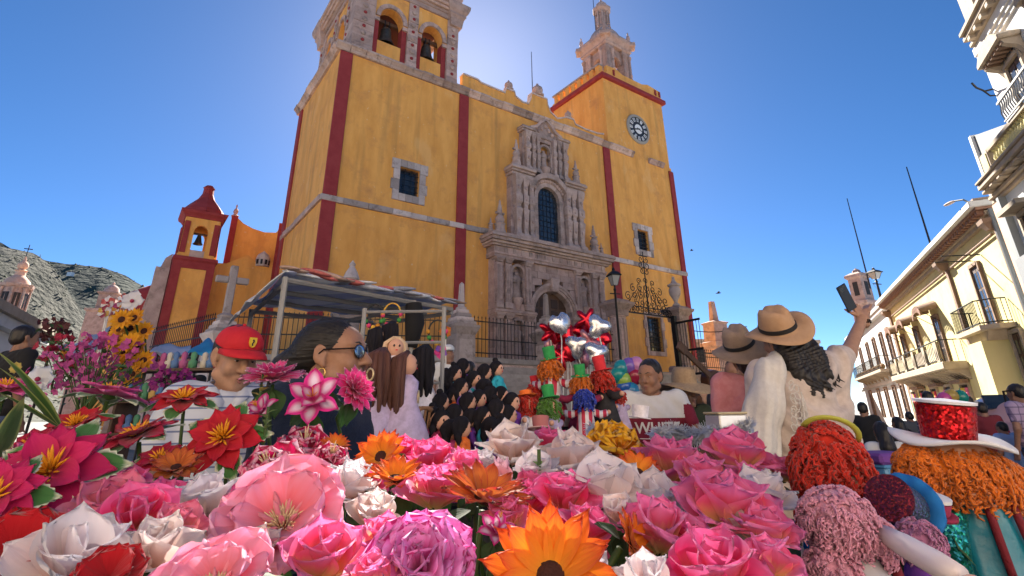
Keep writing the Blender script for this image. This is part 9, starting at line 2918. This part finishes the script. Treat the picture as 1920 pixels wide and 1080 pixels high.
# === big yarn haired dolls at the right front
random.seed(66)
G_red = glitter('red_sequins', (0.60, 0.012, 0.015), 330)
G_wine = glitter('wine_glitter', (0.22, 0.03, 0.05), 700, 0.5)
G_grey = glitter('blue_grey_glitter', (0.12, 0.15, 0.24), 700, 0.5)
G_teal = glitter('teal_sequins', (0.02, 0.36, 0.34), 420)
G_silver = mat('silver_lame', (0.60, 0.62, 0.68), 0.18, metal=0.9)
M_teal = mat('teal_satin', (0.008, 0.16, 0.24), 0.28, (0.012, 0.22, 0.32), 12, bump=0.3, bscale=25, bdist=0.01)
M_wfelt = mat('white_felt', (0.66, 0.66, 0.70), 0.95, bump=0.15, bscale=200, bdist=0.002)
M_winebraid = mat('wine_braid', (0.17, 0.008, 0.02), 0.8, bump=0.5, bscale=300, bdist=0.003)
M_satinw = mat('white_satin', (0.70, 0.62, 0.64), 0.4)
M_bluesat = mat('blue_satin', (0.01, 0.12, 0.42), 0.25, bump=0.3, bscale=30, bdist=0.01)
def big_doll(px, py, Y, label):
 P = at(px, py, Y)
 return thing('yarn_doll', label, 'doll', P), P
def px2m(n, P):
 return n * ((P - Vector((0, 0, CAM_Z))).dot(FW)) / FPX
t, P = big_doll(1556, 880, 0.80, 'large doll with bright red yarn curls and a yellow green hair band')
u = px2m(1, P)
MB().ell((12 * u, 0.0, -10 * u), (52 * u, 46 * u, 62 * u), 16, 12).build('head', M_dollskin, t, smooth='all')
yarn(700, (52 * u, 50 * u, 78 * u), 5.5 * u, 2.6 * u, 34 * u, 0.7, 11, -0.9, 12, 3.2).build('yarn_hair', Y_red, t, smooth='all', recalc=False)
yh = yarn(280, (44 * u, 40 * u, 46 * u), 5.5 * u, 2.6 * u, 40 * u, 0.8, 12, -0.9, 12, 3.2)
yh.v = [(a - 8 * u, b, c - 62 * u) for a, b, c in yh.v]
yh.build('yarn_hair', Y_red, t, smooth='all', recalc=False)
MB().tube([(48 * u * math.cos(a) + 4 * u, -20 * u - 46 * u * math.sin(a) * .8, 62 * u + 26 * u * math.sin(a) - 14 * u * math.cos(a)) for a in [PI * i / 12 for i in range(13)]], 5.5 * u, 8, flat=0.5).build('hair_band', mat('lime_band', (0.42, 0.42, 0.06), 0.5), t, smooth='all')
MB().ell((54 * u, -18 * u, 40 * u), (10 * u, 6 * u, 8 * u), 8, 6).build('bow', DM['red'], t, smooth='all')
MB().lathe([(30 * u, -70 * u), (52 * u, -100 * u), (60 * u, -170 * u), (110 * u, -300 * u), (100 * u, -302 * u)], 20).build('dress', DM['maroon'], t, smooth='all')
MB().ell((-62 * u, -30 * u, -118 * u), (28 * u, 18 * u, 22 * u), 10, 8).build('ribbon_bow', M_bluesat, t, smooth='all')
MB().ell((-40 * u, -36 * u, -142 * u), (16 * u, 14 * u, 30 * u), 10, 8).build('ribbon_bow', M_bluesat, t, smooth='all')
for s in (-1, 1):
 MB().tube([(s * 46 * u, 0, -90 * u), (s * 80 * u, -10 * u, -140 * u), (s * 84 * u, -26 * u, -200 * u)], [20 * u, 18 * u, 13 * u], 10).build('arm', M_satinw, t, smooth='all')
t, P = big_doll(1572, 985, 0.62, 'doll with pale pink yarn curls in two bunches at the bottom right')
u = px2m(1, P)
MB().ell((8 * u, 6 * u, 0), (56 * u, 46 * u, 54 * u), 16, 12).build('head', M_dollskin, t, smooth='all')
for (c, R3, n, sd) in (((0, 0, 10 * u), (58 * u, 50 * u, 52 * u), 700, 21), ((-32 * u, -10 * u, -76 * u), (44 * u, 36 * u, 44 * u), 420, 22), ((50 * u, -6 * u, -18 * u), (36 * u, 34 * u, 32 * u), 280, 23)):
 yh = yarn(n, R3, 4.2 * u, 2.1 * u, 20 * u, 0.55, sd, -0.9, 11, 3.0)
 yh.v = [(a + c[0], b + c[1], d + c[2]) for a, b, d in yh.v]
 yh.build('yarn_hair', Y_pink, t, smooth='all', recalc=False)
MB().tube([(74 * u, -20 * u, -50 * u), (82 * u, -24 * u, -110 * u), (92 * u, -24 * u, -170 * u)], [9 * u, 10 * u, 9 * u], 8).build('braided_strap', M_winebraid, t, smooth='all')
MB().lathe([(36 * u, -50 * u), (58 * u, -80 * u), (66 * u, -130 * u), (120 * u, -260 * u), (110 * u, -262 * u)], 20, (20 * u, 10 * u, 0)).build('dress', mat('silvery_white', (0.5, 0.48, 0.52), 0.4), t, smooth='all')
a, b = at(1655, 1000, 0.60) - P, at(1800, 1082, 0.52) - P
ar_ = MB().tube([a, a.lerp(b, .3), a.lerp(b, .75), b], [15 * u, 19 * u, 20 * u, 17 * u], 12).build('arm', M_satinw, t, smooth='all')
MB().ell(b + (b - a).normalized() * 0.012, (16 * u, 16 * u, 13 * u), 10, 8).build('hand', M_dollskin, ar_, smooth='all')
t, P = big_doll(1795, 878, 0.80, 'doll with wide orange yarn curls in teal satin dress, wearing the red sequin hat')
u = px2m(1, P)
MB().ell((0, 0, 4 * u), (66 * u, 54 * u, 58 * u), 16, 12).build('head', M_dollskin, t, smooth='all')
for (c, R3, n, sd) in (((0, 0, 0), (82 * u, 58 * u, 40 * u), 700, 31), ((-76 * u, -4 * u, 2 * u), (30 * u, 30 * u, 38 * u), 260, 32), ((74 * u, -6 * u, -22 * u), (34 * u, 30 * u, 34 * u), 290, 33), ((10 * u, -20 * u, -24 * u), (70 * u, 36 * u, 20 * u), 260, 34)):
 yh = yarn(n, R3, 5.6 * u, 2.3 * u, 24 * u, 0.85, sd, -0.9, 12, 3.0)
 yh.v = [(a_ + c[0], b_ + c[1], d_ + c[2]) for a_, b_, d_ in yh.v]
 yh.build('yarn_hair', Y_or, t, smooth='all', recalc=False)
dr_ = MB()
n = 44
prof = [(34, -40), (42, -62), (46, -100), (50, -140), (58, -175)]
vs = []
for r, z in prof:
 for i in range(n):
  a = 2 * PI * i / n
  rr = r * (1 + 0.05 * math.sin(9 * a + z * .05))
  vs.append(((22 + rr * 1.25 * math.cos(a)) * u, rr * 0.95 * math.sin(a) * u, z * u))
dr_.add(vs, [(j * n + i, j * n + (i + 1) % n, (j + 1) * n + (i + 1) % n, (j + 1) * n + i) for j in range(len(prof) - 1) for i in range(n)])
dr_.build('bodice', M_teal, t, smooth='all')
for s, w in ((-1, 1), (1, 1)):
 MB().tube([((22 + s * 46) * u, 0, -50 * u), ((22 + s * 78) * u, -14 * u, -95 * u), ((22 + s * 96) * u, -30 * u, -170 * u)], [22 * u, 27 * u, 22 * u], 12).build('sleeve', G_teal, t, smooth='all')
 MB().tube([((22 + s * 22) * u, -43 * u, -42 * u), ((24 + s * 24) * u, -49 * u, -100 * u), ((30 + s * 30) * u, -56 * u, -172 * u)], [6.5 * u, 6.5 * u, 6.5 * u], 8).build('braided_strap', M_winebraid, t, smooth='all')
sk = MB()
n = 80
vs = []
for r, z in ((52, -170), (70, -186), (92, -215), (118, -290)):
 for i in range(n):
  a = 2 * PI * i / n
  rr = r * (1 + 0.09 * math.sin(16 * a) * min(1, (r - 50) / 20))
  vs.append(((22 + rr * 1.15 * math.cos(a)) * u, rr * math.sin(a) * u, z * u))
sk.add(vs, [(j * n + i, j * n + (i + 1) % n, (j + 1) * n + (i + 1) % n, (j + 1) * n + i) for j in range(3) for i in range(n)])
sk.build('pleated_skirt', G_silver, t, smooth='all')
u *= 0.9
hs2 = thing('sequin_hat', 'red sequin top hat with wavy white felt brim on the orange haired doll', 'hat', P)
M0 = Matrix.Translation((-4 * u, -6 * u, 58 * u)) @ Matrix.Rotation(R(4), 4, 'Y') @ Matrix.Rotation(R(6), 4, 'X')
top_hat(47 * u, 54 * u, 66 * u, 106 * u, G_red, M_wfelt, hs2, M0, 9 * u, 3, crown_top=M_wfelt)
P = at(1692, 955, 0.70)
u = px2m(1, P)
hb = thing('doll_hat', 'glittery wine and grey doll hat with blue scalloped brim between the dolls', 'hat', P)
M0 = Matrix.Rotation(R(112), 4, 'X') @ Matrix.Rotation(R(-38), 4, 'Y')
M0 = ortho((-0.75, -0.55, 0.45))
top_hat(44 * u, 40 * u, 46 * u, 66 * u, G_grey, mat('blue_felt', (0.01, 0.16, 0.48), 0.9), hb, M0, 3 * u, 12, crown_top=G_wine)
P = at(1746, 958, 0.70)
u = px2m(1, P)
hc_ = thing('doll_hat', 'small doll hat with white top and wine side beside the teal dress', 'hat', P)
top_hat(28 * u, 30 * u, 18 * u, 40 * u, DM['maroon'], DM['maroon'], hc_, Matrix.Rotation(R(14), 4, 'X') @ Matrix.Rotation(R(6), 4, 'Y'), crown_top=M_wfelt)
P = at(1722, 1010, 0.66)
u = px2m(1, P)
pl = thing('yarn_doll', 'doll of which only sparkling pink yarn hair shows below the small white topped hat', 'doll', P)
MB().ell((0, 0, 0), (30 * u, 28 * u, 28 * u), 12, 8).build('head', M_dollskin, pl, smooth='all')
yarn(220, (32 * u, 30 * u, 30 * u), 4 * u, 2 * u, 18 * u, 0.6, 41, -0.9, 10, 3.0).build('yarn_hair', yarn_mat('mauve_yarn', (0.62, 0.25, 0.48)), pl, smooth='all', recalc=False)
MB().lathe([(20 * u, -24 * u), (34 * u, -50 * u), (60 * u, -160 * u), (50 * u, -162 * u)], 16).build('dress', DM['purple'], pl, smooth='all')
dt = thing('doll_table', 'low table under the large yarn haired dolls', 'table', (at(1680, 1000, 0.72).x + .05, 0.72, 0))
MB().box(-0.32, 0.36, -0.2, 0.26, 0.93, 0.96).build('table_top', M_wood, dt)
for sx in (-0.28, 0.3):
 for sy in (-0.16, 0.22):
  MB().box(sx, sx + 0.04, sy - 0.02, sy + 0.02, 0, 0.929).build('leg', M_wood, dt)
# --- cobbles where the open plaza shows on the right
random.seed(31)
M_cob = mat('cobble', (0.17, 0.155, 0.145), 0.85, (0.27, 0.25, 0.235), 9, bump=0.5, bscale=40, rnd=0.3, bdist=0.01)
cm = []
for s in range(5):
 n = 7
 pts = [(0.068 * (1 + random.uniform(-.16, .12)) * math.cos(2 * PI * i / n), 0.068 * (1 + random.uniform(-.16, .12)) * math.sin(2 * PI * i / n)) for i in range(n)]
 vs = [(x, y, 0) for x, y in pts] + [(x * 0.93, y * .93, 0.02) for x, y in pts] + [(x * 0.6, y * .6, 0.031) for x, y in pts] + [(0, 0, 0.033)]
 fs = [(i, (i + 1) % n, n + (i + 1) % n, n + i) for i in range(n)] + [(n + i, n + (i + 1) % n, 2 * n + (i + 1) % n, 2 * n + i) for i in range(n)] + [(2 * n + i, 2 * n + (i + 1) % n, 3 * n) for i in range(n)]
 cm.append(MB().add(vs, fs).mesh('cobble', M_cob, 'all'))
cells = []
for j in range(64):
 for i in range(120):
  x = 1.6 + i * 0.145 + (j % 2) * 0.07
  y = 2.6 + j * 0.135
  cells.append((x + random.uniform(-.015, .015), y + random.uniform(-.015, .015)))
inview = []
for x, y in cells:
 v = Vector((x, y, 0)) - Vector((0, 0, CAM_Z))
 z_ = v.dot(FW)
 sx, sy = 960 + FPX * v.dot(RT) / z_, CY - FPX * v.dot(UP) / z_
 vis = 1640 < sx < 1925 and sy < 1090
 inview.append((not vis, z_, x, y))
inview.sort()
rest = MB()
for k_, (nv_, z_, x, y) in enumerate(inview):
 me = cm[k_ % 5]
 if k_ < 290:
  obj('cobble', me, ground, (x, y, 0.0), (0, 0, random.uniform(0, 6)), random.uniform(.92, 1.06))
 else:
  a = random.uniform(0, 6)
  ca, sa = math.cos(a), math.sin(a)
  rest.add([(x + v.co.x * ca - v.co.y * sa, y + v.co.x * sa + v.co.y * ca, v.co.z) for v in me.vertices], [tuple(p.vertices) for p in me.polygons])
ro_ = rest.build('cobble_field', M_cob, ground, smooth='all', recalc=False)
ro_['kind'] = 'stuff'
